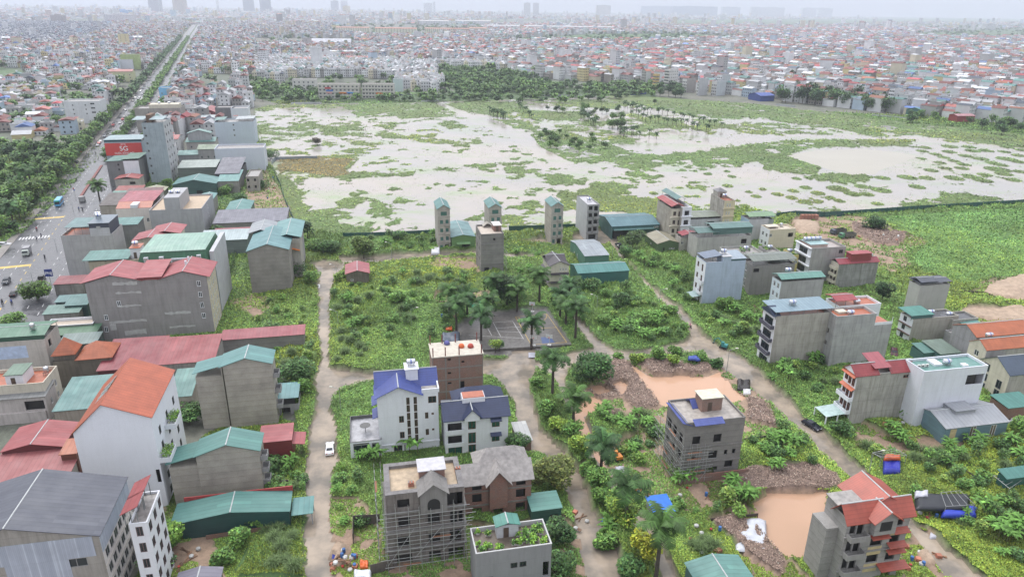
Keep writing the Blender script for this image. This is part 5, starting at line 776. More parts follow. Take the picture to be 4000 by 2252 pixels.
z=[b.h*i/8 for i in range(8)];b.walls(plaster((.36,.42,.46),.3),{'F':[(.12,a+.8,1.,1.2,'w') for a in z[1:]],'R':[(c,a+.7,1.6,1.6,'w') for a in z for c in (.2,.5,.8)]},frame=(.3,.3,.3),fmats={'R':lgr});b.flat(floorm,.6);b.canopy(-.4,.0,.1,.6,b.zr,2.3,SH((.3,.42,.45)),'mono',.4,'y');b.canopy(.4,.0,1.,.6,b.zr,2.3,SH((.3,.42,.45)),'mono',.4,'y');b.box(b.w*.12,b.d*.3,b.w*.36,b.d*.8,b.zr,b.zr+4.,plaster((.2,.13,.09),.3),'roof_tower',door=False)
ADV=b
b=HB('advert_wing','lower wing of the pale blue block carrying the red board','apartment block',(4,1048,-20),(4,1420,-25),(4,1060,-60),('L',4,1090,330),None)
b.walls(plaster((.36,.42,.46),.3));b.flat(floorm,.6);b.canopy(0,0,1,1,b.zr,1.8,SH((.3,.42,.45)),'mono',.3,'y',side=glassm((.03,.10,.13)));ADW=b
b=HB('half_white_house','house with half grey half white side wall and small windows below the red board','house',(4,1065,175),(4,1392,165),(4,1215,115),('L',4,1100,440),None);b.walls(plaster((.21,.21,.21),.3),{'F':g((.36,.93),[b.h-2.3,b.h-4.8],.9,1.,'o')});b.flat(floorm,.3);MB().box(b.w*.52,-.03,b.h*.42,b.w,-.005,b.h).build('white_render',wht,b.root);b.canopy(0,0,.5,1,b.zr,.3,SH((.10,.26,.22)),'mono',.3);b.canopy(.45,.1,1,1.2,b.zr,.9,SH((.12,.27,.2)),'mono',.3)
b=HB('small_house','small beige house with red tent like roof in front of the tall blue block','house',(4,1150,355),(4,1395,345),(4,1180,315),7.,None);b.walls(plaster((.45,.42,.38),.4),{'F':[(.72,4.2,2.6,1.3,'o')]});b.gable('y',1.,SH((.42,.09,.08),1),.3)
for i,(nm,lab,Lp,Rp,Kp,h,c,kd) in enumerate((
 ('red_shed','low red sheet roof between small beige house and the palm',(4,1150,480),(4,1415,470),(4,1160,440),5,(.35,.07,.06),'m'),
 ('tan_shed','low pale olive roofed shed right of the small beige house',(4,1430,472),(4,1640,478),(4,1500,435),4.5,(.42,.42,.27),'y'),
 ('dark_shed','low dark brown sheet roofed shed beside the street palm',(4,1010,610),(4,1160,620),(4,1020,530),5,(.10,.08,.075),'m'),
 ('teal_shed','low teal roofed shed left of the brown sheet roof',(4,1100,530),(4,1240,520),(4,1110,490),4.5,(.12,.3,.24),'m'),
 ('brown_shed','maroon brown sheet roof behind the pink roof house',(4,1245,520),(4,1590,515),(4,1250,470),5.5,(.20,.09,.09),'m'),
 ('teal_hall','pair of joined teal gable halls below the pale blue house',(4,1735,410),(4,2170,395),(4,1840,345),6.5,(.10,.27,.26),'y'),
 ('teal_hall','teal hall with dark red end wall beside the joined gable halls',(4,2170,395),(4,2408,350),(4,2165,300),6.5,(.13,.33,.31),'m'),
 ('purple_roof_shed','pair of grey violet sheet roofs stepping down beside the pale blue house',(4,2170,290),(4,2395,300),(4,2165,190),8.,(.17,.17,.21),'m'),
 ('pale_canopy_shed','long shed with pale weathered roof and cluttered terrace behind the teal halls',(4,1785,240),(4,2170,230),(4,1790,190),8.,(.35,.42,.38),'m'),
 ('teal_hut','slim teal gable hut beside the twin tank house',(4,1965,590),(4,2105,600),(4,2000,500),7.,(.13,.33,.31),'y'),
 ('teal_shed','teal gable shed with grey block front in the overgrown yard',(4,2260,680),(4,2502,672),(4,2245,580),5.5,(.10,.29,.27),'y'),
 ('violet_shed','long grey violet roofed shed beside the field fence',(4,2165,765),(5,290,800),(4,2195,700),5.,(.19,.19,.24),'m'),
 ('red_roof_shed','long dark red roof behind the pale canopy by the teal hall',(4,2155,890),(4,2640,860),(4,2160,860),6.5,(.33,.07,.09),'m'),
 ('pale_canopy','pale blue white canopy roof over striped stalls',(4,2010,975),(4,2480,955),(4,2080,895),6.,(.42,.52,.54),'m'),
 ('brown_roof_shed','brown rusty sheet roof below the twin tank house',(4,1770,1005),(4,2000,1000),(4,1765,935),4.5,(.17,.10,.09),'m'),
 ('maroon_roof_shed','long maroon pink roof at the foot of the pale blank wall',(4,525,1425),(4,848,1380),(4,560,1350),4.5,(.30,.07,.08),'m'),
 ('teal_roof_shed','teal sheet roof with air conditioners beside the huge grey block',(8,545,150),(8,870,110),(8,560,90),5.5,(.085,.22,.22),'m'),
 ('teal_roof_shed','slanting teal sheet roof touching the huge grey block',(8,640,185),(8,880,150),(8,720,90),6.,(.085,.22,.21),'m'),
 ('teal_roof_shed','faded green roof above the potted plant terrace',(8,430,265),(8,790,235),(8,450,195),5.,(.13,.26,.22),'m'),
 ('green_roof_shed','long olive green sheet roof behind the church like towers',(8,520,480),(8,965,440),(8,520,405),5.,(.08,.21,.11),'m'),
 ('grey_green_shed','grey green roof below the olive green one',(8,560,600),(8,980,520),(8,540,490),4.5,(.22,.30,.28),'m'),
 ('red_roof_hall','large dark red sheet roof at the foot of the huge grey block',(8,1580,785),(8,2155,705),(8,1655,545),6.5,(.34,.055,.065),'m'),
 ('red_roof_hall','wide dark red roof with white pipes beside the church like towers',(8,980,830),(8,1570,780),(8,1050,575),6.,(.30,.045,.06),'m'),
 ('teal_roof_hall','teal roofed hall with beige corrugated wall beside the orange roofed white building',(8,540,1230),(8,960,1200),(8,600,960),6.5,(.10,.255,.24),'m'),
 ('teal_roof_hall','teal roofed hall piece right of the orange roofed white building',(8,1690,1100),(8,1920,1070),(8,1660,870),6.5,(.12,.28,.25),'m'),
 ('red_long_shed','long red roof shed with translucent strip on dark concrete wall at the street',(8,2225,515),(9,478,462),(8,2260,440),4.5,(.36,.07,.09),'m'),
 ('red_roof_hall','large red sheet roof at the left edge above the slate block',(12,0,215),(12,640,110),(8,0,1420),7.5,(.38,.065,.07),'y'),
 ('red_roof_hall','faded red roof behind the slate block',(12,-200,560),(12,700,400),(12,-200,270),6.,(.40,.11,.11),'m'),
 ('orange_roof_hut','small orange tiled roof between the red roofs and the white building',(12,610,215),(12,760,205),(12,700,90),8.,(.48,.14,.06),'m'),
 ('teal_shed_stub','small purple roofed shelter at the bottom edge of the weed plot',(12,1790,1480),(12,2200,1480),(12,1880,1415),3.5,(.2,.19,.25),'y'))):
    b=HB(nm,lab,'shed' if h<6 else 'hall',Lp,Rp,Kp,h,None)
    wm=plaster((.40,.37,.31),.4) if i in (2,23,24,27) else (cemd if nm in('red_long_shed','violet_shed') else (SH(mul(c,.45),2) if i%3 else plaster((.3,.29,.27),.5)))
    if kd=='m': b.walls(wm,{'F':[(.3,.1,min(3,b.w*.2),b.h*.5,'o')] if b.h>4.6 and i%2 else []});b.mono(b.d*.1,SH(c,0,pitch=.9),.3)
    else: b.walls(wm,{'F':[(.6,.1,min(3,b.w*.25),b.h*.5,'o')] if i%2 else []},gab='y',rise=b.w*.11);b.gable('y',b.w*.11,SH(c,1,pitch=.9),.3)
b=HB('concrete_house','grey brown concrete house at the field fence with flat roof','house',(4,2470,330),(4,2600,320),(4,2435,258),8.,None);b.walls(plaster((.35,.33,.30),.4),{'F':g((.15,.7),[2,5.5],1,1.4,'o')});b.flat(floorm,.5)
b=HB('teal_gable_hall','tall grey walled hall with joined teal and grey gable roofs beside the street','hall',(4,2480,1085),(5,325,1045),(5,100,880),('R',9,345,20),None)
W,D=b.w,b.d;b.walls(courses((.28,.26,.24)),{'R':[(.3,2,1,1.5,'o'),(.6,5,1,1.5,'o')]},gab='y',rise=2.1);b.gable('y',2.1,SH((.13,.31,.33),1),.4);b.gable('y',1.2,SH((.16,.36,.36),1),.3,x0=W*.55,x1=W*1.25,y0=D*.55,y1=D*1.5,z=b.h+.4);b.gable('y',1.2,SH((.34,.37,.40),1),.3,x0=-W*.15,x1=W*.5,y0=D*.9,y1=D*1.5,z=b.h+.3)
MB().box(-W*.1,D+.02,0,W*1.2,D*1.48,b.h+.3).build('rear_wing',grc,b.root);MB().box(W+.02,D*.55,0,W*1.22,D,b.h-.2).build('side_wing',grp,b.root)
MB().slab([(W+.1,D*.5,b.h-3.4),(W+2.6,D*.5,b.h-4.2),(W+2.6,D*1.2,b.h-4.2),(W+.1,D*1.2,b.h-3.4)],.08).build('orange_awning',flatm((.75,.2,.03),.5,0,'orange_sheet'),b.root)
b=HB('street_shelter','small teal roofed shelter with blue tarp clinging to the block walled house','shed',(9,205,1085),(9,415,1120),(9,185,975),4.6,None);b.walls(grc,{'F':[(.4,.1,2,2,'o')]},h=b.h-1.6);b.mono(.3,SH((.15,.35,.36)),.2)
b=HB('red_roof_hut','small old stone hut with pink red gable roof at the street corner','hut',(5,905,1318),(5,1133,1278),(5,840,1215),('R',5,1135,1392),None);b.walls(plaster((.19,.17,.14),.7),{'F':[(.25,1.6,1.,.6,'w')]},gab='y',rise=1.1);b.gable('y',1.1,SH((.42,.10,.115),1,rust=.1),.4)
b=HB('roof_terrace_row','low beige row with laundry terrace beside the huge grey block','house',(8,440,390),(8,935,350),(8,360,320),6.,None);b.walls(plaster((.24,.26,.24),.4),{'F':g((.1,.4,.65,.85),[3.6],1.2,.8,'w')});b.flat(flatm((.5,.42,.34),.5),.7,mat=wht)
b=HB('left_cream_block','cream stained block with green roof gallery and blue patch at the left edge','house',(8,-260,560),(8,440,520),(8,-200,420),12.,None);W,D=b.w,b.d;b.walls(plaster((.50,.47,.43),.3),{'R':[(.3,9,1.6,2,'o')]});b.flat(floorm,.8);b.canopy(0,.05,1.,1.,b.zr,2.,SH((.09,.24,.15)),'gable',.8,'x',5,side=SH((.03,.13,.08),2));MB().box(W*.3,-.04,b.h-4.5,W*.72,-.004,b.h-1.2).build('blue_panel',flatm((.5,.6,.78),.5,0,'blue_sheet'),b.root);b.tank(W*.8,D*.3,b.zr+2.8,.1,vert=True)
b=HB('left_low_house','cream house with terracotta terrace, stair room and steel tank at the left edge','house',(8,-260,1010),(8,440,940),(8,-240,840),9.,None);W,D=b.w,b.d;b.walls(crm,{'R':g((.3,.7),[2,5],1,1.6,'w')});b.flat(terra,.8);b.box(W*.42,D*.15,W*.68,D*.8,b.zr,b.zr+2.7,wht,roof=SH((.15,.25,.18)));b.tank(W*.9,D*.7,b.zr,.6,vert=True)
b=HB('left_low_house','beige house with grey sheet awning and open loggia below the terracotta terrace','house',(8,-260,1130),(8,440,1090),(8,-260,1020),6.5,None);W,D=b.w,b.d;b.walls(plaster((.52,.48,.46),.4),{'F':[(.83,3.2,4,2.3,'o'),(.6,1.2,.8,.4,'o')],'R':[(.5,3,1,1.6,'w')]});b.mono(.8,SH((.24,.25,.25)),.3);MB().box(W*.0,-.5,0,W*.97,-.01,b.h-3.6).build('lower_wall',plaster((.52,.48,.46),.4),b.root)
# church-like towers with orange tiled pyramids
b=HB('orange_pyramid_house','old house with orange tiled pyramid tower and hipped tile roof among the red sheds','house',(8,600,640),(8,950,790),(8,800,560),7.5,14);W,D=b.w,b.d
W=b.w=13.;D=b.d=7.5;b.walls(plaster((.17,.15,.12),.5));ot=tiles((.50,.15,.07));b.hip(3.,ot,.5,x0=W*.42);b.box(.3,.3,W*.38,D*.7,b.h,b.h+1.4,plaster((.16,.14,.12),.5),'tower',door=False);b.hip(3.6,ot,.4,z=b.h+1.5,x0=.3,x1=W*.38,y0=.3,y1=D*.7)
# ---------------------------------------------------------------- avenue
avx=lambda y:-187.8-(y-244.9)*.397
AVD=Vector((-.369,.929,0));AVN=Vector((.929,.369,0));AVR=math.atan2(.369,.929)
def av(s,o,z=.3): p=Vector((-187.8,244.9,0))+AVD*s+AVN*o;return (p.x,p.y,z)
am,t_,b_=newmat('wet_asphalt');tc=nd(t_,'ShaderNodeTexCoord');n_=noise(t_,tc.outputs['Object'],.09,6,.65)
t_.links.new(ramp(t_,n_,[(.35,(.07,.07,.075)),(.65,(.13,.13,.14))]).outputs[0],b_.inputs['Base Color']);t_.links.new(ramp(t_,n_,[(.38,(.12,)*3),(.6,(.45,)*3)]).outputs[0],b_.inputs['Roughness'])
def strip(name,s0,s1,o0,o1,z,m,t=.0): return MB().add([av(s0,o0,z),av(s0,o1,z),av(s1,o1,z),av(s1,o0,z)],[(0,1,2,3)]).build(name,m)
strip('avenue',-120,4000,-.5,29,.8,am)['kind']='structure'
pv=flatm((.25,.23,.21),.6,0,'paving',.3)
for s,o0,o1 in (('pavement',-3.5,-.5),('pavement',29,32)):
    q=MB();a=[av(-120,o0,.95),av(-120,o1,.95),av(4000,o1,.95),av(4000,o0,.95)];q.slab(a,.3);q.build(s,pv)['kind']='structure'
wp=flatm((.7,.7,.7),.5,0,'road_paint',.15);yp=flatm((.65,.45,.1),.5,0,'yellow_paint',.2);q=MB()
for off,m in ((3.6,0),(7.2,0),(19,0),(23,0)):
    for s in np.arange(-60,600,7.): q.slab([av(s,off-.08,.812),av(s,off+.08,.812),av(s+2.6,off+.08,.812),av(s+2.6,off-.08,.812)],.006)
for o in np.arange(.5,11.5,1.1): q.slab([av(27,o,.812),av(27,o+.55,.812),av(30.5,o+.55,.812),av(30.5,o,.812)],.006)
q.build('white_road_markings',wp)['kind']='structure';q=MB()
for s in (58,-52,-9,): q.slab([av(s,0,.806),av(s,11.5,.806),av(s+2.2,11.5,.806),av(s+2.2,0,.806)],.003)
for s in np.arange(-60,60,7.): q.slab([av(s,11.4,.812),av(s,11.6,.812),av(s+2.6,11.6,.812),av(s+2.6,11.4,.812)],.006)
q.build('yellow_road_markings',yp)['kind']='structure'
q=MB();q.slab([av(95,12.2,1.3),av(95,13.4,1.3),av(172,13.4,1.3),av(172,12.2,1.3)],.5);tag(q.build('median_barrier',flatm((.22,.07,.06),.7,0,'red_median')),'long low red brown median barrier down the wet avenue','barrier')
q=MB();q.slab([av(185,12.2,1.0),av(185,15.4,1.0),av(4000,15.4,1.0),av(4000,12.2,1.0)],.2);q.build('median_strip',flatm((.08,.12,.04),.9))['kind']='structure'
# ---------------------------------------------------------------- city fabric
WALLC=[(.70,.71,.73),(.62,.63,.64),(.45,.45,.45),(.60,.55,.42),(.60,.52,.28),(.42,.52,.62),(.30,.29,.28),(.36,.33,.30),(.56,.46,.42)]
WALLN=['white','pale grey','grey','cream','yellow','pale blue','dark grey','brown grey','pinkish']
WP=[.30,.22,.14,.10,.05,.07,.05,.05,.02]
ROOFC=[(.22,.075,.065),(.33,.13,.08),(.11,.24,.22),(.34,.335,.33),(.52,.53,.55),(.36,.07,.08),(.09,.11,.15),(.10,.17,.38)]
ROOFN=['brick red tiled gable','orange tiled gable','teal sheet gable','flat grey concrete','pale metal sheet gable','crimson sheet gable','dark slate gable','blue sheet gable']
RP=[.22,.06,.11,.34,.14,.07,.04,.02]
def build_houses(P):            # P rows: x,y,ang,w,d,h,wall,roof,rise ; returns wall and roof quad soups
    x,y,a,w,d,h,wi,ri,rise=P.T;n=len(x);ca,sa=np.cos(a),np.sin(a);wc=np.array(WALLC)[wi.astype(int)];rc=np.array(ROOFC)[ri.astype(int)];r=np.random.default_rng(5)
    wc=np.clip(wc*np.exp(r.normal(0,.1,(n,1))),0,.8);rc=np.clip(rc*np.exp(r.normal(0,.22,(n,1))),0,.8)
    def T(u,v,z): return np.stack([x+u*ca-v*sa,y+u*sa+v*ca,z],-1)
    z0=np.zeros(n);WV=[];WU=[];WCc=[];RV=[];RC=[];c=[(0*w,0*d),(w,0*d),(w,d),(0*w,d)]
    for i in range(4):
        (u0,v0),(u1,v1)=c[i],c[(i+1)%4];WV.append(np.stack([T(u0,v0,z0),T(u1,v1,z0),T(u1,v1,h),T(u0,v0,h)],1));L_=np.hypot(u1-u0,v1-v0);win=((L_<9)|(r.random(n)<.25)).astype(float)
        U=np.round(L_/2.6)*win;V=np.maximum(np.round(h/3.2),1)*win;Z=z0;WU.append(np.stack([np.stack([Z,Z],-1),np.stack([U,Z],-1),np.stack([U,V],-1),np.stack([Z,V],-1)],1));WCc.append(wc)
    gb=ri!=3;o=.35;zt=np.where(gb,h,h+.05);rs=np.where(gb,rise,0.03);al=w>=d
    def rq(u0,v0,z0_,u1,v1,z1_,u2,v2,z2_,u3,v3,z3_,col): RV.append(np.stack([T(u0,v0,z0_),T(u1,v1,z1_),T(u2,v2,z2_),T(u3,v3,z3_)],1));RC.append(col)
    # ridge along the long side
    A=al.astype(float);B=1-A
    rq(-o+0*w,-o+0*d,zt,(w+o)*1.,-o+0*d,zt,np.where(al,w+o,w/2),np.where(al,d/2,-o),zt+rs,np.where(al,-o,w/2-.01),np.where(al,d/2,-o+.01),zt+rs,rc)
    rq(w+o,d+o,zt,-o+0*w,d+o,zt,np.where(al,-o,w/2),np.where(al,d/2,d+o),zt+rs,np.where(al,w+o,w/2+.01),np.where(al,d/2,d+o-.01),zt+rs,rc)
    m=~al
    rq(-o+0*w,d+o,zt,-o+0*w,-o+0*d,zt,np.where(al,-o,w/2),np.where(al,d/2-.01,-o),zt+rs,np.where(al,-o+.01,w/2),np.where(al,d/2,d+o),zt+rs,np.where(al[:,None],wc,rc))
    rq(w+o,-o+0*d,zt,w+o,d+o,zt,np.where(al,w+o,w/2),np.where(al,d/2+.01,d+o),zt+rs,np.where(al,w+o-.01,w/2),np.where(al,d/2,-o),zt+rs,np.where(al[:,None],wc,rc))
    # stair room and tank on flat roofs
    def bx(k,u0,v0,u1,v1,za,zb,col,top=None):
        X=[T(u0,v0,za),T(u1,v0,za),T(u1,v1,za),T(u0,v1,za),T(u0,v0,zb),T(u1,v0,zb),T(u1,v1,zb),T(u0,v1,zb)]
        for f in ((0,1,5,4),(1,2,6,5),(2,3,7,6),(3,0,4,7),(4,5,6,7)): RV.append(np.stack([X[j] for j in f],1)[k]);RC.append((top if (top is not None and f[0]==4) else col)[k])
    k=(~gb)&(r.random(n)<.8);q=r.uniform(.05,.5,n);bx(k,w*q,d*.5,w*q+w*.4,d*.85,h,h+2.6,wc,np.clip(np.array(ROOFC)[r.choice([0,2,3,4,5],n)],0,1))
    k=(~gb);bx(k,-.05+0*w,-.05+0*d,w+.05,.25+0*d,h,h+.8,np.clip(wc*1.1,0,.8));bx(k,-.05+0*w,d-.25,w+.05,d+.05,h,h+.8,wc)
    k=r.random(n)<.5;q=r.uniform(.2,.7,n);bx(k,w*q,d*.6,w*q+1.9,d*.6+1.1,h+rs+.2,h+rs+1.5,np.tile([.72,.74,.78],(n,1)))
    return np.concatenate(WV),np.concatenate(WU),np.concatenate(WCc),np.concatenate(RV),np.concatenate(RC)
FW_=attrm('city_walls',.8,True);FR_=attrm('city_roofs',.55)
def soup(name,V,col,mat,uv=None): n=len(V);return npmesh(name,V.reshape(-1,3),np.arange(4*n).reshape(n,4),mat,col,uv.reshape(-1,2) if uv is not None else None)
CR=OP(1290,186,1400,200,1500,205,1640,212,1850,240,2050,262,2230,284,2400,300,2650,318,3100,345,3100,62,900,66,900,150,1100,160)
CL=OP(-500,205,0,205,160,208,165,325,250,330,480,62,-500,62);CM=OP(330,352,560,345,640,330,632,200,700,205,760,150,760,150,1290,186,1300,62,485,62)
TER=OP(635,165,700,150,1290,170,1290,192,1130,190,1110,232,640,205)
rg2=np.random.default_rng(21)
def gen(poly,ang,rowd,wmin,wmax,dm,hmin,hmax,skip,excl=[],ymax=2700,wp=WP,rp=RP,jit=.04,blk=9):
    P=np.array(poly);P=P*np.minimum(1,ymax*1.25/np.maximum(P[:,1:],1));ca,sa=math.cos(ang),math.sin(ang);U_=P[:,0]*ca+P[:,1]*sa;V_=-P[:,0]*sa+P[:,1]*ca;out=[]
    v=V_.min()
    k=0
    while v<V_.max():
        u=U_.min()+rg2.uniform(0,8);c=0
        while u<U_.max():
            w=rg2.uniform(wmin,wmax);out.append((u,v,w,dm*rg2.uniform(.85,1.05)));u+=w+(.05 if rg2.random()>.1 else rg2.uniform(1,5));c+=1
            if c%blk==0: u+=4.5
        v+=dm*1.04 if k%2==0 else rowd-dm*1.04;k+=1
    o=np.array(out);x=o[:,0]*ca-o[:,1]*sa;y=o[:,0]*sa+o[:,1]*ca;cx=x+o[:,2]/2;cyy=y+o[:,3]/2
    m=inpoly(cx,cyy,poly)&(cyy<ymax)&(np.abs(cx)<cyy*.80+40)&(rg2.random(len(x))>skip)
    for e in excl: m&=~inpoly(cx,cyy,e)
    m&=~((cx-avx(cyy)>-9)&(cx-avx(cyy)<39))
    x,y,o=x[m],y[m],o[m];n=len(x);h=hmin+(hmax-hmin)*rg2.random(n)**1.7*1.;h=np.round(h/3.3)*3.3
    cl=fbm(x,y,120,6);return np.stack([x,y,ang+rg2.normal(0,jit,n),o[:,2],o[:,3],h,rg2.choice(len(WALLC),n,p=wp),rg2.choice(len(ROOFC),n,p=rp),rg2.uniform(1,2.4,n)],-1)
LM=[]   # keep-out footprints of landmarks
def keep(*pts): LM.append(OP(*pts))
keep(155,225,250,225,250,325,155,325);keep(335,240,470,240,470,330,335,330);keep(535,280,650,280,650,330,535,330);keep(500,185,590,185,590,240,500,240);keep(1020,20,1020,21,1021,21)
keep(640,95,900,95,900,118,640,118);keep(715,195,1000,198,1000,250,720,250);keep(320,160,440,200,330,330,250,330)
keep(835,60,1230,60,1230,88,835,88);
DK=OP(-200,60,282,62,268,85,205,113,0,122,-200,122);EX=LM+GREEN+[FIELD,PARK,DK]
hA=gen(CR,R_(37),31,5,11,13.5,6,17,.08,EX+[TER],4000);hB=gen(CL,R_(21.8),30,4.5,9,13,6,16,.07,EX,3400);hC=gen(CM,R_(12),30,4.5,9,13,5,16,.07,EX+[TER],3400)
hG=gen(DK,R_(30),24,5.5,7,13,9,13,.03,LM,3600,[.8,.15,.05,0,0,0,0,0,0],[.03,0,0,.02,.1,0,.85,0],.02,14)
hF=gen([av(s_,34)[:2] for s_ in (95,640)]+[av(s_,54)[:2] for s_ in (640,95)],AVR-0*.1,30,4.5,6.5,13,9,17,.02,[FIELD],1200)
hT=gen(TER,R_(14),38,5,6,13,9.9,11,.05,EX,2000,[.5,.2,.1,.15,0,0,.05,0,0],[.02,0,.06,.68,.22,0,.02,0],.0,12)
ns=150;sy=rg2.uniform(1150,4800,ns);sx_=rg2.uniform(-.78,.78,ns)*sy;hS=np.stack([sx_,sy,rg2.choice([.2,.65,1.],ns),rg2.uniform(24,60,ns),rg2.uniform(14,26,ns),rg2.uniform(6,14,ns),rg2.choice([0,1,3,4],ns),rg2.choice([3,4,4,7,5],ns),rg2.uniform(1.5,3,ns)],-1)
nt_=260;sy=rg2.uniform(1000,4600,nt_);sx_=rg2.uniform(-.78,.78,nt_)*sy;hS=np.concatenate([hS,np.stack([sx_,sy,rg2.uniform(0,1.2,nt_),rg2.uniform(7,14,nt_),rg2.uniform(12,18,nt_),rg2.uniform(19,30,nt_),rg2.choice([0,0,1,2,3,5],nt_),rg2.choice([3,4,0],nt_),rg2.uniform(1.,2,nt_)],-1)])
bad=np.zeros(len(hS),bool)
for e in GREEN+[FIELD]+LM: bad|=inpoly(hS[:,0],hS[:,1],e)
bad|=(np.abs(hS[:,0]-avx(hS[:,1]))<75);hS=hS[~bad]
hD=gen(OP(-300,352,60,350,185,338,262,322,262,205,-300,205),R_(21.8),27,6,12,12,3.3,9,.28,LM+[PARK],1100)
hE=gen(OP(1560,208,1700,212,1850,233,1950,240,2050,246,2230,262,2300,284,2420,303,2560,317,2560,290,1640,185),R_(37),26,5,8,12,9,18,.15,[FIELD,PARK],900)
Hs=np.concatenate([hA,hB,hC,hT,hD,hE,hF,hG,hS])
cx=Hs[:,0];cyy=Hs[:,1]
ov=np.zeros(len(Hs),bool)
for b in HL:
    dx=cx+3-b.o[0];dy=cyy+5-b.o[1];lx=dx*math.cos(b.th)+dy*math.sin(b.th);ly=-dx*math.sin(b.th)+dy*math.cos(b.th);ov|=(lx>-8)&(lx<b.w+8)&(ly>-12)&(ly<b.d+9)
Hs=Hs[~ov];ds=np.hypot(Hs[:,0],Hs[:,1]);infr=(np.abs(Hs[:,0]+Hs[:,1]*0)<Hs[:,1]*.73);order=np.argsort(np.where(infr,ds/ (Hs[:,5]**.5),1e9));NI=235
ind=Hs[order[:NI]];rest=Hs[order[NI:]]
HLN={}
wmesh=MB().box(-.5,0,-.5,.5,1,.5).mesh('window',glassm((.05,.06,.07)))
for i,p in enumerate(ind):
    q=p.copy();q[:3]=0;V,Uu,C_,RV_,RC_=build_houses(q[None]);st=int(round(p[5]/3.3));zone='left of the avenue' if p[0]<avx(p[1])+20 else ('right of the avenue' if p[0]<-110 else ('beyond the flooded field, left' if p[0]<60 else 'beyond the flooded field, right'))
    num={1:'one',2:'two',3:'three',4:'four',5:'five',6:'six'}.get(st,'low');lab='%s %s storey house with %s roof, %s'%(WALLN[int(p[6])],num,ROOFN[int(p[7])],zone);t=thing('city_house',lab,'house',(p[0],p[1],0),p[2],lab);HLN[lab]=HLN.get(lab,0)+1
    link('wall',soup('wall',V,C_,FW_ if i>90 else attrm('city_walls_plain',.8),Uu),t);link('roof',soup('roof',RV_,RC_,FR_),t)
    if i<=90:
        w,d,h=p[3:6]
        for s in range(st):
            for fx in ((.28,.72) if w>5.5 else (.5,)):
                o=link('window',wmesh,t);o.location=(w*fx,-.03,s*3.3+1.9);o.scale=(1.1,.05,1.4)
        for s in range(st):
            o=link('window',wmesh,t);o.location=(-.03,d*.8,s*3.3+1.9);o.scale=(1.1,.05,1.4);o.rotation_euler=(0,0,-math.pi/2)
lb={}
for t in [o for o in COL if o.name.startswith('city_house')]: lb.setdefault(t['label'],[]).append(t)
for k,v in lb.items():
    for t in v:
        if len(v)==1: del t['group']
        else: t['group']=k+'s' if k.endswith('house') else k
V,Uu,C_,RV_,RC_=build_houses(rest);n1,n2=len(V),len(RV_)
me=npmesh('city_rooftops',np.concatenate([V,RV_]).reshape(-1,3),np.arange(4*(n1+n2)).reshape(-1,4),[FW_,FR_],np.concatenate([C_,RC_]),np.concatenate([Uu.reshape(-1,2),np.zeros((4*n2,2))]),np.r_[np.zeros(n1),np.ones(n2)])
tag(link('city_rooftops',me),'dense low houses with red and grey roofs spreading to the horizon','houses',None,'stuff')
# farther city, coarser
n=26000;yy=rg2.uniform(3200,10000,n)**1.0;xx=rg2.uniform(-.8,.8,n)*yy;dn=fbm(xx,yy,900,3,3);m=dn>.36
for g_ in GREEN: m&=~inpoly(xx,yy,g_)
xx,yy=xx[m],yy[m];n=len(xx);rr_=rg2.random(n);P=np.stack([xx,yy,rg2.uniform(0,1.5,n),rg2.uniform(8,26,n),rg2.uniform(9,24,n),6+14*rr_**2.5+(rr_>.985)*25,rg2.choice(len(WALLC),n,p=WP),rg2.choice(len(ROOFC),n,p=RP),rg2.uniform(1,3,n)],-1)
V,Uu,C_,RV_,RC_=build_houses(P);n1,n2=len(V),len(RV_);me=npmesh('distant_city',np.concatenate([V,RV_]).reshape(-1,3),np.arange(4*(n1+n2)).reshape(-1,4),[FW_,FR_],np.concatenate([C_,RC_]),np.concatenate([Uu.reshape(-1,2),np.zeros((4*n2,2))]),np.r_[np.zeros(n1),np.ones(n2)])
tag(link('distant_city',me),'hazy far city blocks below the horizon','buildings',None,'stuff')
# ---------------------------------------------------------------- landmarks in the middle distance
def LMK(nm,lab,cat,L_,R__,K_,h,ang,wall,roof,F=None,S=None,fm={},gb=None,**k):
    k.setdefault('dcap',{'apartment block':17,'house':14,'hall':24,'terrace':13,'villa':14}.get(cat,16));b=HB(nm,lab,cat,L_,R__,K_,h,ang,**k);ops={}
    if F: ops['F']=F(b)
    if S: ops['S']=S(b)
    rise=2.5 if gb is None else gb
    if roof=='flat': b.walls(wall,ops,fmats=fm,frame=(.4,.4,.4));b.flat(floorm,.7)
    else: b.walls(wall,ops,fmats=fm,gab=roof[0],rise=rise,frame=(.4,.4,.4));b.gable(roof[0],rise,roof[1],.5,cap=False)
    return b
def gridf(nc,w=1.1,hh=1.5,k='w',st=3.3,z0=.8): return lambda b:[((i+.5)/nc,z0+st*j,w,hh,k) for i in range(nc) for j in range(int(b.h//st))]
rdt=tiles((.36,.07,.055))
LMK('white_apartment_block','white windowed block with cluttered roof left of the tree lined avenue','apartment block',(0,665,1010),(0,965,1030),(0,640,880),17.,14,plaster((.66,.68,.70),.25),'flat',lambda b:[(.25+.35*i,b.h-3.4-3.3*j,1,1.2,'w') for i in (0,1) for j in range(3)]+[(.8,b.h-2.5-3.3*j,3,1.2,'w') for j in range(3)])
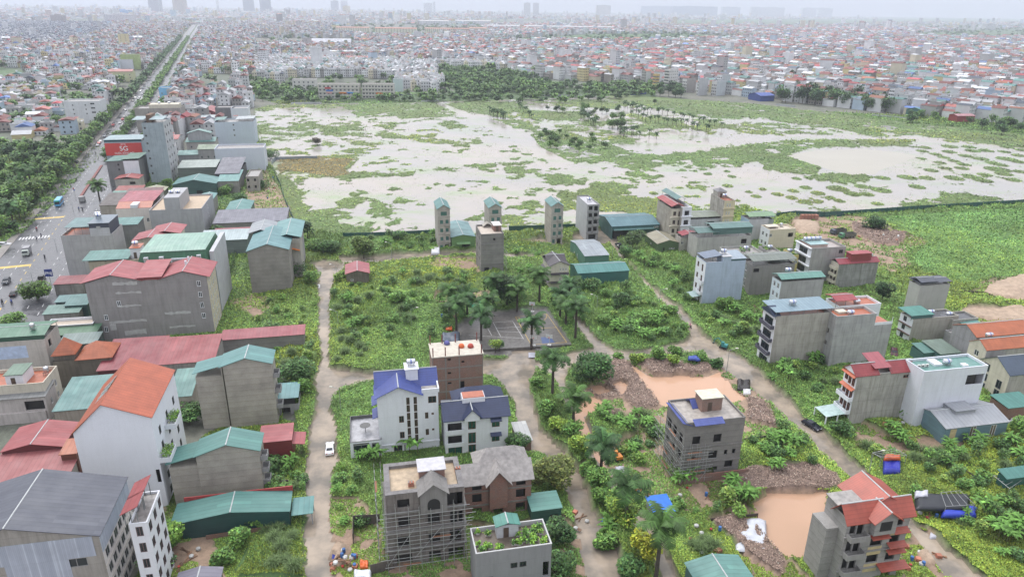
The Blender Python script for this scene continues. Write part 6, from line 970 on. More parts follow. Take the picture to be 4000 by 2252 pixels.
b=LMK('concrete_block','weathered grey block with cream parapet pavilion on the avenue','apartment block',(0,1375,1080),(0,1790,1100),(0,1350,1010),17.,13,plaster((.37,.35,.32),.4),'flat',lambda b:[(.3,b.h-3.5-3.8*j,1,1.3,'w') for j in range(3)]+[(.7,b.h-4-3.8*j,1,1.3,'w') for j in range(2)]);b.box(b.w*.3,b.d*.2,b.w*.95,b.d*.8,b.zr,b.zr+3,crm,'roof_pavilion',door=False);b.tank(b.w*.5,b.d*.5,b.zr+3,.2);b.tank(b.w*.72,b.d*.5,b.zr+3,.2)
b=LMK('pale_blue_block','big pale blue grey block with roof rooms beside the flooded field edge','apartment block',(0,2165,1220),(0,2540,1235),(0,2165,1190),16.,13,plaster((.50,.56,.64),.12),'flat',lambda b:[(.48,b.h-2.5-3.4*j,1,1.2,'w') for j in range(3)]);b.canopy(-.0,.1,.25,.9,b.zr,1.8,SH((.14,.3,.27)),'mono',.3);b.canopy(.55,.1,1,.9,b.zr,2.2,SH((.45,.5,.52)),'mono',.3)
LMK('white_wall_house','large white blank walled house behind the grey violet sheds','house',(4,2170,30),(4,2640,55),(4,2165,0),13.5,13,plaster((.60,.64,.72),.1),'flat')
LMK('grey_gable_house','grey house with stepped parapet left of the white blank wall','house',(0,1850,1370),(0,2140,1310),(0,1850,1330),13.,13,plaster((.38,.38,.39),.3),('y',SH((.2,.36,.33),1)),gb=2.)
LMK('dark_grey_house','dark grey block behind the pale blue block','house',(0,2165,1080),(0,2340,1085),(0,2165,1020),15.,13,plaster((.20,.20,.205),.3),'flat',lambda b:[(.85,b.h-4,1,1.2,'w')])
LMK('white_stair_house','white stepped house with tank beside the dark grey block','house',(0,2340,1070),(0,2470,1110),(0,2345,1050),15.,13,plaster((.62,.65,.70),.1),'flat')
LMK('red_barn','maroon hall with arched red roof between the blocks','hall',(0,2000,1130),(0,2165,1125),(0,2010,1080),7.,13,SH((.25,.04,.04),2),('y',SH((.42,.12,.12),1)))
LMK('blue_front_house','bright blue fronted house with orange trim on the avenue','house',(0,1605,880),(0,1690,890),(0,1600,860),13.,13,plaster((.22,.50,.75),.1),'flat',gridf(2,1,1.3))
LMK('grey_hall','long pale grey wall with orange edge beside the blue fronted house','hall',(0,1695,890),(0,1940,910),(0,1690,860),13.,13,plaster((.38,.39,.41),.2),'flat')
LMK('mint_roof_hall','cream hall with mint green gable roof near the treed quarter','hall',(0,2085,885),(0,2300,880),(0,2085,820),8.,13,plaster((.62,.55,.34),.1),('y',SH((.25,.45,.36),1)))
LMK('yellow_house','yellow villa with ornate gable near the avenue trees','villa',(0,1000,715),(0,1310,725),(0,1080,700),12.,14,plaster((.55,.56,.34),.15),('x',rdt),gridf(6),gb=2.)
LMK('yellow_tower_house','tall yellow slab house in the left quarter','house',(0,1180,345),(0,1280,345),(0,1170,325),30.,20,plaster((.62,.55,.33),.15),'flat',gridf(2))
LMK('lime_wall_block','block with mossy lime green side wall near the avenue','apartment block',(0,1190,560),(0,1405,545),(0,1190,530),20.,20,plaster((.42,.52,.22),.5),'flat')
LMK('white_wing_block','white building with dark windows strip in front of the lime wall','apartment block',(0,1135,590),(0,1310,610),(0,1130,575),14.,20,plaster((.62,.64,.68),.1),'flat')
LMK('red_villa','cream villa with broad red tiled roof left of the avenue','villa',(0,680,790),(0,890,790),(0,680,740),9.,14,crm,('x',rdt),gridf(5),gb=2.5)
for i,(L_,R__,K_) in enumerate((((1,622,845),(1,1030,850),(1,625,820)),((1,1065,845),(1,1378,850),(1,1065,820)))):
    b=LMK('terrace_block',('four storey shop terrace with red and blue signs at the far field edge, left one','four storey terrace with bay fronts behind a big tree at the far field edge')[i],'terrace',L_,R__,K_,14.5,3,plaster((.56,.54,.50),.25),'flat',gridf(10,2.,1.6,'w',3.5,1.))
    b.bands([3.3,6.9,10.5],plaster((.62,.6,.56),.1),.5,.35,'F')
    for j,(fx,z,w,c) in enumerate((((.24,10.,6,(.5,.04,.06)),(.28,7.5,7,(.05,.15,.5)),(.27,5.4,6,(.6,.3,.3)),(.62,5.4,9,(.6,.2,.03)),(.78,5.6,7,(.08,.25,.6))),((.55,4.8,7,(.6,.15,.02)),))[i]):
        o=MB().box(b.w*fx-w/2,-.75,z,b.w*fx+w/2,-.6,z+1.5).build('sign_board',flatm(c,.5,0,'sign_paint',.1),b.root)
b=LMK('white_terrace_block','white three storey block with pinkish panels left of the shop terrace','terrace',(1,360,800),(1,592,800),(1,315,775),12.,5,plaster((.62,.60,.58),.15),'flat',gridf(5,1.6,1.7,'w',3.6,1.))
b=LMK('pale_side_block','block with plain pale blue green end wall right of the terraces','terrace',(1,1378,795),(1,1465,800),(1,1350,770),14.,3,plaster((.50,.58,.60),.1),'flat')
LMK('yellow_school','yellow school with red roof and dark window bays','school',(1,348,588),(1,560,595),(1,345,575),10.,3,plaster((.66,.60,.34),.1),('x',rdt),gridf(8,1.6,1.8),gb=2.)
LMK('orange_school','orange fronted school with long red roof','school',(1,900,578),(1,1132,580),(1,860,560),10.,3,plaster((.62,.40,.16),.1),('x',rdt),gridf(8,1.6,1.8),gb=2.)
LMK('pale_yellow_school','pale yellow building with green roof right of the orange school','school',(1,1350,575),(1,1550,580),(1,1345,560),9.,3,plaster((.66,.64,.44),.1),('x',SH((.35,.42,.28))),gridf(7,1.4,1.6),gb=2.)
b=LMK('arched_hall','great hall with pale grey barrel roof','hall',(1,525,425),(1,960,425),(1,495,385),12.,2,plaster((.40,.42,.45),.2),('x',SH((.50,.52,.60),0,pitch=3)),gb=7.)
b=LMK('long_white_hall','very long low hall with white curved roof left of the barrel roofed hall','hall',(0,2250,440),(1,495,440),(0,2240,425),9.,2,plaster((.34,.34,.36),.2),('x',SH((.62,.63,.66),0,pitch=3)),gridf(12,4,2.6,'w',5.,1.),gb=2.5)
for i,(x0,x1,y,h,rc_) in enumerate(((785,1150,280,20,(.42,.22,.16)),(1180,1625,288,20,(.45,.20,.14)),(1690,1980,290,20,(.42,.22,.16)),(1980,2145,292,20,(.40,.2,.15)),(2145,2320,285,22,(.45,.25,.18)),(1630,1945,212,18,(.6,.58,.56)),(2000,2375,212,18,(.6,.58,.56)),(2320,2900,262,18,(.55,.55,.56)),(2900,3570,272,18,(.55,.55,.56)))):
    r1=(1,x0,y) if x0<2575 else (2,x0-2575,y);r2=(1,x1,y) if x1<2575 else (2,x1-2575,y)
    k1=(r1[0],r1[1],y-10);c=plaster((.66,.63,.52),.08) if i<5 else plaster((.62,.63,.66),.08)
    LMK('long_apartment_row','%s row of far %s apartments above the green belt'%(('first','second','third','fourth','fifth','upper left','upper right','sixth','seventh')[i],('cream','white')[i>=5]),'apartment row',r1,r2,k1,h,1,c,('x',flatm(rc_,.7,0,'far_roof')),gridf(14 if i<5 else 18,2.2,2.0,'w',4,1.5),gb=3.)
for L_,R__,K_,h,lab,c,rf in (((0,1650,1215),(0,1785,1225),(0,1650,1190),14,'white house with tank behind the tall pale blue block',(.68,.68,.7),'flat'),((0,1655,1400),(0,1785,1398),(0,1660,1340),11,'white walled house with red tent roof beside the tall pale blue block',(.66,.66,.66),('x',SH((.42,.09,.08)))),((0,1790,1020),(0,1895,1030),(0,1790,990),17,'slim white fronted house right of the weathered cream topped block',(.66,.66,.68),'flat'),((0,1895,1190),(0,2165,1190),(0,1900,1165),7,'low hall with pale blue white canopy roof between the blocks',(.5,.5,.5),('x',SH((.5,.58,.6)))),((0,1955,1250),(0,2165,1262),(0,1955,1225),9,'white terrace house in front of the maroon arched hall',(.66,.66,.66),'flat'),((4,1880,-30),(4,2150,-20),(4,1880,-70),8,'teal sheet roofed low house right of the grey stepped house',(.4,.38,.36),('x',SH((.12,.3,.27)))),((4,2000,40),(4,2170,60),(4,2000,0),9.5,'grey house with olive roof touching the white blank wall',(.36,.35,.34),('x',SH((.2,.27,.17)))),((4,1800,100),(4,2010,110),(4,1840,70),6.5,'teal gable shed under the grey stepped house',(.3,.3,.3),('x',SH((.1,.27,.25))))):
    LMK('house_block',lab,'house',L_,R__,K_,h,13,plaster(c,.3),rf,gridf(3),gb=1.5)
fld=[((3,1310,905),(3,1420,880),(3,1212,920),20,'white slim tower house with dark glazed front at the far field edge',(.56,.57,.58),(.68,.70,.72)),((3,1650,870),(3,1750,900),(3,1490,830),18,'white balconied apartment house behind the grey cement house at the far field edge',(.66,.68,.70),(.5,.5,.5)),
 ((3,1595,1010),(3,1645,1000),(3,1430,985),10,'grey cement house with open bays left of the peach villa',(.27,.26,.26),(.27,.26,.26)),((3,985,850),(3,1105,835),(3,920,840),17,'pale blue house with dark green glass front behind the tall trees',(.52,.58,.66),(.05,.16,.14)),
 ((3,810,835),(3,900,810),(3,740,850),17,'house with white stacked balconies and big crimson roof behind the trees',(.42,.42,.42),(.66,.68,.7)),((3,570,830),(3,720,820),(3,530,835),15,'grey house with white front and roof plants behind the trees',(.42,.42,.42),(.68,.69,.7)),
 ((3,375,800),(3,575,770),(3,325,815),16,'large dark grey unfinished block behind the tree line',(.22,.21,.21),(.22,.21,.21)),((2,2240,770),(2,2400,720),(2,2185,790),21,'tall grey house with white windowed front above the weeds at the field edge',(.50,.52,.54),(.68,.7,.72)),
 ((2,1915,800),(2,2050,780),(2,1830,800),18,'pale house with white bay windowed front beside dark sheds',(.50,.51,.53),(.68,.7,.7)),((2,1615,705),(2,1712,690),(2,1510,715),24,'seven storey white hotel like block with regular windows at the field edge',(.66,.66,.64),(.66,.66,.62)),
 ((2,1430,745),(2,1512,748),(2,1405,745),18,'plain ochre yellow walled house left of the white seven storey block',(.62,.46,.20),(.62,.46,.20)),((2,1350,715),(2,1400,712),(2,1290,710),17,'pale grey house with orange roof left of the ochre one',(.56,.57,.56),(.45,.44,.42)),
 ((2,1780,800),(2,1840,790),(2,1695,780),15,'white villa fronted row with red tiled gables at the field edge',(.36,.34,.33),(.66,.66,.64)),((3,1875,930),(3,1960,960),(3,1800,960),17,'white grey balconied house right of the peach villa',(.56,.57,.58),(.6,.6,.6)),
 ((2,1780,610),(2,1840,640),(2,1740,620),17,'concrete house with dark balconies behind the white seven storey block',(.5,.5,.5),(.3,.3,.3)),((2,2070,820),(2,2180,810),(2,2050,830),16,'plain pale blue grey wall house between the two white fronted ones',(.50,.54,.57),(.6,.6,.6)),
 ((3,2000,1000),(3,2140,1000),(3,1980,985),13,'pale blue house with orange tiled roof near the teal sheds',(.56,.62,.70),(.6,.62,.5))]
for L_,R__,K_,h,lab,c1,c2 in fld:
    b=LMK('field_edge_house',lab,'house',L_,R__,K_,h,37,dcap=7,wcap=16,wall=plaster(c1,.25),roof='flat' if 'roof' not in lab or 'crimson' in lab or 'plants' in lab else ('x',tiles((.5,.14,.06))),F=None if 'seven' not in lab else gridf(5,1.1,1.5,'w',3.3,1.),S=gridf(3 if 'seven' not in lab else 5,1.4,1.7,'w',3.3,.9),fm={'S':plaster(c2,.1)},gb=1.8)
    b.bands([3.3*j for j in range(1,int(h//3.3))],plaster(c2,.1),.5,.25,'S')
    if 'crimson' in lab: b.canopy(0,0,1.,1,b.zr,2.2,SH((.42,.04,.05)),'gable',1.5,'x',3,side=SH((.38,.04,.04),2))
LMK('peach_villa','peach coloured villa with orange hipped roof at the far field edge','villa',(3,1740,1075),(3,1822,1065),(3,1655,1070),9.,37,plaster((.68,.50,.34),.1),('x',tiles((.50,.15,.07))),lambda b:g((.3,.7),[1.5,5],1,1.5),lambda b:g((.25,.5,.75),[1.,4.8],1.,1.8),gb=2.5)
LMK('red_shed','bright red sheet shed with pink roof at the far field edge','shed',(3,1905,1165),(3,2088,1165),(3,1905,1148),6.,8,SH((.40,.02,.03),2),('x',SH((.52,.22,.25))),gb=1.)
LMK('blue_tarp_hall','royal blue sheet hall beside the trees at the far field edge','hall',(3,-100,960),(3,95,965),(3,-90,940),6.,20,SH((.03,.08,.38),2),('x',SH((.04,.10,.45))),gb=2.)
LMK('teal_long_hall','long dark teal hall behind the peach villa','hall',(3,1480,1105),(3,1650,1120),(3,1500,1080),6.,37,SH((.05,.2,.18),2),('x',SH((.07,.25,.22))),gb=2.)
LMK('teal_long_hall','wide teal roofed hall right of the pale blue orange roofed house','hall',(3,1900,1100),(3,2340,1080),(3,1920,1040),6.,12,SH((.05,.16,.14),2),('x',SH((.06,.22,.19))),gb=2.)
# lattice mast
bm_=G(1,1703,470);tt=thing('lattice_mast','thin red and white lattice mast above the red roofed quarter','mast',(*bm_,0));hh=hfor(bm_,nat(1,0,310)[1])
for j,c in enumerate(((.5,.06,.05),(.7,.7,.7))):
    q=MB()
    for s in range(j,8,2):
        z0=hh*s/8;z1=hh*(s+1)/8;r0=2.2*(1-z0/hh*.7);r1=2.2*(1-z1/hh*.7)
        for i in range(4):
            a=math.pi/4+i*math.pi/2;b2=a+math.pi/2;q.tube((r0*math.cos(a),r0*math.sin(a),z0),(r1*math.cos(a),r1*math.sin(a),z1),.25,4);q.tube((r0*math.cos(a),r0*math.sin(a),z0),(r1*math.cos(b2),r1*math.sin(b2),z1),.15,4)
    q.build('mast_section',flatm(c,.5,0,'mast_paint',0),tt)
# far towers
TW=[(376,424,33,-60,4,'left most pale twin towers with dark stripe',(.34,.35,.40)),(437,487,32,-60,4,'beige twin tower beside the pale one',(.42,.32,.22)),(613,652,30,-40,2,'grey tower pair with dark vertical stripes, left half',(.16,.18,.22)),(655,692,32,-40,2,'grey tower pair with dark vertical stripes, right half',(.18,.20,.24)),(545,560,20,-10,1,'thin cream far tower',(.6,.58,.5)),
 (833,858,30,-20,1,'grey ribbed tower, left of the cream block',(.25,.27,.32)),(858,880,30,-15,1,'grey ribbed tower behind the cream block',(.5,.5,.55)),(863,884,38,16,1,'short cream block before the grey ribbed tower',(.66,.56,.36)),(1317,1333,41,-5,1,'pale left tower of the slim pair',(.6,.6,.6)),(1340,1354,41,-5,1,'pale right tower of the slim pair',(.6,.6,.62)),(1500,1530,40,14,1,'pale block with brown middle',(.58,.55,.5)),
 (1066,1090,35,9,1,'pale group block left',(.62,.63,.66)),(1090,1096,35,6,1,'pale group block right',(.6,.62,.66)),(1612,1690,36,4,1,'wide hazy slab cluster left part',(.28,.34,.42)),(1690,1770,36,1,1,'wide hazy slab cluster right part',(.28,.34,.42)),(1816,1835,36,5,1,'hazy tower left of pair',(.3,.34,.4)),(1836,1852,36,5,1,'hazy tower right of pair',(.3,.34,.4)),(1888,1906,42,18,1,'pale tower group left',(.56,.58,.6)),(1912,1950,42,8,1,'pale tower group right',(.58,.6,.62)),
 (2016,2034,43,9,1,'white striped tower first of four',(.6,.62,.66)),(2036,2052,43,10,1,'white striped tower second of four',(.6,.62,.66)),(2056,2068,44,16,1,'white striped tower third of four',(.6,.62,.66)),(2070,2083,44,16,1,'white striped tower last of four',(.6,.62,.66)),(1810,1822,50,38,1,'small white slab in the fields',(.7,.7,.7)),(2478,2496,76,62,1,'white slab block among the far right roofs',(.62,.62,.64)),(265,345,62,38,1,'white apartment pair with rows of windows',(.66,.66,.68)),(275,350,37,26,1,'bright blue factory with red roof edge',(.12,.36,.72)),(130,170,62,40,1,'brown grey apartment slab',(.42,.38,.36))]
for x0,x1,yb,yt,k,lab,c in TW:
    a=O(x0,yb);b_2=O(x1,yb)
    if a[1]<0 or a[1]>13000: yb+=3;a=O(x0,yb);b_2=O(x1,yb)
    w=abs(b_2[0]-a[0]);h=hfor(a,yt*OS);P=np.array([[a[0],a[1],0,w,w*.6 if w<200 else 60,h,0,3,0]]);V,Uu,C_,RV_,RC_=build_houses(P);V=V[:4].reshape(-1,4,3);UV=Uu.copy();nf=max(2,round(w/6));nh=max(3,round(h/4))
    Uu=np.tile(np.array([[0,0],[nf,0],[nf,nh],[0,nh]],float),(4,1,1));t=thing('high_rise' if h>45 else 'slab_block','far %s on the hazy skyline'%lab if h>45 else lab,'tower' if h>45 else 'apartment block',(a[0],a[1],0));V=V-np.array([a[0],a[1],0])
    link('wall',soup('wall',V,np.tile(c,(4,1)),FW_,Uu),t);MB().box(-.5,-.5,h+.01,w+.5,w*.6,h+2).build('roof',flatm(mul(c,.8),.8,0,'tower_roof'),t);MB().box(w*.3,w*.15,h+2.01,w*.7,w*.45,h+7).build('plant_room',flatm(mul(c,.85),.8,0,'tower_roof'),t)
# ---------------------------------------------------------------- trees
BARK=flatm((.10,.08,.065),.9,0,'bark',.4);PALMB=flatm((.075,.06,.05),.9,0,'palm_trunk',.3)
def crown_mesh(R,H0,H1,n,ls,base,seed,nb=8,flat=.8,var=.38):
    r=np.random.default_rng(seed);a=r.uniform(0,2*np.pi,nb);rad=R*r.uniform(.25,.68,nb);cz=H0+(H1-H0)*r.uniform(.3,.72,nb);br=R*r.uniform(.38,.58,nb)
    cx=np.r_[0,np.cos(a)*rad];cy_=np.r_[0,np.sin(a)*rad];cz=np.r_[H0+(H1-H0)*.62,cz];br=np.r_[R*.55,br];bz=np.minimum(br*flat,(H1-H0)*.42)
    k=r.integers(0,nb+1,n);u=r.normal(size=(n,3));u/=np.linalg.norm(u,axis=1)[:,None];s=r.uniform(.72,1.08,n)[:,None];x=cx[k]+u[:,0]*br[k]*s[:,0];y=cy_[k]+u[:,1]*br[k]*s[:,0];z=cz[k]+u[:,2]*bz[k]*s[:,0]
    bl=np.exp(r.normal(0,.18,nb+1))[k];col=greens(n,r,base,var)*bl[:,None]
    sz=ls*r.uniform(.6,1.35,n);return leaves('crown',x,y,z,sz,r.uniform(-.5,1.,n),np.clip(col,0,.7),r,.62)
def trunk_mesh(h,r0,R,seed):
    rn=random.Random(seed);q=MB();q.tube((0,0,-.4),(.1,.05,h*.6),r0,7,r0*.7)
    for i in range(5):
        a=i*1.26+rn.random();q.tube((.1,.05,h*(.42+.04*i)),(math.cos(a)*R*.5,math.sin(a)*R*.5,h*(.8+.12*rn.random())),r0*.5,5,r0*.15)
    return q.mesh('trunk',BARK,True)
def tree(x,y,R,H,label,base=(.05,.11,.03),n=1400,ls=None,seed=1,nb=8,name='broadleaf_tree',cat='tree',group=None,H0=.25,flat=.8,z=None):
    t=thing(name,label,cat,(x,y,(zat(x,y) if z is None else z)),0,group);link('trunk',trunk_mesh(H,max(.12,H*.022),R,seed),t)
    link('crown',crown_mesh(R,H*H0,H,n,ls or R*.085,base,seed,nb,flat),t);return t
def TO(ox,oy,R,H,label,**k): p=O(ox,oy);return tree(p[0],p[1],R,H,label,seed=int(ox*7+oy)%9973,**k)
GD=(.055,.125,.037);GM=(.10,.205,.046);GY=(.17,.28,.045);GO=(.10,.13,.035)
TO(915,650,5.2,9,'big round mango green tree behind the red roofed stone hut',n=3600,ls=.42,base=(.085,.14,.03))
TO(1490,960,5.2,7.5,'big dense dark green rounded tree at the flooded crossing by the clay heaps',n=4200,ls=.36,base=(.05,.125,.035),nb=11,H0=.05)
TO(1385,1235,5,6.5,'broad feathery olive tree beside the brick villa and the flooded lane',n=3600,ls=.3,base=GO,H0=.1)
TO(420,1385,3.6,6,'round fresh green tree between the slim white building and the teal warehouse',n=2600,ls=.3,base=(.09,.18,.03),H0=.1)
TO(396,1440,3,4,'small bluish green tree at the bottom left edge',n=1500,ls=.26,base=(.07,.14,.06),H0=.1)
TO(1275,775,6,12,'tall dark bamboo like thicket behind the sports court',n=3600,ls=.4,base=(.03,.07,.022),H0=.02,nb=12)
TO(742,985,5,6.5,'spreading green tree at the street beside the block walled house',n=3000,ls=.34,base=GD,H0=.1)
TO(762,1000,3,4.5,'lower bushy tree overhanging the flooded street',n=1500,ls=.3,base=GM,H0=.05)
TO(745,700,4.2,5.5,'leafy tree beside the tall grey walled hall at the street',n=2200,ls=.34,base=GD,H0=.05)
TO(785,720,3.,4,'small tree at the upper street corner by the water',n=1200,ls=.3,base=GM,H0=.05)
TO(100,760,5.2,6.5,'round street tree on the avenue pavement by the teal sheds',n=3200,ls=.38,base=(.08,.16,.03),H0=.2)
TO(38,820,4,4,'street tree half hidden at the left edge by the green roof gallery',n=1500,ls=.34,base=GM)
TO(1300,1140,2.8,5,'dark tree squeezed between the navy roofed villa and the brick villa',n=1800,ls=.26,base=GD,H0=.1)
TO(1400,1370,3.2,5.5,'dark mango tree right of the roof garden house',n=2200,ls=.26,base=(.035,.085,.025),H0=.02)
TO(1395,1440,3.2,4,'dense shrub tree at the bottom right of the roof garden house',n=1800,ls=.24,base=GD,H0=.02)
TO(1590,630,5,7,'feathery spreading tree before the teal warehouse bay',n=2600,ls=.36,base=(.055,.10,.035),H0=.3,flat=.5)
TO(1570,650,3,4,'smaller tree under the feathery spreading one',n=1200,ls=.34,base=GD)
TO(2195,578,5,5,'dark bushy tree beside the sand yard and the weed plain',n=2600,ls=.42,base=(.035,.085,.03),H0=.02)
TO(2215,765,3.2,7,'narrow dark tree behind the terracotta terrace house',n=1800,ls=.34,base=(.03,.07,.025),H0=.05)
TO(775,610,3,8,'thin dark pine like tree left of the big round tree',n=900,ls=.4,base=(.03,.07,.03),H0=.1)
TO(830,640,4.5,4,'sprawling shrub tree north of the street corner',n=1800,ls=.36,base=GD,H0=.02);TO(800,635,4,4,'second sprawling shrub tree near the upper corner',n=1500,ls=.36,base=GM,H0=.02)
TO(480,1070,3.2,5.5,'dark tree beside the planted balconies of the white building',n=2200,ls=.26,base=GD,H0=.05)
TO(470,1010,2.2,4,'small tree behind the block walled house side wing',n=900,ls=.26,base=GD,H0=.05)
TO(1245,890,1.8,4.5,'small lime tree beside the sports court edge',n=700,ls=.22,base=GY);TO(1255,885,1.4,3.5,'small date like shrub tree at the court corner',n=500,ls=.24,base=GD)
for i,(a,b_,R,H,c,l) in enumerate(((1460,1160,2.8,4.5,GY,'lime yellow tree under the palms of the median'),(1440,1120,2.4,4,GM,'green median tree between two palms'),(1505,1245,2.8,4.5,GM,'green bushy tree beside the third median palm'),(1560,1330,3.2,5.2,GY,'large lime leaved tree around the palm trunk near the blue hut'),(1545,1290,2.6,4.5,GM,'bushy tree above the lime leaved one'),(1615,1420,3.,4.8,(.26,.30,.03),'bright yellow green tree at the bottom right of the median'),(1350,985,1.6,4,GM,'thin tree at the head of the median by the crossing'),(1375,1060,2.4,3.4,GM,'bush at the upper median'),(1400,1095,2.4,3,GY,'lime bush in the middle of the median'),(1480,1195,2.4,3.4,GM,'bush left of the third palm'),(1520,1370,2.4,3,GM,'bush at the lower median edge'),(1580,1440,2.8,3.4,GD,'dark bush at the bottom of the median'),
  (1600,915,2.,2.8,GY,'lime shrub on the clay heap by the pipes'),(1655,912,2.4,3.4,GM,'shrub tree on the clay heap by the blue tarp'),(1700,900,2.2,3,GM,'second shrub tree behind the blue tarp'),(1690,928,1.8,2.6,GY,'lime shrub under the blue tarp'),(1760,912,2.4,3,GM,'shrub right of the blue tarp'),(1800,925,2.,2.4,GD,'dark shrub by the flooded street lamp'),(1555,905,1.6,2.4,GM,'low shrub beside the long pipes'),
  (1440,725,3,3.5,GM,'shrub at the end of the teal warehouse'),(1005,770,3,3.5,GM,'rounded grey green shrub on the weed plot'),(1480,740,4,3.5,GD,'dark shrub mound behind the teal warehouse'),(1560,775,4,3.5,GD,'dark shrub mound in the middle of the shrub plot'),(1620,820,4,3.2,GM,'shrub mound near the flooded lane bend'),(1520,820,3.5,3,GM,'shrub mound above the side path'),(1680,800,3,2.6,GM,'shrub mound at the lane edge'),
  (2110,1105,2.6,3,GD,'round bush by the parked black car'),(1820,790,3.4,3.5,GM,'feathery bush at the pale blue grey house foot'),(640,1330,2,3,GM,'thin shrub at the corner of the maroon shed'),(680,1180,3,3,GD,'bush below the maroon shed'),(700,1250,3,2.6,GM,'bush at the street right of the block wall'),(1510,1275,2,3,GM,'low bush left of lime leaved tree'),(2560,1100,3,5,GM,'bright green tree at the right edge by the white car'),(1130,905,3,3.4,(.10,.11,.035),'autumn tinted bush behind the white villa tower'),(1110,930,2,2.6,GD,'dark bush left of the brick frame house'),(845,1000,1,1,GM,'low bush'),(600,1370,2.4,3.6,GM,'garden tree in the overgrown plot bottom left'),(640,1290,2.,3.,GY,'light garden shrub near the teal warehouse end'),(560,1420,2.,3,GM,'garden shrub at the bottom left plot'),
  (570,490,4,5,GM,'leafy tree in the yard of the teal gable shed'),(600,510,4,4.5,GD,'dark leafy tree in the yard behind the violet shed'),(555,600,3,6,GD,'dark tree strip beside the violet shed'),(660,620,3,3,GM,'bush at the hedge rows'),(420,470,3,4.5,GM,'light green tree before the tall blue block'),(655,475,4,4,GD,'tree at the concrete house foot'),(680,400,6,5,GD,'trees at field fence corner'),(795,365,4,5,(.10,.09,.07),'bare greyish tree standing in the flood water at the field corner'),(640,450,3,4,GM,'small tree beside pale fence'))):
    if l=='low bush': continue
    TO(a,b_,R,H,l,n=int(500+R*300),ls=.3 if b_>800 else .36,base=c,H0=.03,name='shrub_tree' if H<4.6 else 'broadleaf_tree')
# prototypes for trees farther off
PT=[(crown_mesh(4.2,1.6+.3*i,8.+.4*i,520,.62,c,300+i,8),trunk_mesh(8,.2,4,i)) for i,c in enumerate((GD,GM,(.055,.115,.035),(.035,.08,.028),(.09,.16,.035)))]
PF=[crown_mesh(4.5,.6,7,95,1.35,c,340+i,7) for i,c in enumerate((GD,GM,(.075,.15,.045)))]
def ftree(x,y,s,k,label,cat='tree',group=None,sz=1.):
    t=thing('street_tree' if 'avenue' in label and 'row' in label else 'broadleaf_tree',label,'street tree' if 'row' in label and 'avenue' in label else cat,(x,y,zat(x,y) if y<890 else 0),random.uniform(0,6.28),group or label.replace('tree ','trees ',1));t.scale=(s,s,s*sz);link('trunk',PT[k][1],t);link('crown',PT[k][0],t);return t
NT=0;FT=[]
for s in np.arange(-30,1900,8.5):
    for off,lab in ((-5,'outer left side'),(14,'median'),(31,'right side')):
        if off>10 and s<185: continue
        if off==31 and s<210: continue
        if off==-5 and 55>s>-8: continue
        x,y,_=av(s+random.uniform(-2,2),off+random.uniform(-1.,1.));sc=random.uniform(.75,1.15)*(1.15 if off<0 else .85)
        if s<430: ftree(x,y,sc,random.choice((1,2,4,1)),'street tree in the %s row of the avenue'%lab);NT+=1
        else: FT.append((x,y,sc*1.1))
rt=random.Random(5)
def fill(poly,n,lab,k=(0,1,2,3),s0=.7,s1=1.3,stuff=False,sz=1.,ex=True):
    P=np.array(poly);c=0;it=0;acc=[]
    while c<n and it<n*60:
        it+=1;x=rt.uniform(P[:,0].min(),P[:,0].max());y=rt.uniform(P[:,1].min(),P[:,1].max())
        if not inpoly([x],[y],poly)[0] or (0>x-avx(y)-33 and x-avx(y)>-4): continue
        if any((x-a)**2+(y-b_)**2<(7 if not stuff else 30) for a,b_ in acc): continue
        if ex and any(abs(x-h.o[0]-h.w*.5)<h.w*.6 and abs(y-h.o[1]-h.d*.5)<h.d*.7 for h in HL): continue
        acc.append((x,y));c+=1
        if stuff: FT.append((x,y,rt.uniform(s0,s1)))
        else: ftree(x,y,rt.uniform(s0,s1),rt.choice(k),lab,sz=sz)
fill(OP(-20,400,175,375,225,365,190,440,120,545,60,600,-20,610),46,'dark park tree left of the wet avenue',(0,1,2,3),.8,1.25)
fill(OP(640,215,700,235,760,240,790,245,790,258,650,262),22,'tree of the belt at the far left corner of the flooded field',(0,1,2),.8,1.2)
fill(OP(1100,205,1290,185,1300,225,1240,240,1110,235),34,'park tree behind the far middle field edge',(0,1,2),.8,1.2)
fill(OP(1290,215,1500,222,1600,225,1560,240,1300,250),26,'tree of the village belt beyond the flooded field',(0,1,2),.7,1.1)
fill(OP(1648,224,1715,224,1715,247,1648,247),9,'tree of the dark clump below the white seven storey block',(0,3),1.2,1.6,ex=False)
fill(OP(1955,240,2240,272,2235,290,1960,258),34,'tall tree of the dark row before the right hand houses',(0,3),1.4,1.9,sz=1.2,ex=False)
fill(OP(2240,288,2330,292,2440,300,2440,315,2330,308,2240,298),10,'tree along the white wall at the right field edge',(0,1),.7,1.)
fill(OP(2420,310,2640,325,2640,355,2420,328),16,'tree of the thicket at the far right field corner',(0,3,1),.8,1.2)
fill(OP(1370,268,1660,262,1660,290,1500,300,1370,296),18,'round tree standing in the flooded palm grove',(0,3,1),.5,.85)
fill(OP(1490,292,1560,300,1590,335,1500,325),12,'tree of the dense clump in the flooded palm grove',(2,1,4),.7,1.)
fill(OP(1335,340,1420,335,1530,362,1540,385,1430,382,1350,365),22,'tree on the green island in the middle of the flooded field',(0,2,1),.45,.8)
fill(OP(20,210,165,250,160,330,60,320,-10,280),26,'tree among the low houses on the left',(0,1,2),.7,1.1)
fill(OP(640,235,800,225,800,205,1000,240,1000,250,800,250),12,'tree by the shop terraces',(1,2),.7,1.)
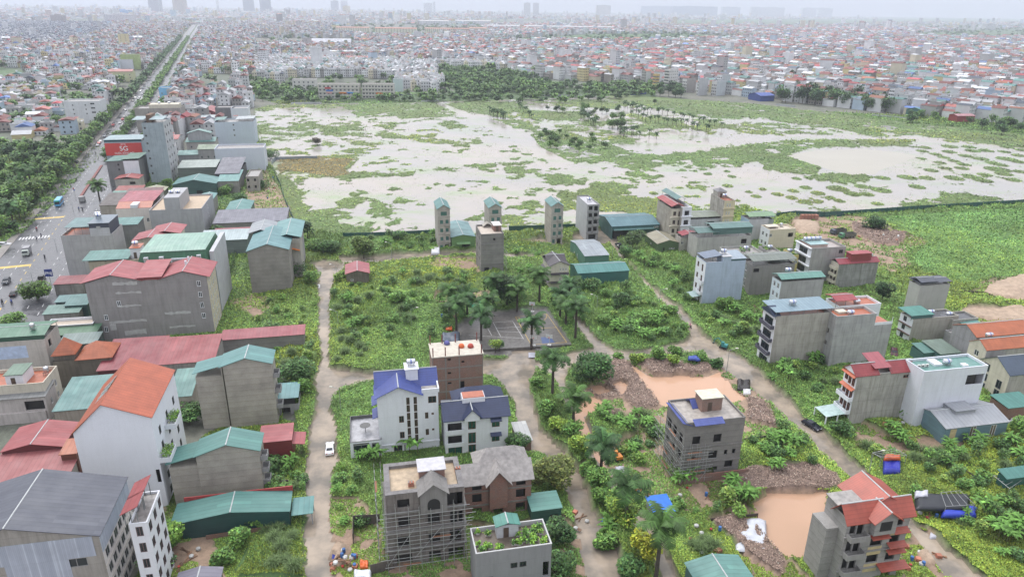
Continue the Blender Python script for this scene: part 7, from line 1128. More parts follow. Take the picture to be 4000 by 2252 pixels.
for g_,n_ in ((GREEN[1],200),(GREEN[2],200),(OP(0,205,250,205,250,325,0,340),60),(OP(-200,380,180,360,60,600,-200,640),60),(OP(1150,215,1640,212,1640,240,1150,235),80),(GREEN[0],110),(GREEN[3],60),(CR,1500),(CL,650),(CM,420),(OP(1180,96,1700,88,1700,104,1180,110),120),(OP(640,205,1290,190,1290,215,1100,235,640,235),90)): fill(g_,n_,'',stuff=True,s0=.8 if g_ not in (CR,CL,CM) else 1.3,s1=1.3 if g_ not in (CR,CL,CM) else 2.1)
# the rest of the far trees as one mass
pv_=[np.array([v.co for v in m.vertices]) for m in PF];pc=[]
for m in PF: a_=np.zeros(len(m.loops)*4,np.float32);m.color_attributes['Col'].data.foreach_get('color',a_);pc.append(a_.reshape(-1,4,4)[:,0,:3])
VV=[];CC=[]
for i,(x,y,s) in enumerate(FT): k=i%3;a=i*1.7;V=pv_[k]*s;VV.append(np.stack([V[:,0]*math.cos(a)-V[:,1]*math.sin(a)+x,V[:,0]*math.sin(a)+V[:,1]*math.cos(a)+y,V[:,2]],-1));CC.append(pc[k])
V=np.concatenate(VV);tag(link('far_trees',npmesh('far_trees',V,np.arange(len(V)).reshape(-1,4),attrm('foliage',.6),np.concatenate(CC))),'far trees and woods among the roofs and green belts','trees',None,'stuff')
# ---------------------------------------------------------------- palms, bananas, tall grass tufts
def palm_mesh(nf,L_,seed,nl=16,base=(.045,.10,.028)):
    r=np.random.default_rng(seed);V=[];C_=[]
    for i in range(nf):
        a=i*2.4+r.uniform(-.2,.2);el=r.uniform(.15,1.25) if i<nf*.75 else r.uniform(-.5,.1);d=np.array([math.cos(a),math.sin(a)]);sd=np.array([-d[1],d[0]]);l=L_*r.uniform(.85,1.1);pts=[]
        for k in range(nl+1):
            u=k/nl;e=el-1.75*u*u;pts.append(((pts[-1][0]+l/nl*math.cos(e)),(pts[-1][1]+l/nl*math.sin(e))) if pts else (0.,0.))
        c=np.array(base)*np.exp(r.normal(0,.25))
        for k in range(nl):
            (r0,z0),(r1,z1)=pts[k],pts[k+1];p0=np.array([d[0]*r0,d[1]*r0,z0]);p1=np.array([d[0]*r1,d[1]*r1,z1]);V.append([p0+[0,0,.03],p1+[0,0,.03],p1-[sd[0]*.05,sd[1]*.05,0],p0-[sd[0]*.05,sd[1]*.05,0]]);C_.append(c*1.3)
            ll=1.1*math.sin(math.pi*min(1,(k+1.5)/(nl+1.5)))**.6*L_/4.3
            for s in (-1,1):
                dr=.35+.35*r.random();q=np.array([sd[0]*s*ll+d[0]*ll*.45,sd[1]*s*ll+d[1]*ll*.45,-ll*dr]);w=(p1-p0)*1.15;V.append([p0,p0+w,p0+q+w*.35,p0+q]);C_.append(c*r.uniform(.7,1.3))
    V=np.array(V).reshape(-1,3);return npmesh('crown',V,np.arange(len(V)).reshape(-1,4),attrm('foliage',.6),np.array(C_))
PC=[palm_mesh(20,4.3,50+i,16,c) for i,c in enumerate(((.055,.125,.03),(.075,.155,.035),(.05,.115,.035)))];PCF=[palm_mesh(13,3.2,70+i,6) for i in range(2)]
def palm_trunk(h,r=.24):
    return MB().lathe([(r*1.25,-.5),(r*1.15,h*.1),(r,h*.4),(r*.95,h*.85),(r*.8,h)],(0,0,0),8).mesh('trunk',PALMB,True)
SHAFT=MB().lathe([(.2,-.9),(.2,-.3),(.1,.3)],(0,0,0),8).mesh('crownshaft',flatm((.12,.2,.05),.5,0,'crownshaft',.1),True)
def palm(ox,oy,cy_,label,i=0,s=1.,far=False,group=None):
    p=O(ox,oy);h=hfor(p,cy_*OS);h=min(max(h,3.),16);t=thing('royal_palm' if not far else 'palm_tree',label,'palm tree',(p[0],p[1],zat(*p)*.3),random.uniform(0,6.28),group);t.scale=(s,s,1)
    link('trunk',palm_trunk(h,.29 if not far else .2),t);c=link('crown',(PC[i%3] if not far else PCF[i%2]),t);c.location=(0,0,h);c.scale=(1,1,s)
    if not far: c=link('crownshaft',SHAFT,t);c.location=(0,0,h)
    return t
for i,(a,b_,c,l) in enumerate(((1388,1012,905,'tall palm at the crossing left of the big dense tree'),(1440,1085,1000,'second palm down the median beside the pond lane'),(1510,1195,1115,'third palm down the median by the mud patch'),(1570,1340,1220,'palm rising from the large lime leaved tree'),(1648,1465,1320,'nearest palm at the bottom right of the median'),(1336,878,805,'palm between the badminton and basketball lines'),(1446,858,770,'palm right of the basketball court'),(1422,822,765,'palm on the grass strip behind the court'),(1408,800,740,'slim palm farther along the grass strip'),(1240,778,705,'palm left of the dark thicket'),(1356,762,690,'palm right of the dark thicket'),(1210,862,790,'palm at the left court edge'),(1148,842,765,'palm beside the green net, front'),(1130,805,735,'palm beside the green net, middle'),(1160,810,755,'palm beside the green net, rear'),(1175,800,740,'palm behind the green net'),(1296,755,715,'short palm before the thicket'),(1440,805,755,'palm tuft at the shrub plot edge'),(1225,815,752,'palm behind the white court lines'),(1300,790,728,'palm at the back of the court'),(1430,775,715,'slim palm on the grass strip near the side path'))):
    palm(a,b_,c,l,i,1.14 if b_<1000 else 1.13)
palm(252,508,465,'lone palm in the wet avenue beside the roofs',1,1.25);palm(75,500,430,'tall dark palm in the park left of the avenue, front',0,1.1);palm(82,480,425,'tall dark palm in the park left of the avenue, rear',0,1.1);palm(40,585,520,'palm at the park lawn edge',2,1.)
for a,b_,c,l in ((1066,970,955,0),(1098,975,940,0),(1312,905,900,0)): pass
rp=random.Random(9)
def prow(x0,y0,x1,y1,n,hp,lab):
    for i in range(n): u=(i+rp.uniform(-.3,.3))/max(1,n-1);a=x0+(x1-x0)*u+rp.uniform(-4,4);b_=y0+(y1-y0)*u+rp.uniform(-3,3);palm(a,b_,b_-hp*rp.uniform(.8,1.15),lab,i,.8,True,lab.replace('palm','palms',1))
prow(1232,290,1275,302,14,17,'palm of the left cluster in the flooded grove');prow(1570,270,1625,288,14,16,'palm of the right cluster in the flooded grove');prow(1460,300,1500,320,12,20,'palm of the middle cluster in the flooded grove')
prow(1590,300,1780,335,18,18,'palm of the thin lower row in the flood water');prow(1640,285,1810,322,14,16,'palm of the thin upper row in the flood water');prow(1560,340,1660,352,5,18,'palm at the near end of the grove');prow(1300,270,1340,300,8,14,'palm of the back row in the flooded grove')
TO(2290,310,5,8,'dark tree before the slim white tower house at the right field edge',n=900,ls=.7,base=GD)
prow(1560,345,1600,335,7,20,'palm beside the orange hut in the flood')
def banana_mesh(seed,ns=4,base=(.13,.28,.05)):
    r=np.random.default_rng(seed);V=[];C_=[]
    for s in range(ns):
        cx,cy_=r.normal(0,.55,2) if s else (0,0);hh=r.uniform(1.1,2.2);st=.09
        for k in range(4):
            a=k*math.pi/2;b2=a+math.pi/2;V.append([[cx+st*math.cos(a),cy_+st*math.sin(a),-.3],[cx+st*math.cos(b2),cy_+st*math.sin(b2),-.3],[cx+st*.6*math.cos(b2),cy_+st*.6*math.sin(b2),hh],[cx+st*.6*math.cos(a),cy_+st*.6*math.sin(a),hh]]);C_.append((.12,.13,.05))
        for i in range(8):
            a=i*2.4+r.uniform(-.3,.3);el=r.uniform(.5,1.35);l=r.uniform(1.3,2.1);c=np.array(base)*np.exp(r.normal(0,.25));d=np.array([math.cos(a),math.sin(a)]);sd=np.array([-d[1],d[0]]);p=(0.,0.);n=5
            for k in range(n):
                e=el-1.7*((k+.5)/n)**1.5;q=(p[0]+l/n*math.cos(e),p[1]+l/n*math.sin(e));w0=.26*math.sin(math.pi*(k+.4)/(n+.5));w1=.26*math.sin(math.pi*(k+1.4)/(n+.8))
                for s_ in (-1,1): V.append([[cx+d[0]*p[0],cy_+d[1]*p[0],hh+p[1]],[cx+d[0]*q[0],cy_+d[1]*q[0],hh+q[1]],[cx+d[0]*q[0]+sd[0]*s_*w1,cy_+d[1]*q[0]+sd[1]*s_*w1,hh+q[1]-.1],[cx+d[0]*p[0]+sd[0]*s_*w0,cy_+d[1]*p[0]+sd[1]*s_*w0,hh+p[1]-.1]]);C_.append(c*(1 if s_>0 else .8))
                p=q
    V=np.array(V,float).reshape(-1,3);return npmesh('banana_plant',V,np.arange(len(V)).reshape(-1,4),attrm('foliage',.6),np.array(C_))
def tuft_mesh(seed,n=260,base=(.13,.20,.07),R=1.4):
    r=np.random.default_rng(seed);V=[];C_=[]
    for i in range(n):
        a=r.uniform(0,6.28);c0=r.normal(0,.35,2);l=R*r.uniform(.8,1.3);el=r.uniform(.75,1.5);d=np.array([math.cos(a),math.sin(a)]);sd=np.array([-d[1],d[0]])*.05;p=(0.,0.);c=np.array(base)*np.exp(r.normal(0,.3))
        for k in range(3):
            e=el-1.5*((k+.5)/3)**1.4;q=(p[0]+l/3*math.cos(e)*1.,p[1]+l/3*math.sin(e)*1.3);w=(1,.8,.45,.1);V.append([[c0[0]+d[0]*p[0]-sd[0]*w[k],c0[1]+d[1]*p[0]-sd[1]*w[k],p[1]],[c0[0]+d[0]*q[0]-sd[0]*w[k+1],c0[1]+d[1]*q[0]-sd[1]*w[k+1],q[1]],[c0[0]+d[0]*q[0]+sd[0]*w[k+1],c0[1]+d[1]*q[0]+sd[1]*w[k+1],q[1]],[c0[0]+d[0]*p[0]+sd[0]*w[k],c0[1]+d[1]*p[0]+sd[1]*w[k],p[1]]]);C_.append(c);p=q
    V=np.array(V).reshape(-1,3);return npmesh('grass_tuft',V,np.arange(len(V)).reshape(-1,4),attrm('foliage',.6),np.array(C_))
BNM=[banana_mesh(400+i,4+i%3) for i in range(4)];TFM=[tuft_mesh(420+i) for i in range(3)]
def put(mesh,name,ox,oy,s,label,cat,group=None,dz=0.):
    p=O(ox,oy);o=link(name,mesh);o.location=(p[0],p[1],zat(*p)+dz);o.rotation_euler=(0,0,random.uniform(0,6.28));o.scale=(s,s,s);return tag(o,label,cat,group)
BZ=(('beside the shrub plot at the flooded lane bend',((1600,845),(1640,830),(1620,858),(1655,850))),('behind the cream villa',((1310,700),(1330,690),(1345,715),(1320,725),(1350,650),(1300,640))),('on the narrow plots north of the red roofed hut',((1150,600),(1120,605),(1175,595),(1090,600))),('in the plot between the orange pond and the grey villa',((1520,1050),(1540,1075),(1600,1050),(1630,1075),(1570,1085),(1500,1060))),
 ('beside the low white wing',((935,1155),(950,1170),(915,1165),(990,1140),(1030,1140))),('on the weed plot by the pale grey towers',((1470,690),(1500,700),(1450,700))),('between the pale blue house and the road',((1850,800),(1870,810),(1900,820),(1920,830))),('by the weathered red roofed house',((2240,1095),(2255,1110),(2270,1060),(2260,1115))),('behind the low plot below the large grey house',((2130,900),(2100,905),(2080,890),(1960,950),(1985,970),(1940,960))),
 ('in the gardens at the lower right',((2460,1130),(2540,1130),(2560,1160),(2440,1130),(2380,1180),(2540,1350),(2500,1340),(2480,1310),(2410,1150))),('beside the grey villa brick wall',((1835,1230),(1700,1215),(1740,1215),(1860,1260),(1880,1270))),('on the green strip beside the flooded lane',((1620,670),(1640,680),(1600,665),(1700,700),(1690,730))),('at the bottom of the median',((1575,1345),(1530,1350))),('beside the teal gable hall',((760,620),(770,640))),('between the clay heap and street',((1950,1190),(1980,1170),(1990,1150),(1925,1160),(1960,1130))),('at the left balconies of the white building',((445,1060),(440,1085))))
for i,(w,ps) in enumerate(BZ):
    for j,(a,b_) in enumerate(ps): put(BNM[(i+j)%4],'banana_plant',a,b_,random.uniform(.8,1.3),'banana plant '+w,'banana plant','banana plants '+w if len(ps)>1 else None)
TZ=(('on the street plot below the red long shed',((690,940),(720,930),(740,940),(700,965),(735,905),(745,960),(725,985))),('on the weed plot right of the flooded street',((860,860),(880,870),(870,900),(890,840),(850,920),(905,880),(860,840),(905,905),(930,760),(900,770),(870,775),(850,790))),('beyond the round shrub on the weed plot',((1010,790),(1025,800),(1000,800),(1040,810))),('between orange pond and unfinished villa',((1560,1060),(1590,1060),(1620,1050),(1640,1090),(1590,1090))),('on the bottom left street plot',((690,1370),(710,1390),(720,1420),(735,1360),(740,1440),(690,1430),(670,1340),(700,1340))),('beside the rubble at the lower middle right',((1740,1380),(1760,1390),(1790,1385),(1770,1370))),('in the lower right gardens',((2180,1130),(2300,1160),(2340,1170),(2370,1170),(2400,1160),(2330,1140),(2420,1165),(2360,1145),(2540,1120))),('at the foot of the large grey houses',((2070,920),(2055,915),(1820,820),(1850,830),(1880,850),(1900,840))),('on the field plots behind the court',((1040,720),(1060,725),(1080,715),(1100,720),(1120,715),(1150,720),(1050,705),(1090,705),(1130,705))))
for i,(w,ps) in enumerate(TZ):
    for j,(a,b_) in enumerate(ps): put(TFM[(i+j)%3],'grass_tuft',a,b_,random.uniform(.9,1.5),'fountain shaped tall grass tuft '+w,'grass tuft','grass tufts '+w)

SHM=[crown_mesh(1.5,0,1.9+.3*i,330,.24,c,600+i,6,1.) for i,c in enumerate((GM,(.13,.24,.05),GD,(.16,.26,.06),(.085,.17,.05)))]
SH_A=(('on the large central weed plot',OP(840,700,1180,690,1200,780,1100,880,840,900),70),('on the shrub plot by the flooded lane bend',OP(1450,720,1530,715,1700,800,1725,850,1600,870,1500,830),55),('on the plots right of the flooded lane',OP(1610,650,1740,690,1900,850,1930,920,1850,870,1700,740),45),('on the plots below the large grey houses',OP(1960,930,2110,900,2100,1000,2020,1000),16),('in the lower right gardens',OP(2150,1120,2575,1130,2575,1440,2420,1360,2250,1210),50),('along the left verge of the straight street',OP(640,760,795,760,785,980,690,990,660,900),28),('on the verge below the maroon shed',OP(690,1150,765,1120,760,1230,690,1240),10),('on the strip north of the red roofed hut',OP(860,600,1180,600,1180,632,860,640),26),('around the unfinished blue edged villa',OP(1520,1050,1650,1060,1650,1180,1560,1180),14),('beside the scaffolded mansion lane plot',OP(835,1180,945,1180,945,1320,835,1330),12),('on the green strip behind the second pond',OP(1660,1260,1880,1270,1860,1310,1700,1320),10),('between the grey villa and the lane',OP(1880,1090,1980,1080,2080,1180,1890,1160),14))
for w,poly,n in SH_A:
    P=np.array(poly);c=0;it=0
    while c<n and it<n*40:
        it+=1;x=rt.uniform(P[:,0].min(),P[:,0].max());y=rt.uniform(P[:,1].min(),P[:,1].max())
        if not inpoly([x],[y],poly)[0] or zat(x,y)<.12 or any(-1<(x-h.o[0])*math.cos(h.th)+(y-h.o[1])*math.sin(h.th)<h.w+1 and -1<-(x-h.o[0])*math.sin(h.th)+(y-h.o[1])*math.cos(h.th)<h.d+1 for h in HL): continue
        c+=1;k=rt.choice((0,0,1,2,3,4));q=rt.random()
        if k==3 and q<.5: o=link('grass_tuft',TFM[c%3]);tag(o,'wild grass tuft '+w,'grass tuft','wild grass tufts '+w)
        elif k==1 and q<.5: o=link('banana_plant',BNM[c%4]);tag(o,'wild banana plant '+w,'banana plant','wild banana plants '+w)
        else: o=link('wild_shrub',SHM[k]);tag(o,'wild %s shrub %s'%(('green','light green','dark green','yellow green','grey green')[k],w),'shrub','wild %s shrubs %s'%(('green','light green','dark green','yellow green','grey green')[k],w))
        s_=rt.uniform(.55,1.35);o.location=(x,y,zat(x,y)-.2);o.rotation_euler=(0,0,rt.uniform(0,6.28));o.scale=(s_,s_,s_*rt.uniform(.7,1.2))
# ---------------------------------------------------------------- street lamps
def PT_(k,x,y,z=0.): p=G(k,x,y,z);return p
lm=flatm((.35,.37,.36),.4,.3,'galvanised_pole',.1);lh=flatm((.72,.70,.62),.4,0,'lamp_head',0)
for (k,bx_,by),(kt,tx,ty),lab,s in (((9,830,400),(9,790,265),'street lamp rising from the weeds right of the straight flooded street',-1),((9,1565,390),(9,1590,190),'street lamp in the middle of the weed plot',1),((9,855,1240),(9,810,990),'street lamp on the small weed island at the flooded junction',-1),((10,850,250),(10,825,60),'street lamp at the left edge of the shrub plot',-1),((10,1480,175),(10,1500,10),'street lamp on the lane by the pale blue grey house',1),((10,2155,855),(10,2190,600),'street lamp beside the orange pond and flooded lane',1),((6,335,1012),(6,330,905),'street lamp by the brown tower house',-1),((6,1005,1165),(6,1020,1050),'street lamp at the pale green workshop corner',1),((5,1365,1145),(5,1360,985),'street lamp on the narrow flooded plots north',-1),((5,815,1370),(5,790,1220),'street lamp beside the red roofed stone hut',-1),
  ((4,745,705),(4,730,650),'avenue street lamp near the blue bus',-1),((4,580,1100),(4,545,935),'avenue street lamp beside the blank grey wall',-1),((4,345,1440),(4,310,1285),'avenue street lamp by the pickup',-1),((15,1010,420),(15,1020,345),'street lamp behind the red roofed villa',1),((10,1010,990),(10,1010,985),'',0)):
    if not s: continue
    g_=PT_(k,bx_,by);h=min(max(hfor(g_,nat(kt,tx,ty)[1]),6.),10.);t=thing('street_lamp',lab,'street lamp',(*g_,0));MB().tube((0,0,-.3),(0,0,h-.6),.1,6,.06).tube((0,0,h-.6),(s*1.6,0,h),.05,5).build('pole',lm,t);MB().lathe([(.03,-.4),(.16,-.3),(.18,.15),(.08,.4)],(s*1.9,0,h+.02),8,'x').build('lamp_head',lh,t)
# ---------------------------------------------------------------- vehicles
GL=glassm((.015,.02,.025));TY=flatm((.02,.02,.02),.8,0,'tyre',0);RIM=flatm((.4,.4,.42),.3,.6,'rim',0)
def wheels(t,xs,w,r=.33,wd=.22):
    for x in xs:
        for s in (-1,1):
            o=MB().lathe([(r*.6,-wd/2),(r,-wd/2+.03),(r,wd/2-.03),(r*.6,wd/2)],(x,s*(w/2-wd/2+.01),r),14,'y').build('wheel',TY,t,True);MB().lathe([(.02,-.01),(r*.58,-.01),(r*.58,.01),(.02,.01)],(x,s*(w/2+.015),r),10,'y').build('rim',RIM,o)
def car(loc,rz,label,c,kind='sedan',cat='car',z=0.):
    t=thing('parked_car' if cat=='car' else cat,label,cat,(loc[0],loc[1],z),rz);m=flatm(c,.18,.1,'car_paint',0)
    P={'sedan':(4.6,1.8,[(-2.3,.35),(-2.3,.8),(-2.15,.95),(-1.6,1.0),(-.95,1.40),(.35,1.42),(1.15,.98),(2.0,.85),(2.28,.68),(2.3,.35)],(3,6)),'suv':(4.6,1.85,[(-2.3,.4),(-2.3,.95),(-2.2,1.1),(-1.9,1.6),(-1.6,1.68),(.4,1.66),(1.05,1.12),(2.05,1.0),(2.28,.8),(2.3,.4)],(2,6)),'pickup':(5.2,1.9,[(-2.6,.45),(-2.6,1.05),(-.9,1.05),(-.85,1.7),(-.6,1.75),(.6,1.74),(1.2,1.15),(2.3,1.05),(2.58,.85),(2.6,.45)],(2,6))}[kind];L_,w,pr,(ia,ib)=P
    q=MB();n=len(pr);ins=lambda z_:(w/2 if z_<1.02 or kind!='sedan' and z_<1.15 else w/2-.20);q.add([(x,-ins(z_),z_) for x,z_ in pr]+[(x,ins(z_),z_) for x,z_ in pr],[tuple(range(n)),tuple(range(2*n-1,n-1,-1))]+[(i,n+i,n+(i+1)%n,(i+1)%n) for i in range(n)]);o=q.build('body',m,t)
    q=MB();rs=pr[ib-1];ra=pr[ib];q.add([(ra[0]-.06,-w/2+.22,ra[1]+.045),(ra[0]-.06,w/2-.22,ra[1]+.045),(rs[0]+.08,w/2-.3,rs[1]-.02),(rs[0]+.08,-w/2+.3,rs[1]-.02)],[(0,1,2,3)]);q.build('windscreen',GL,t)
    a,b_=(pr[3],pr[4]) if kind=='sedan' else (pr[2],pr[3]);MB().add([(a[0]+.05,-w/2+.25,a[1]+.08),(a[0]+.05,w/2-.25,a[1]+.08),(b_[0]-.06,w/2-.32,b_[1]-.02),(b_[0]-.06,-w/2+.32,b_[1]-.02)],[(3,2,1,0)]).build('rear_window',GL,t)
    for s in (-1,1):
        e=s*(w/2+.0);f=s*(w/2-.185);MB().add([(a[0]+.35,e*.985,1.03),(ra[0]-.15,e*.985,1.03),(rs[0]-.05,f,rs[1]-.08),(b_[0]+.1,f,rs[1]-.08)],[(0,1,2,3)] if s<0 else [(3,2,1,0)]).build('side_window',GL,t)
        MB().box(L_/2-.06,s*(w/2-.35)-.18,.62,L_/2+.015,s*(w/2-.35)+.18,.78).build('headlight',flatm((.7,.72,.75),.1,0,'lens',0),t);MB().box(-L_/2-.015,s*(w/2-.3)-.16,.72,-L_/2+.05,s*(w/2-.3)+.16,.88).build('tail_light',flatm((.35,.02,.02),.2,0,'red_lens',0),t)
    wheels(t,(-L_*.3,L_*.3),w);return t
UP=math.pi/2+R_(12)
car(G(13,745,175),UP,'white sedan standing in the shallow flood on the straight street',(.75,.75,.77),z=-.1)
car(G(11,435,1392),UP+math.pi+.25,'black sedan parked in the flooded lane before the glass porch',(.012,.014,.025),z=-.05)
car(G(11,1262,668),UP+2.5,'dark maroon car parked in the yard between grey houses',(.06,.01,.02),'suv')
car(G(11,2440,1345),.3,'white car nose seen beside the blue walled warehouse at the right',(.7,.7,.7),z=.2)
ah=math.atan2(AVD.y,AVD.x)
for k,x,y,lab,c,kd,f in ((4,420,1368,'black pickup at the right kerb of the avenue',(.02,.02,.02),'pickup',1),(4,68,1395,'dark grey car at the lower left of the avenue',(.03,.035,.045),'suv',0),(8,142,66,'black sedan crossing the yellow stripe of the avenue',(.01,.01,.012),'sedan',1),(4,772,192,'dark car parked at the left kerb of the avenue',(.03,.05,.05),'suv',1),(4,985,20,'silver car farther up the avenue',(.4,.4,.42),'sedan',1)):
    p=G(k,x,y,.8);car(p,ah+(0 if f else math.pi),lab,c,kd,z=.8)
rc=random.Random(3)
for i in range(46):
    s=rc.uniform(215,620);o=rc.choice((2,5.5,9,19,24));p=av(s,o);car(p,ah+(math.pi if o<12 else 0),'car in the queue of traffic far up the avenue',rc.choice(((.5,.5,.52),(.03,.03,.035),(.25,.26,.28),(.4,.03,.03),(.6,.6,.6))),rc.choice(('sedan','suv')),z=.8)['group']='cars in the traffic far up the avenue'
for i,(k,x,y,c) in enumerate(((4,150,350,(.6,.6,.62)),(4,60,345,(.35,.03,.04)),(4,180,318,(.3,.03,.04)),(4,255,410,(.6,.6,.62)),(4,350,460,(.5,.5,.5)),(4,490,322,(.6,.5,.05)),(4,50,1030,(.6,.6,.62)))):
    car(G(k,x,y),.4+i,('white car between the park trees, left','dark red car in front of the park trees','second red car behind the white park car','white car under the park trees, centre','grey car under the park trees','yellow car at the park edge','white car half under the palms at the left edge')[i],c,'suv',z=.25)
def busm(k,x,y,lab):
    p=G(k,x,y,.8);t=thing('city_bus',lab,'bus',(*p,.8),ah+math.pi);m=flatm((.10,.36,.62),.3,0,'bus_paint',.05);MB().box(-4.2,-1.2,.4,4.2,1.2,3.0).build('body',m,t);MB().box(-4,-1.1,3.003,4,1.1,3.15).build('roof',flatm((.16,.42,.66),.4,0,'bus_roof',.05),t)
    MB().box(4.203,-1.05,1.3,4.23,1.05,2.5).build('windscreen',GL,t);MB().box(4.203,-.8,2.6,4.24,.8,2.9).build('route_display',flatm((.05,.6,.2),.4,0,'display',0),t)
    for s in (-1,1): MB().box(-3.9,s*1.215-.01,1.4,3.8,s*1.215+.01,2.5).build('side_window',GL,t)
    wheels(t,(-2.6,2.8),2.4,.45,.3)
busm(4,600,610,'blue city bus with green route display on the wet avenue')
def truck(p,rz,lab,cab,bedc,L_=5.,cover=True,z=.8,name='cargo_truck',sc=1.):
    t=thing(name,lab,'truck',(p[0],p[1],z),rz);t.scale=(sc,)*3;MB().add([(L_/2-1.7,-1.05,.6),(L_/2,-1.05,.6),(L_/2,1.05,.6),(L_/2-1.7,1.05,.6),(L_/2-1.7,-1.0,2.3),(L_/2-.35,-1.0,2.3),(L_/2-.35,1.0,2.3),(L_/2-1.7,1.0,2.3),(L_/2,-1.05,1.4),(L_/2,1.05,1.4)],[(0,3,2,1),(4,5,6,7),(0,1,8,5,4),(3,7,6,9,2),(1,2,9,8),(8,9,6,5),(0,4,7,3)]).build('cab',flatm(cab,.3,0,'cab_paint',0),t)
    MB().add([(L_/2-.0,-.95,1.45),(L_/2-.0,.95,1.45),(L_/2-.33,.9,2.2),(L_/2-.33,-.9,2.2)],[(0,1,2,3)]).build('windscreen',GL,t).location.x=.02
    if cover: MB().box(-L_/2,-1.1,.8,L_/2-1.85,1.1,2.9).build('cargo_box',flatm(bedc,.5,0,'box_paint',.15),t)
    else: MB().box(-L_/2,-1.2,.8,L_/2-1.85,1.2,1.0).box(-L_/2,-1.2,1.003,L_/2-1.85,-1.1,2.2).box(-L_/2,1.1,1.003,L_/2-1.85,1.2,2.2).box(-L_/2,-1.09,1.003,-L_/2+.1,1.09,2.2).box(L_/2-1.95,-1.09,1.003,L_/2-1.85,1.09,2.5).build('dump_body',flatm(bedc,.7,0,'dump_steel',.3),t)
    MB().box(-L_/2,-.5,.5,L_/2,.5,.797).build('chassis',flatm((.05,.05,.05),.7),t);wheels(t,(-L_*.38,-L_*.2,L_*.32) if not cover else (-L_*.3,L_*.32),2.3,.45,.3);return t
p=G(4,275,1110,.8);truck(p,ah+math.pi,'cargo truck with pale cab and tarpaulin box on the avenue',(.5,.55,.5),(.30,.30,.32),5.5);p=G(4,832,580,.8);truck(p,ah,'small grey box truck beside the median barrier',(.5,.5,.5),(.33,.33,.33),4.2)
truck(G(7,700,905),-2.75,'dump truck with dark grey cab on the sand yard, rear one',(.08,.09,.12),(.10,.10,.09),7.5,False,.2,'dump_truck');truck(G(7,790,945),-2.85,'dump truck with green cab on the sand yard, front one',(.07,.22,.12),(.14,.14,.12),7.5,False,.2,'dump_truck')
car(G(6,1075,1035),UP,'dark pickup parked at the shaded lane corner',(.02,.03,.035),'pickup')
for i,(x,y) in enumerate(((1185,972),(1300,970),(1375,968),(1460,965),(1540,955),(2450,958))): car(G(1,x,y),.1,('white van far behind the field, first from the left','white van far behind the field, second','white truck like van far behind the field, third','dark van behind the field','pale van behind the field near trees','white van on the rubble yard far behind the field')[i],(.6,.6,.62) if i!=3 else (.05,.08,.2),'suv',z=.3)
# ---------------------------------------------------------------- riders on motorbikes
def rider(p,rz,lab,shirt,z=.8,two=False):
    t=thing('motorbike',lab.replace('rider','motorbike ridden by person'),'motorbike',(p[0],p[1],z),rz);MB().box(-.75,-.14,.45,.55,.14,.78).box(.5,-.1,.5,.72,.1,1.05).build('body',flatm((.05,.05,.07),.4,0,'bike_paint',0),t);MB().tube((.6,-.35,1.05),(.6,.35,1.05),.03,5).build('handlebar',TY,t)
    for x in (-.62,.68): MB().lathe([(.15,-.05),(.3,-.05),(.3,.05),(.15,.05)],(x,0,.3),10,'y').build('wheel',TY,t,True)
    sk=flatm((.35,.2,.14),.6,0,'skin',0);cl=flatm(shirt,.8,0,'cloth',.1)
    for j in range(2 if two else 1):
        r=thing('person',lab+(' (passenger)' if j else ''),'person',(p[0],p[1],z),rz);x0=-.1-.5*j
        q=MB();q.lathe([(.10,.72),(.19,.8),(.2,.95),(.17,1.1),(.22,1.3),(.17,1.42),(.07,1.48),(.065,1.54)],(x0,0,0),10)
        for s in (-1,1): q.tube((x0,s*.1,.8),(x0+.42,s*.16,.82),.095,6,.07).tube((x0+.42,s*.16,.82),(x0+.38,s*.16,.42),.07,6,.045).tube((x0,s*.2,1.36),(x0+.2,s*.27,1.12),.055,6,.045).tube((x0+.2,s*.27,1.12),(x0+.5,s*.28,1.1),.045,6,.035)
        q.lathe([(.03,1.5),(.09,1.55),(.105,1.65),(.09,1.74),(.03,1.78)],(x0+.02,0,0),10);q.build('body',cl,r,True);MB().lathe([(.12,1.64),(.125,1.7),(.1,1.78),(.03,1.81)],(x0,0,0),10).build('helmet',flatm((.3,.3,.32),.3,0,'helmet',0),r,True)
for k,x,y,f,lab,c in ((4,372,868,0,'rider in red at the zebra crossing',(.4,.05,.06)),(4,370,962,0,'rider below the zebra crossing, left',(.15,.15,.2)),(4,415,932,1,'rider below the zebra crossing, right',(.08,.08,.1)),(4,452,1148,1,'rider beside the cargo truck',(.06,.06,.07)),(8,25,152,0,'rider at the lower left avenue edge',(.05,.05,.05)),(8,120,156,0,'rider in blue near the black sedan',(.05,.08,.35)),(4,795,662,1,'rider with navy raincoat beside the box truck',(.03,.05,.2)),(4,832,668,1,'rider beside the navy raincoat one',(.06,.06,.08)),(4,960,95,1,'lone rider far up the avenue',(.05,.06,.07))):
    p=G(k,x,y,.8);rider(p,ah+(0 if f else math.pi),lab,c)
rider(G(10,1790,392),UP+math.pi,'rider in pink wading through the flooded lane',(.55,.25,.3),-.15)
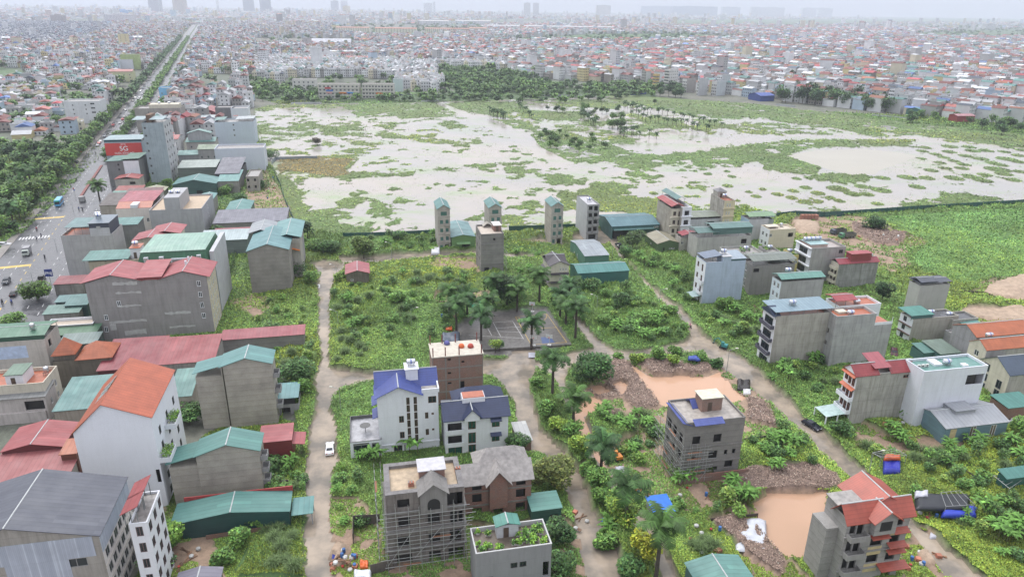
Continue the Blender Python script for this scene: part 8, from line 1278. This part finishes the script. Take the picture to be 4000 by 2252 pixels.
# ---------------------------------------------------------------- excavators
def excavator(p,rz,lab,c,s=1.):
    t=thing('excavator',lab,'excavator',(p[0],p[1],.3),rz);t.scale=(s,)*3;cm=flatm(c,.4,0,'excavator_paint',.15)
    for d in (-1,1): MB().prism([(-1.2,d*.75-.2),(1.2,d*.75-.2),(1.2,d*.75+.2),(-1.2,d*.75+.2)],0,.55).build('track',TY,t)
    MB().box(-1.2,-.8,.6,.6,.8,1.3).build('house_body',cm,t);o=MB().box(-.2,.05,1.303,.7,.8,2.2).build('cab',cm,t);MB().box(.703,.12,1.4,.72,.74,2.1).build('cab_window',GL,o);MB().tube((.5,-.3,1.2),(1.9,-.3,2.9),.14,6).tube((1.9,-.3,2.9),(3.1,-.3,2.1),.11,6).build('boom',cm,t);MB().tube((3.1,-.3,2.1),(3.3,-.3,.9),.1,6).build('dipper',cm,t);MB().box(3.1,-.6,.5,3.6,0,1.0).build('bucket',flatm((.08,.08,.08),.6),t)
excavator(G(10,2125,605),2.6,'small teal and black excavator at the weedy lane bend',(.04,.25,.25),.9);excavator(G(14,1060,275),1.9,'small orange excavator behind the median palms',(.6,.22,.03),.9)
# ---------------------------------------------------------------- fences and yard walls
def fence(pts,h,m,lab,name='sheet_fence',z=0,posts=True,cat='fence'):
    t=thing(name,lab,cat,(pts[0][0],pts[0][1],z));ox,oy=pts[0];q=MB();r=MB()
    for a,b_ in zip(pts,pts[1:]):
        d=Vector((b_[0]-a[0],b_[1]-a[1]));L_=d.length;d/=L_;n=Vector((-d.y,d.x))*.05;A_=(a[0]-ox,a[1]-oy);B_=(b_[0]-ox,b_[1]-oy);q.prism([(A_[0]-n.x,A_[1]-n.y),(B_[0]-n.x,B_[1]-n.y),(B_[0]+n.x,B_[1]+n.y),(A_[0]+n.x,A_[1]+n.y)],0,h)
        k=int(L_//3)
        for i in range(k+1): x=A_[0]+d.x*L_*i/max(k,1);y=A_[1]+d.y*L_*i/max(k,1);r.box(x-.09,y-.16,0,x+.09,y+.16,h+.12)
    q.build('panel',m,t);tag(r.build('posts',m,t),kind='stuff') if posts else None;return t
tf=SH((.03,.13,.12),2,pitch=.4)
fence([G(5,880,945),G(5,1180,940),G(5,1790,912)],2.3,tf,'long dark teal sheet fence along the near field edge, left of the towers');fence([G(6,-30,875),G(6,290,865),G(6,640,850)],2.3,tf,'dark teal sheet fence between the narrow towers')
fence([G(7,80,745),G(7,270,722),G(7,560,735),G(7,870,715),G(7,1500,670),G(7,2000,640),G(7,2700,598)],2.6,tf,'long dark teal sheet fence between flood and weed plain on the right')
fence([G(5,170,270),G(5,245,420),G(5,285,560),G(5,400,830)],2.,tf,'dark teal sheet fence at the left field corner');fence([G(5,160,200),G(5,200,160),G(5,615,150)],2.,SH((.33,.38,.42),2),'grey sheet fence around the field corner yard')
wf=SH((.55,.58,.6),2,pitch=1.)
for a,l in (([G(1,350,1050),G(1,660,1046)],'pale wall along the far left field edge'),([G(2,310,972),G(2,850,970)],'pale sheet wall before the village belt'),([G(3,80,1062),G(3,275,1080)],'white wall under the tall tree row, left piece'),([G(3,1040,1170),G(3,1270,1190),G(3,1500,1220)],'white wall at the far right field edge'),([G(1,1660,1030),G(1,1840,1025)],'pale gate fence at the head of the flooded road'),([G(2,1190,960),G(2,1350,948)],'blue sheet fence by the far field trees')): fence(a,1.8,wf if 'blue' not in l else SH((.05,.12,.4),2),l,'boundary_wall',.2,False)
yw=plaster((.13,.11,.10),.5)
for a,h,l in (([G(13,980,1130),G(13,985,945),G(13,1250,930)],2.6,'dark stained concrete wall left of the scaffolded mansion'),([G(14,1710,935),G(14,2100,890),G(14,2470,850)],1.,'low concrete wall beside the rubble and the second pond'),([G(15,1950,400),G(15,2200,570),G(15,2440,745)],1.2,'broken dark yard wall across the lower right gardens'),([G(14,2330,110),G(15,60,70),G(15,250,40)],1.4,'dark yard wall behind the unfinished villa'),([G(13,70,615),G(13,335,560),G(13,335,610)],2.2,'concrete yard wall beside the block walled house'),([G(13,1155,1440),G(13,1390,1380),G(13,1390,1290)],2.4,'grey yard wall in front of the scaffolded mansion'),([G(10,2230,545),G(10,2450,530)],.9,'low wall at the vegetable bed by the lane'),([G(11,1820,45),G(11,2180,75),G(11,2480,215)],1.5,'brown sheet wall around the sand yard'),([G(11,-130,300),G(10,2430,200),G(10,2560,300)],1.2,'brick wall stub behind the pale blue grey house'),([G(9,0,35),G(9,420,10)],2.,'mossy garden wall behind the pond beds'),([G(12,2080,1085),G(13,300,965)],1.2,'red brick footing wall below the teal warehouse')): fence(a,h,yw if 'brick' not in l else brick(),l,'yard_wall',0,False,'wall')
# ---------------------------------------------------------------- sports court
def gp(k,x,y,z): p=G(k,x,y,z);return (p[0],p[1],z)
cz=.95
q=MB().slab([gp(9,1900,640,cz),gp(10,600,560,cz),gp(10,350,215,cz),gp(9,2250,260,cz)],.8);cs=flatm((.16,.15,.14),.3,0,'court_concrete',.35);q.build('sports_court',cs)['kind']='structure'
def lines(nm,ls,m,w=.12,z=cz+.012):
    q=MB()
    for a,b_ in ls:
        a=Vector(gp(*a,z));b_=Vector(gp(*b_,z));d=(b_-a).normalized();n=Vector((-d.y,d.x,0))*w/2;q.add([a-n,b_-n,b_+n,a+n],[(0,1,2,3)])
    q.build(nm,m)['kind']='structure'
lines('yellow_court_lines',[((10,35,285),(10,350,255)),((10,350,255),(10,550,540)),((10,35,285),(10,190,560)),((10,190,565),(10,550,540)),((10,110,410),(10,450,390)),((10,65,290),(10,110,330)),((10,110,330),(10,200,350)),((10,200,350),(10,310,330)),((10,310,330),(10,350,290)),((10,350,290),(10,345,258))],yp,.14)
lines('white_court_lines',[((9,2385,340),(9,2575,330)),((9,2385,340),(9,2460,480)),((9,2410,400),(10,80,385)),((9,2440,430),(10,95,440)),((10,5,325),(10,115,505)),((9,2330,400),(9,2370,470)),((9,2140,470),(10,110,500))],wp,.1)
MB().add([gp(10,290,490,cz+.006),gp(10,305,555,cz+.006),gp(10,435,545,cz+.006),gp(10,385,485,cz+.006)],[(0,1,2,3)]).build('blue_court_key',flatm((.05,.09,.22),.3,0,'blue_court_paint'))['kind']='structure'
for k,b0,tp,lab in ((10,(375,570),450,'basketball hoop standing at the blue key'),(10,(218,575),455,'second basketball hoop at the left of the blue key'),(10,(205,235),160,'basketball hoop at the far end of the court')):
    g_=G(k,*b0,cz);t=thing('basketball_hoop',lab,'basketball hoop',(g_[0],g_[1],cz),-.2);MB().tube((0,0,0),(0,-.3,3.),.09,6).build('post',flatm((.7,.7,.7),.4),t);MB().box(-.5,-.5,0,.5,.5,.25).build('base',flatm((.6,.6,.58),.5),t);o=MB().box(-.9,-.9,2.6,.9,-.84,3.7).build('backboard',flatm((.75,.76,.78),.4),t);MB().tube((0,-.35,3.),(0,-.84,3.1),.06,5).build('arm',lm,t);MB().lathe([(.21,-.02),(.24,-.02),(.24,.02),(.21,.02)],(0,-1.15,2.9),12).build('rim',flatm((.6,.1,.03),.4),t)
MB().add([gp(9,2110,210,.9),gp(9,2345,190,.9),gp(9,2345,95,2.2),gp(9,2140,120,2.2),gp(9,2110,210,.84),gp(9,2345,190,.84),gp(9,2345,95,2.14),gp(9,2140,120,2.14)],[(0,1,2,3),(7,6,5,4),(0,4,5,1),(1,5,6,2),(2,6,7,3),(3,7,4,0)]).build('shade_net',flatm((.02,.28,.16),.7,0,'green_net'));tag(bpy.data.objects['shade_net'],'green shade net stretched behind the court palms','net')
# ---------------------------------------------------------------- scaffolds
def scaffold(b,label,x0,x1,y,z0,z1,dx=1.9,dz=1.7,side=False,m=None,wob=.15,depth=1.1):
    t=thing('scaffold',label,'scaffold',(b.o[0],b.o[1],b.root.location.z),b.th);m=m or flatm((.42,.43,.42),.4,.4,'scaffold_pole',.2);rn=random.Random(int(x1*10));P=lambda u,v,z:(u,v,z) if not side else (v,u,z)
    u=x0
    while u<=x1+.01:
        for d in (0,depth): MB().tube(P(u+rn.uniform(-wob,wob),y-d,z0),P(u+rn.uniform(-wob,wob),y-d,z1+rn.uniform(-.3,.8)),.045,5).build('upright',m,t)
        u+=dx
    z=z0+dz
    while z<z1:
        for d in (0,depth): MB().tube(P(x0-rn.uniform(.2,1.2),y-d,z+rn.uniform(-.1,.1)),P(x1+rn.uniform(.2,1.4),y-d,z+rn.uniform(-.1,.1)),.045,5).build('ledger',m,t)
        if rn.random()<.6: a=rn.uniform(x0,x1-3);MB().box(*( (a,y-depth,z+.05,a+3,y-depth+.35,z+.11) if not side else (y-depth,a,z+.05,y-depth+.35,a+3,z+.11))).build('plank',flatm((.28,.13,.07),.8,0,'timber',.3),t)
        z+=dz
    for i in range(3): a=x0+(x1-x0)*i/3;MB().tube(P(a,y-depth-.05,z0+rn.uniform(0,4)),P(a+(x1-x0)/3,y-depth-.05,z1-rn.uniform(0,5)),.04,5).build('brace',m,t)
b=MAN;scaffold(b,'steel pole scaffold across the front of the grey mansion',-.3,b.w+.6,-.5,0,b.h-2.3);scaffold(b,'slanting pole scaffold at the left side of the grey mansion',-.2,b.d,-.5,0,b.h+.8,side=True)
b=SCV;scaffold(b,'pole scaffold on the left side of the unfinished blue edged villa',-.5,b.d,-.6,0,b.h-3.,1.6,1.5,True,depth=1.4);scaffold(b,'pole scaffold across the lower front of the blue edged villa',-.6,b.w*.42,-.5,0,b.h*.62,1.7,1.5)
for b in HL:
    if getattr(b,'scaf',0):
        t=thing('scaffold','small scaffold on the right side of the dark grey unfinished house','scaffold',(b.o[0],b.o[1],0),b.th);m=flatm((.42,.43,.42),.4,.4,'scaffold_pole',.2)
        for y in (0,2,4,6): MB().tube((b.w+1.2,y,0),(b.w+1.2,y,9),.05,5).build('upright',m,t)
        for z in (2,4,6,8): MB().tube((b.w+1.2,-.5,z),(b.w+1.2,7,z),.05,5).build('ledger',m,t)
# ---------------------------------------------------------------- red advertising board
b=ADW;t=thing('advertising_board','red board with white 5G lettering on the pale blue wing','billboard',(b.o[0],b.o[1],0),b.th);z0=b.h-7.2;z1=b.h-.6;W=b.w;MB().box(.1,-.35,z0,W-.3,-.12,z1).build('board',flatm((.62,.06,.05),.5,0,'red_print',.05),t)
def text(s,size,x,z,y=-.36,rot=0,mat=None,par=None,name='lettering'):
    c=bpy.data.curves.new(name,'FONT');c.body=s;c.size=size;c.align_x='CENTER';c.extrude=.01;c.offset=size*.012;o0=bpy.data.objects.new('tmp',c);COL.link(o0);dg=bpy.context.evaluated_depsgraph_get();me=bpy.data.meshes.new_from_object(o0.evaluated_get(dg));bpy.data.objects.remove(o0);me.materials.clear();me.materials.append(mat or flatm((.8,.8,.8),.5,0,'white_print',0));o=link(name,me,par);o.location=(x,y,z);o.rotation_euler=(math.pi/2,0,rot);return o
text('5G',3.6,W*.5,z0+2.5,par=t);text('CUỘC SỐNG MỚI',1.25,W*.5,z0+.8,par=t);text('VIETTEL',.8,W*.5,z1-.9,par=t)
# signs
def sign(p,z,rz,label,c,w,h,txt='',pole=True,tc=(.8,.8,.8)):
    t=thing('shop_sign',label,'sign',(p[0],p[1],0),rz);MB().box(-w/2,-.08,z,w/2,.08,z+h).build('board',flatm(c,.4,0,'sign_face',.05),t)
    if pole: MB().tube((0,0,0),(0,0,z),.1,6).build('pole',lm,t)
    if txt: text(txt,h*.5,0,z+h*.3,-.1,mat=flatm(tc,.5,0,'sign_print',0),par=t)
sign(G(4,487,1290,5),3.6,.3,'small navy blue square sign at the avenue kerb by the blank grey wall',(.02,.04,.2),2.3,2.6,'PNJ')
for i,(k,x,y,c) in enumerate(((4,750,500,(.5,.03,.04)),(4,757,515,(.03,.1,.5)),(4,825,120,(.5,.04,.04)))):
    p=G(k,x,y,.8);t=thing('road_sign',('round red road sign at the end of the median barrier','round blue road sign at the end of the median barrier','red road sign by the left kerb far up the avenue')[i],'road sign',(*p,.8),-.3);MB().lathe([(.02,-.03),(.42,-.03),(.42,.03),(.02,.03)],(0,0,2.7-.0*i),14,'y').build('disc',flatm(c,.4),t);MB().tube((0,0,0),(0,0,2.6),.04,5).build('pole',lm,t)
# ---------------------------------------------------------------- tarpaulins, piles and clutter
def cloth(k,x0,y0,x1,y1,z,c,lab,cat,name='tarpaulin',seed=1,amp=.5,drop=.6):
    r=np.random.default_rng(seed);n=14;V=[];F=[]
    for j in range(n):
        for i in range(n):
            u=i/(n-1);v=j/(n-1);p=G(k,x0+(x1-x0)*u,y0+(y1-y0)*v,z);e=min(u,1-u,v,1-v);V.append((p[0],p[1],z-(drop if e<.01 else 0)*1.+amp*(float(vn(u*4+seed,v*4,seed%9))-.5)))
    for j in range(n-1):
        for i in range(n-1): F.append((j*n+i,(j+1)*n+i,(j+1)*n+i+1,j*n+i+1))
    o=MB().add(V,F).build(name,flatm(c,.4,0,'tarp_sheet',.15),None,True);md=o.modifiers.new('s','SOLIDIFY');md.thickness=.03;return tag(o,lab,cat)
BT=(.015,.04,.30);OTc=(.70,.14,.03)
cloth(13,760,1190,890,1280,.9,BT,'crumpled dark blue tarpaulin beside the street below the white wing','tarpaulin',seed=3);cloth(13,980,1360,1160,1450,1.6,(.62,.64,.68),'white and blue sheet shelter at the bottom edge near the mansion','tarpaulin',seed=4);cloth(13,1040,1270,1130,1350,.8,OTc,'orange tarpaulin on the building rubble left of the mansion','tarpaulin',seed=5)
cloth(14,2250,860,2560,1190,1.1,(.55,.57,.62),'long white striped sheet draped over the rubble beside the pond','sheet',seed=6,amp=.7,drop=.2);cloth(15,1480,600,2040,760,2.6,(.02,.022,.028),'black shade cloth roof over the lean-to right of the red roofed villa','shade cloth',seed=7,amp=.3);cloth(15,1750,720,2110,820,2.2,(.03,.06,.50),'royal blue tarpaulin edge of the black lean-to','tarpaulin',seed=8,amp=.35,drop=.9)
cloth(15,1480,570,1620,630,3.,(.5,.5,.56),'pale sheet at the rear corner of the black lean-to','sheet',seed=9);cloth(15,1160,225,1345,380,1.8,(.02,.03,.33),'dark blue tarpaulin hanging in the steel frame by the lane','tarpaulin',seed=10,drop=1.5);cloth(15,1170,215,1340,250,2.7,(.65,.14,.05),'orange patch of tarpaulin on the steel frame by the lane','tarpaulin',seed=11)
cloth(15,1625,900,1840,1050,.5,(.50,.50,.56),'striped pale bundle lying beside the flooded lane','bundle',seed=12);cloth(10,2265,905,2400,1010,.9,(.025,.02,.02),'black sheet over orange machinery at the pond corner','tarpaulin',seed=13);cloth(10,2325,1005,2405,1055,.9,(.6,.6,.6),'white bag like sheet at the pond corner','sheet',seed=14);cloth(10,1770,670,1900,710,2.6,(.04,.08,.35),'blue tarpaulin among shrubs on the clay heap','tarpaulin',seed=15)
cloth(10,165,640,255,690,.4,(.55,.55,.62),'pale broken panel at the flooded crossing','sheet',seed=16,amp=.1,drop=.1);cloth(5,1760,1030,1850,1090,1.4,(.6,.6,.64),'white sack pile at the foot of the left tower','sack',seed=17,drop=1.2);cloth(14,1230,560,1320,630,.7,OTc,'orange and blue tarpaulin behind the median palm','tarpaulin',seed=18);cloth(14,900,850,980,910,.7,(.03,.12,.5),'blue plastic heap at the median edge','tarpaulin',seed=19);cloth(14,1035,335,1135,390,.8,(.48,.48,.55),'striped pale sheet by the orange excavator','sheet',seed=20)
cloth(14,1870,985,1980,1035,.4,(.4,.5,.55),'pale blue sheet by the grass tuft in the mud','sheet',seed=21);cloth(9,1905,365,1975,405,1.5,OTc,'orange tarpaulin left of the sports court','tarpaulin',seed=22);cloth(9,1870,430,2050,520,1.8,(.10,.12,.16),'dark patchwork shelter roof behind the brick frame house','shelter',seed=23,amp=.8);cloth(9,2310,920,2390,960,.6,OTc,'orange and blue heap right of the brick frame house','tarpaulin',seed=24);cloth(5,565,1405,645,1440,.1,(.6,.6,.62),'white sheet floating at the upper street corner','sheet',seed=25,amp=.1,drop=.05);cloth(9,410,1210,480,1260,.6,(.55,.5,.4),'pale panels heap by the street shelter','panel',seed=26)
b=BRK;t_=b.root
for i,(fx,fy,c,l) in enumerate(((.62,.55,OTc,'orange bundle in the middle of the brick house deck'),(.8,.5,(.45,.06,.04),'red bundle at the right of the brick house deck'),(.35,.85,(.1,.1,.3),'blue heap at the rear of the brick house deck'))):
    x=b.o[0]+math.cos(b.th)*b.w*fx-math.sin(b.th)*b.d*fy;y=b.o[1]+math.sin(b.th)*b.w*fx+math.cos(b.th)*b.d*fy;tag(MB().lathe([(.7,0),(.75,.4),(.5,.8),(.1,.95)],(0,0,0),10).build('bundle',flatm(c,.6,0,'bundle_cloth',.2),None,True),l,'bundle').location=(x,y,b.zr)
def frame_(k,pts,z,lab):
    P=[G(k,*p,z) for p in pts];c=P[0];t=thing('steel_frame',lab,'frame',(c[0],c[1],0));m=flatm((.35,.36,.36),.4,.3,'steel_tube')
    for i in range(4):
        a=P[i];b_=P[(i+1)%4];MB().tube((a[0]-c[0],a[1]-c[1],z),(b_[0]-c[0],b_[1]-c[1],z),.05,5).build('beam',m,t);MB().tube((a[0]-c[0],a[1]-c[1],0),(a[0]-c[0],a[1]-c[1],z),.06,5).build('post',m,t)
    for u in (.25,.5,.75): a=[P[0][i]+(P[1][i]-P[0][i])*u-c[i] for i in (0,1)];b_=[P[3][i]+(P[2][i]-P[3][i])*u-c[i] for i in (0,1)];MB().tube((*a,z),(*b_,z),.05,5).build('beam',m,t)
frame_(15,[(1050,200),(1140,250),(1395,225),(1285,160)],3.,'bare steel frame above the blue tarpaulin by the lane');frame_(15,[(1790,740),(2080,720),(1930,580),(1740,600)],3.3,'steel tube frame on the black lean-to');frame_(15,[(2270,430),(2430,560),(2560,470),(2440,400)],3.,'steel frame beside the teal shed at the right edge')
# small scattered rubbish, planks, pallets, drums
rn=random.Random(77);KINDS=(('plank_pile',(.25,.14,.08),'planks'),('rubbish_sack',(.6,.6,.58),'sack'),('drum',(.05,.15,.4),'drum'),('brick_pile',(.42,.16,.10),'bricks'),('bucket',(.5,.06,.05),'bucket'))
AREAS=(('left of the scaffolded mansion',13,760,1000,1260,1400,26),('below the brick plinth of the unfinished villa',14,1250,2100,520,720,10),('beside the red roofed villa in the lane yard',15,1340,1900,1150,1440,10),('on the rubbish strip by the median',14,560,760,850,1000,5),('around the black lean-to',15,1480,2150,800,900,9),('in the mud by the pond rubble',14,1700,2100,950,1250,10),('on the weedy plot left of the brick house',9,1850,2050,300,500,6),('at the flooded yard by the field fence',5,20,250,350,800,10),('in the scrap yard at the bottom left',12,1700,2000,1150,1440,12),('at the base of the blue walled warehouse',11,1150,1400,1380,1440,4),('on the sand yard by the dump trucks',7,900,1500,900,1010,12))
for w,k,x0,x1,y0,y1,n in AREAS:
    for i in range(n):
        p=G(k,rn.uniform(x0,x1),rn.uniform(y0,y1));nm,c,ct=KINDS[rn.choice((0,0,1,1,2,3,4))] ;c=mul(c,rn.uniform(.7,1.3));q=MB()
        if nm=='plank_pile':
            for j in range(4): q.T=Matrix.Rotation(rn.uniform(-.5,.5),4,'Z');q.box(-1.2,-.1+.02*j,.06*j,1.2,.1,.06*j+.05)
        elif nm=='rubbish_sack': q.lathe([(.2,0),(.45,.12),(.4,.4),(.12,.55)],(0,0,0),9)
        elif nm=='drum': q.lathe([(.28,0),(.3,.05),(.3,.8),(.28,.85)],(0,0,0),10)
        elif nm=='bucket': q.lathe([(.18,0),(.26,.35),(.24,.35)],(0,0,0),10)
        else:
            for j in range(3): q.box(-.5+.02*j,-.4,.2*j,.5-.05*j,.4,.2*j+.19)
        col={'plank_pile':'brown','rubbish_sack':'pale','drum':'blue','brick_pile':'orange brown','bucket':'red'}[nm];kd={'plank_pile':'timber plank pile','rubbish_sack':'rubbish sack','drum':'plastic drum','brick_pile':'brick pile','bucket':'bucket'}[nm]
        o=q.build(nm,flatm(c,.7,0,nm+'_mat',.25));o.location=(p[0],p[1],max(zat(*p),.0));o.rotation_euler=(0,0,rn.uniform(0,6));tag(o,'%s %s %s'%(col,kd,w),ct,'%s %ss %s'%(col,kd,w))
for i in range(5):
    p=G(7,345+32*i,760);o=brick((.42,.15,.09));a=MB().box(-1,-.9,0,1,.9,2.3).build('brick_pallet',o);a.location=(*p,.2);a.rotation_euler=(0,0,.25);tag(a,'tall pallet of new bricks at the sand yard fence','bricks','tall pallets of new bricks at the sand yard fence')
q=MB();[q.tube((*G(10,1205,712+5*j),.6+.15*j),(*G(10,1480,690+5*j),.6+.15*j),.16,8) for j in range(3)];tag(q.build('pipe_bundle',flatm((.42,.45,.46),.4)),'bundle of long pale pipes beside the clay heap','pipes')
# hedge rows behind the green mansard block
for j,(a,b_,c,d_) in enumerate(((2185,1360,2215,1220),(2235,1345,2300,1150),(2290,1390,2370,1110))):
    p0=G(4,a,b_);p1=G(4,c,d_);m=500;r=np.random.default_rng(j);u=r.random(m);o=link('hedge_row',leaves('hedge_row',p0[0]+(p1[0]-p0[0])*u+r.normal(0,.35,m),p0[1]+(p1[1]-p0[1])*u+r.normal(0,.35,m),.3+r.random(m)*1.5,np.full(m,.35),r.uniform(0,1.3,m),greens(m,r,(.045,.10,.025)),r,.6));tag(o,('left','middle','right')[j]+' hedge row behind the green mansard block','hedge')
# ---------------------------------------------------------------- haze
hm=bpy.data.materials.new('haze_air');hm.use_nodes=True;t=hm.node_tree;t.nodes.clear();pv=t.nodes.new('ShaderNodeVolumePrincipled');pv.inputs['Color'].default_value=(.80,.85,.97,1);pv.inputs['Density'].default_value=.00012;pv.inputs['Anisotropy'].default_value=.2
oo=t.nodes.new('ShaderNodeOutputMaterial');t.links.new(pv.outputs[0],oo.inputs['Volume'])
tag(MB().box(-9600,-60,-3,9600,14500,330).build('haze',hm),kind='stuff')
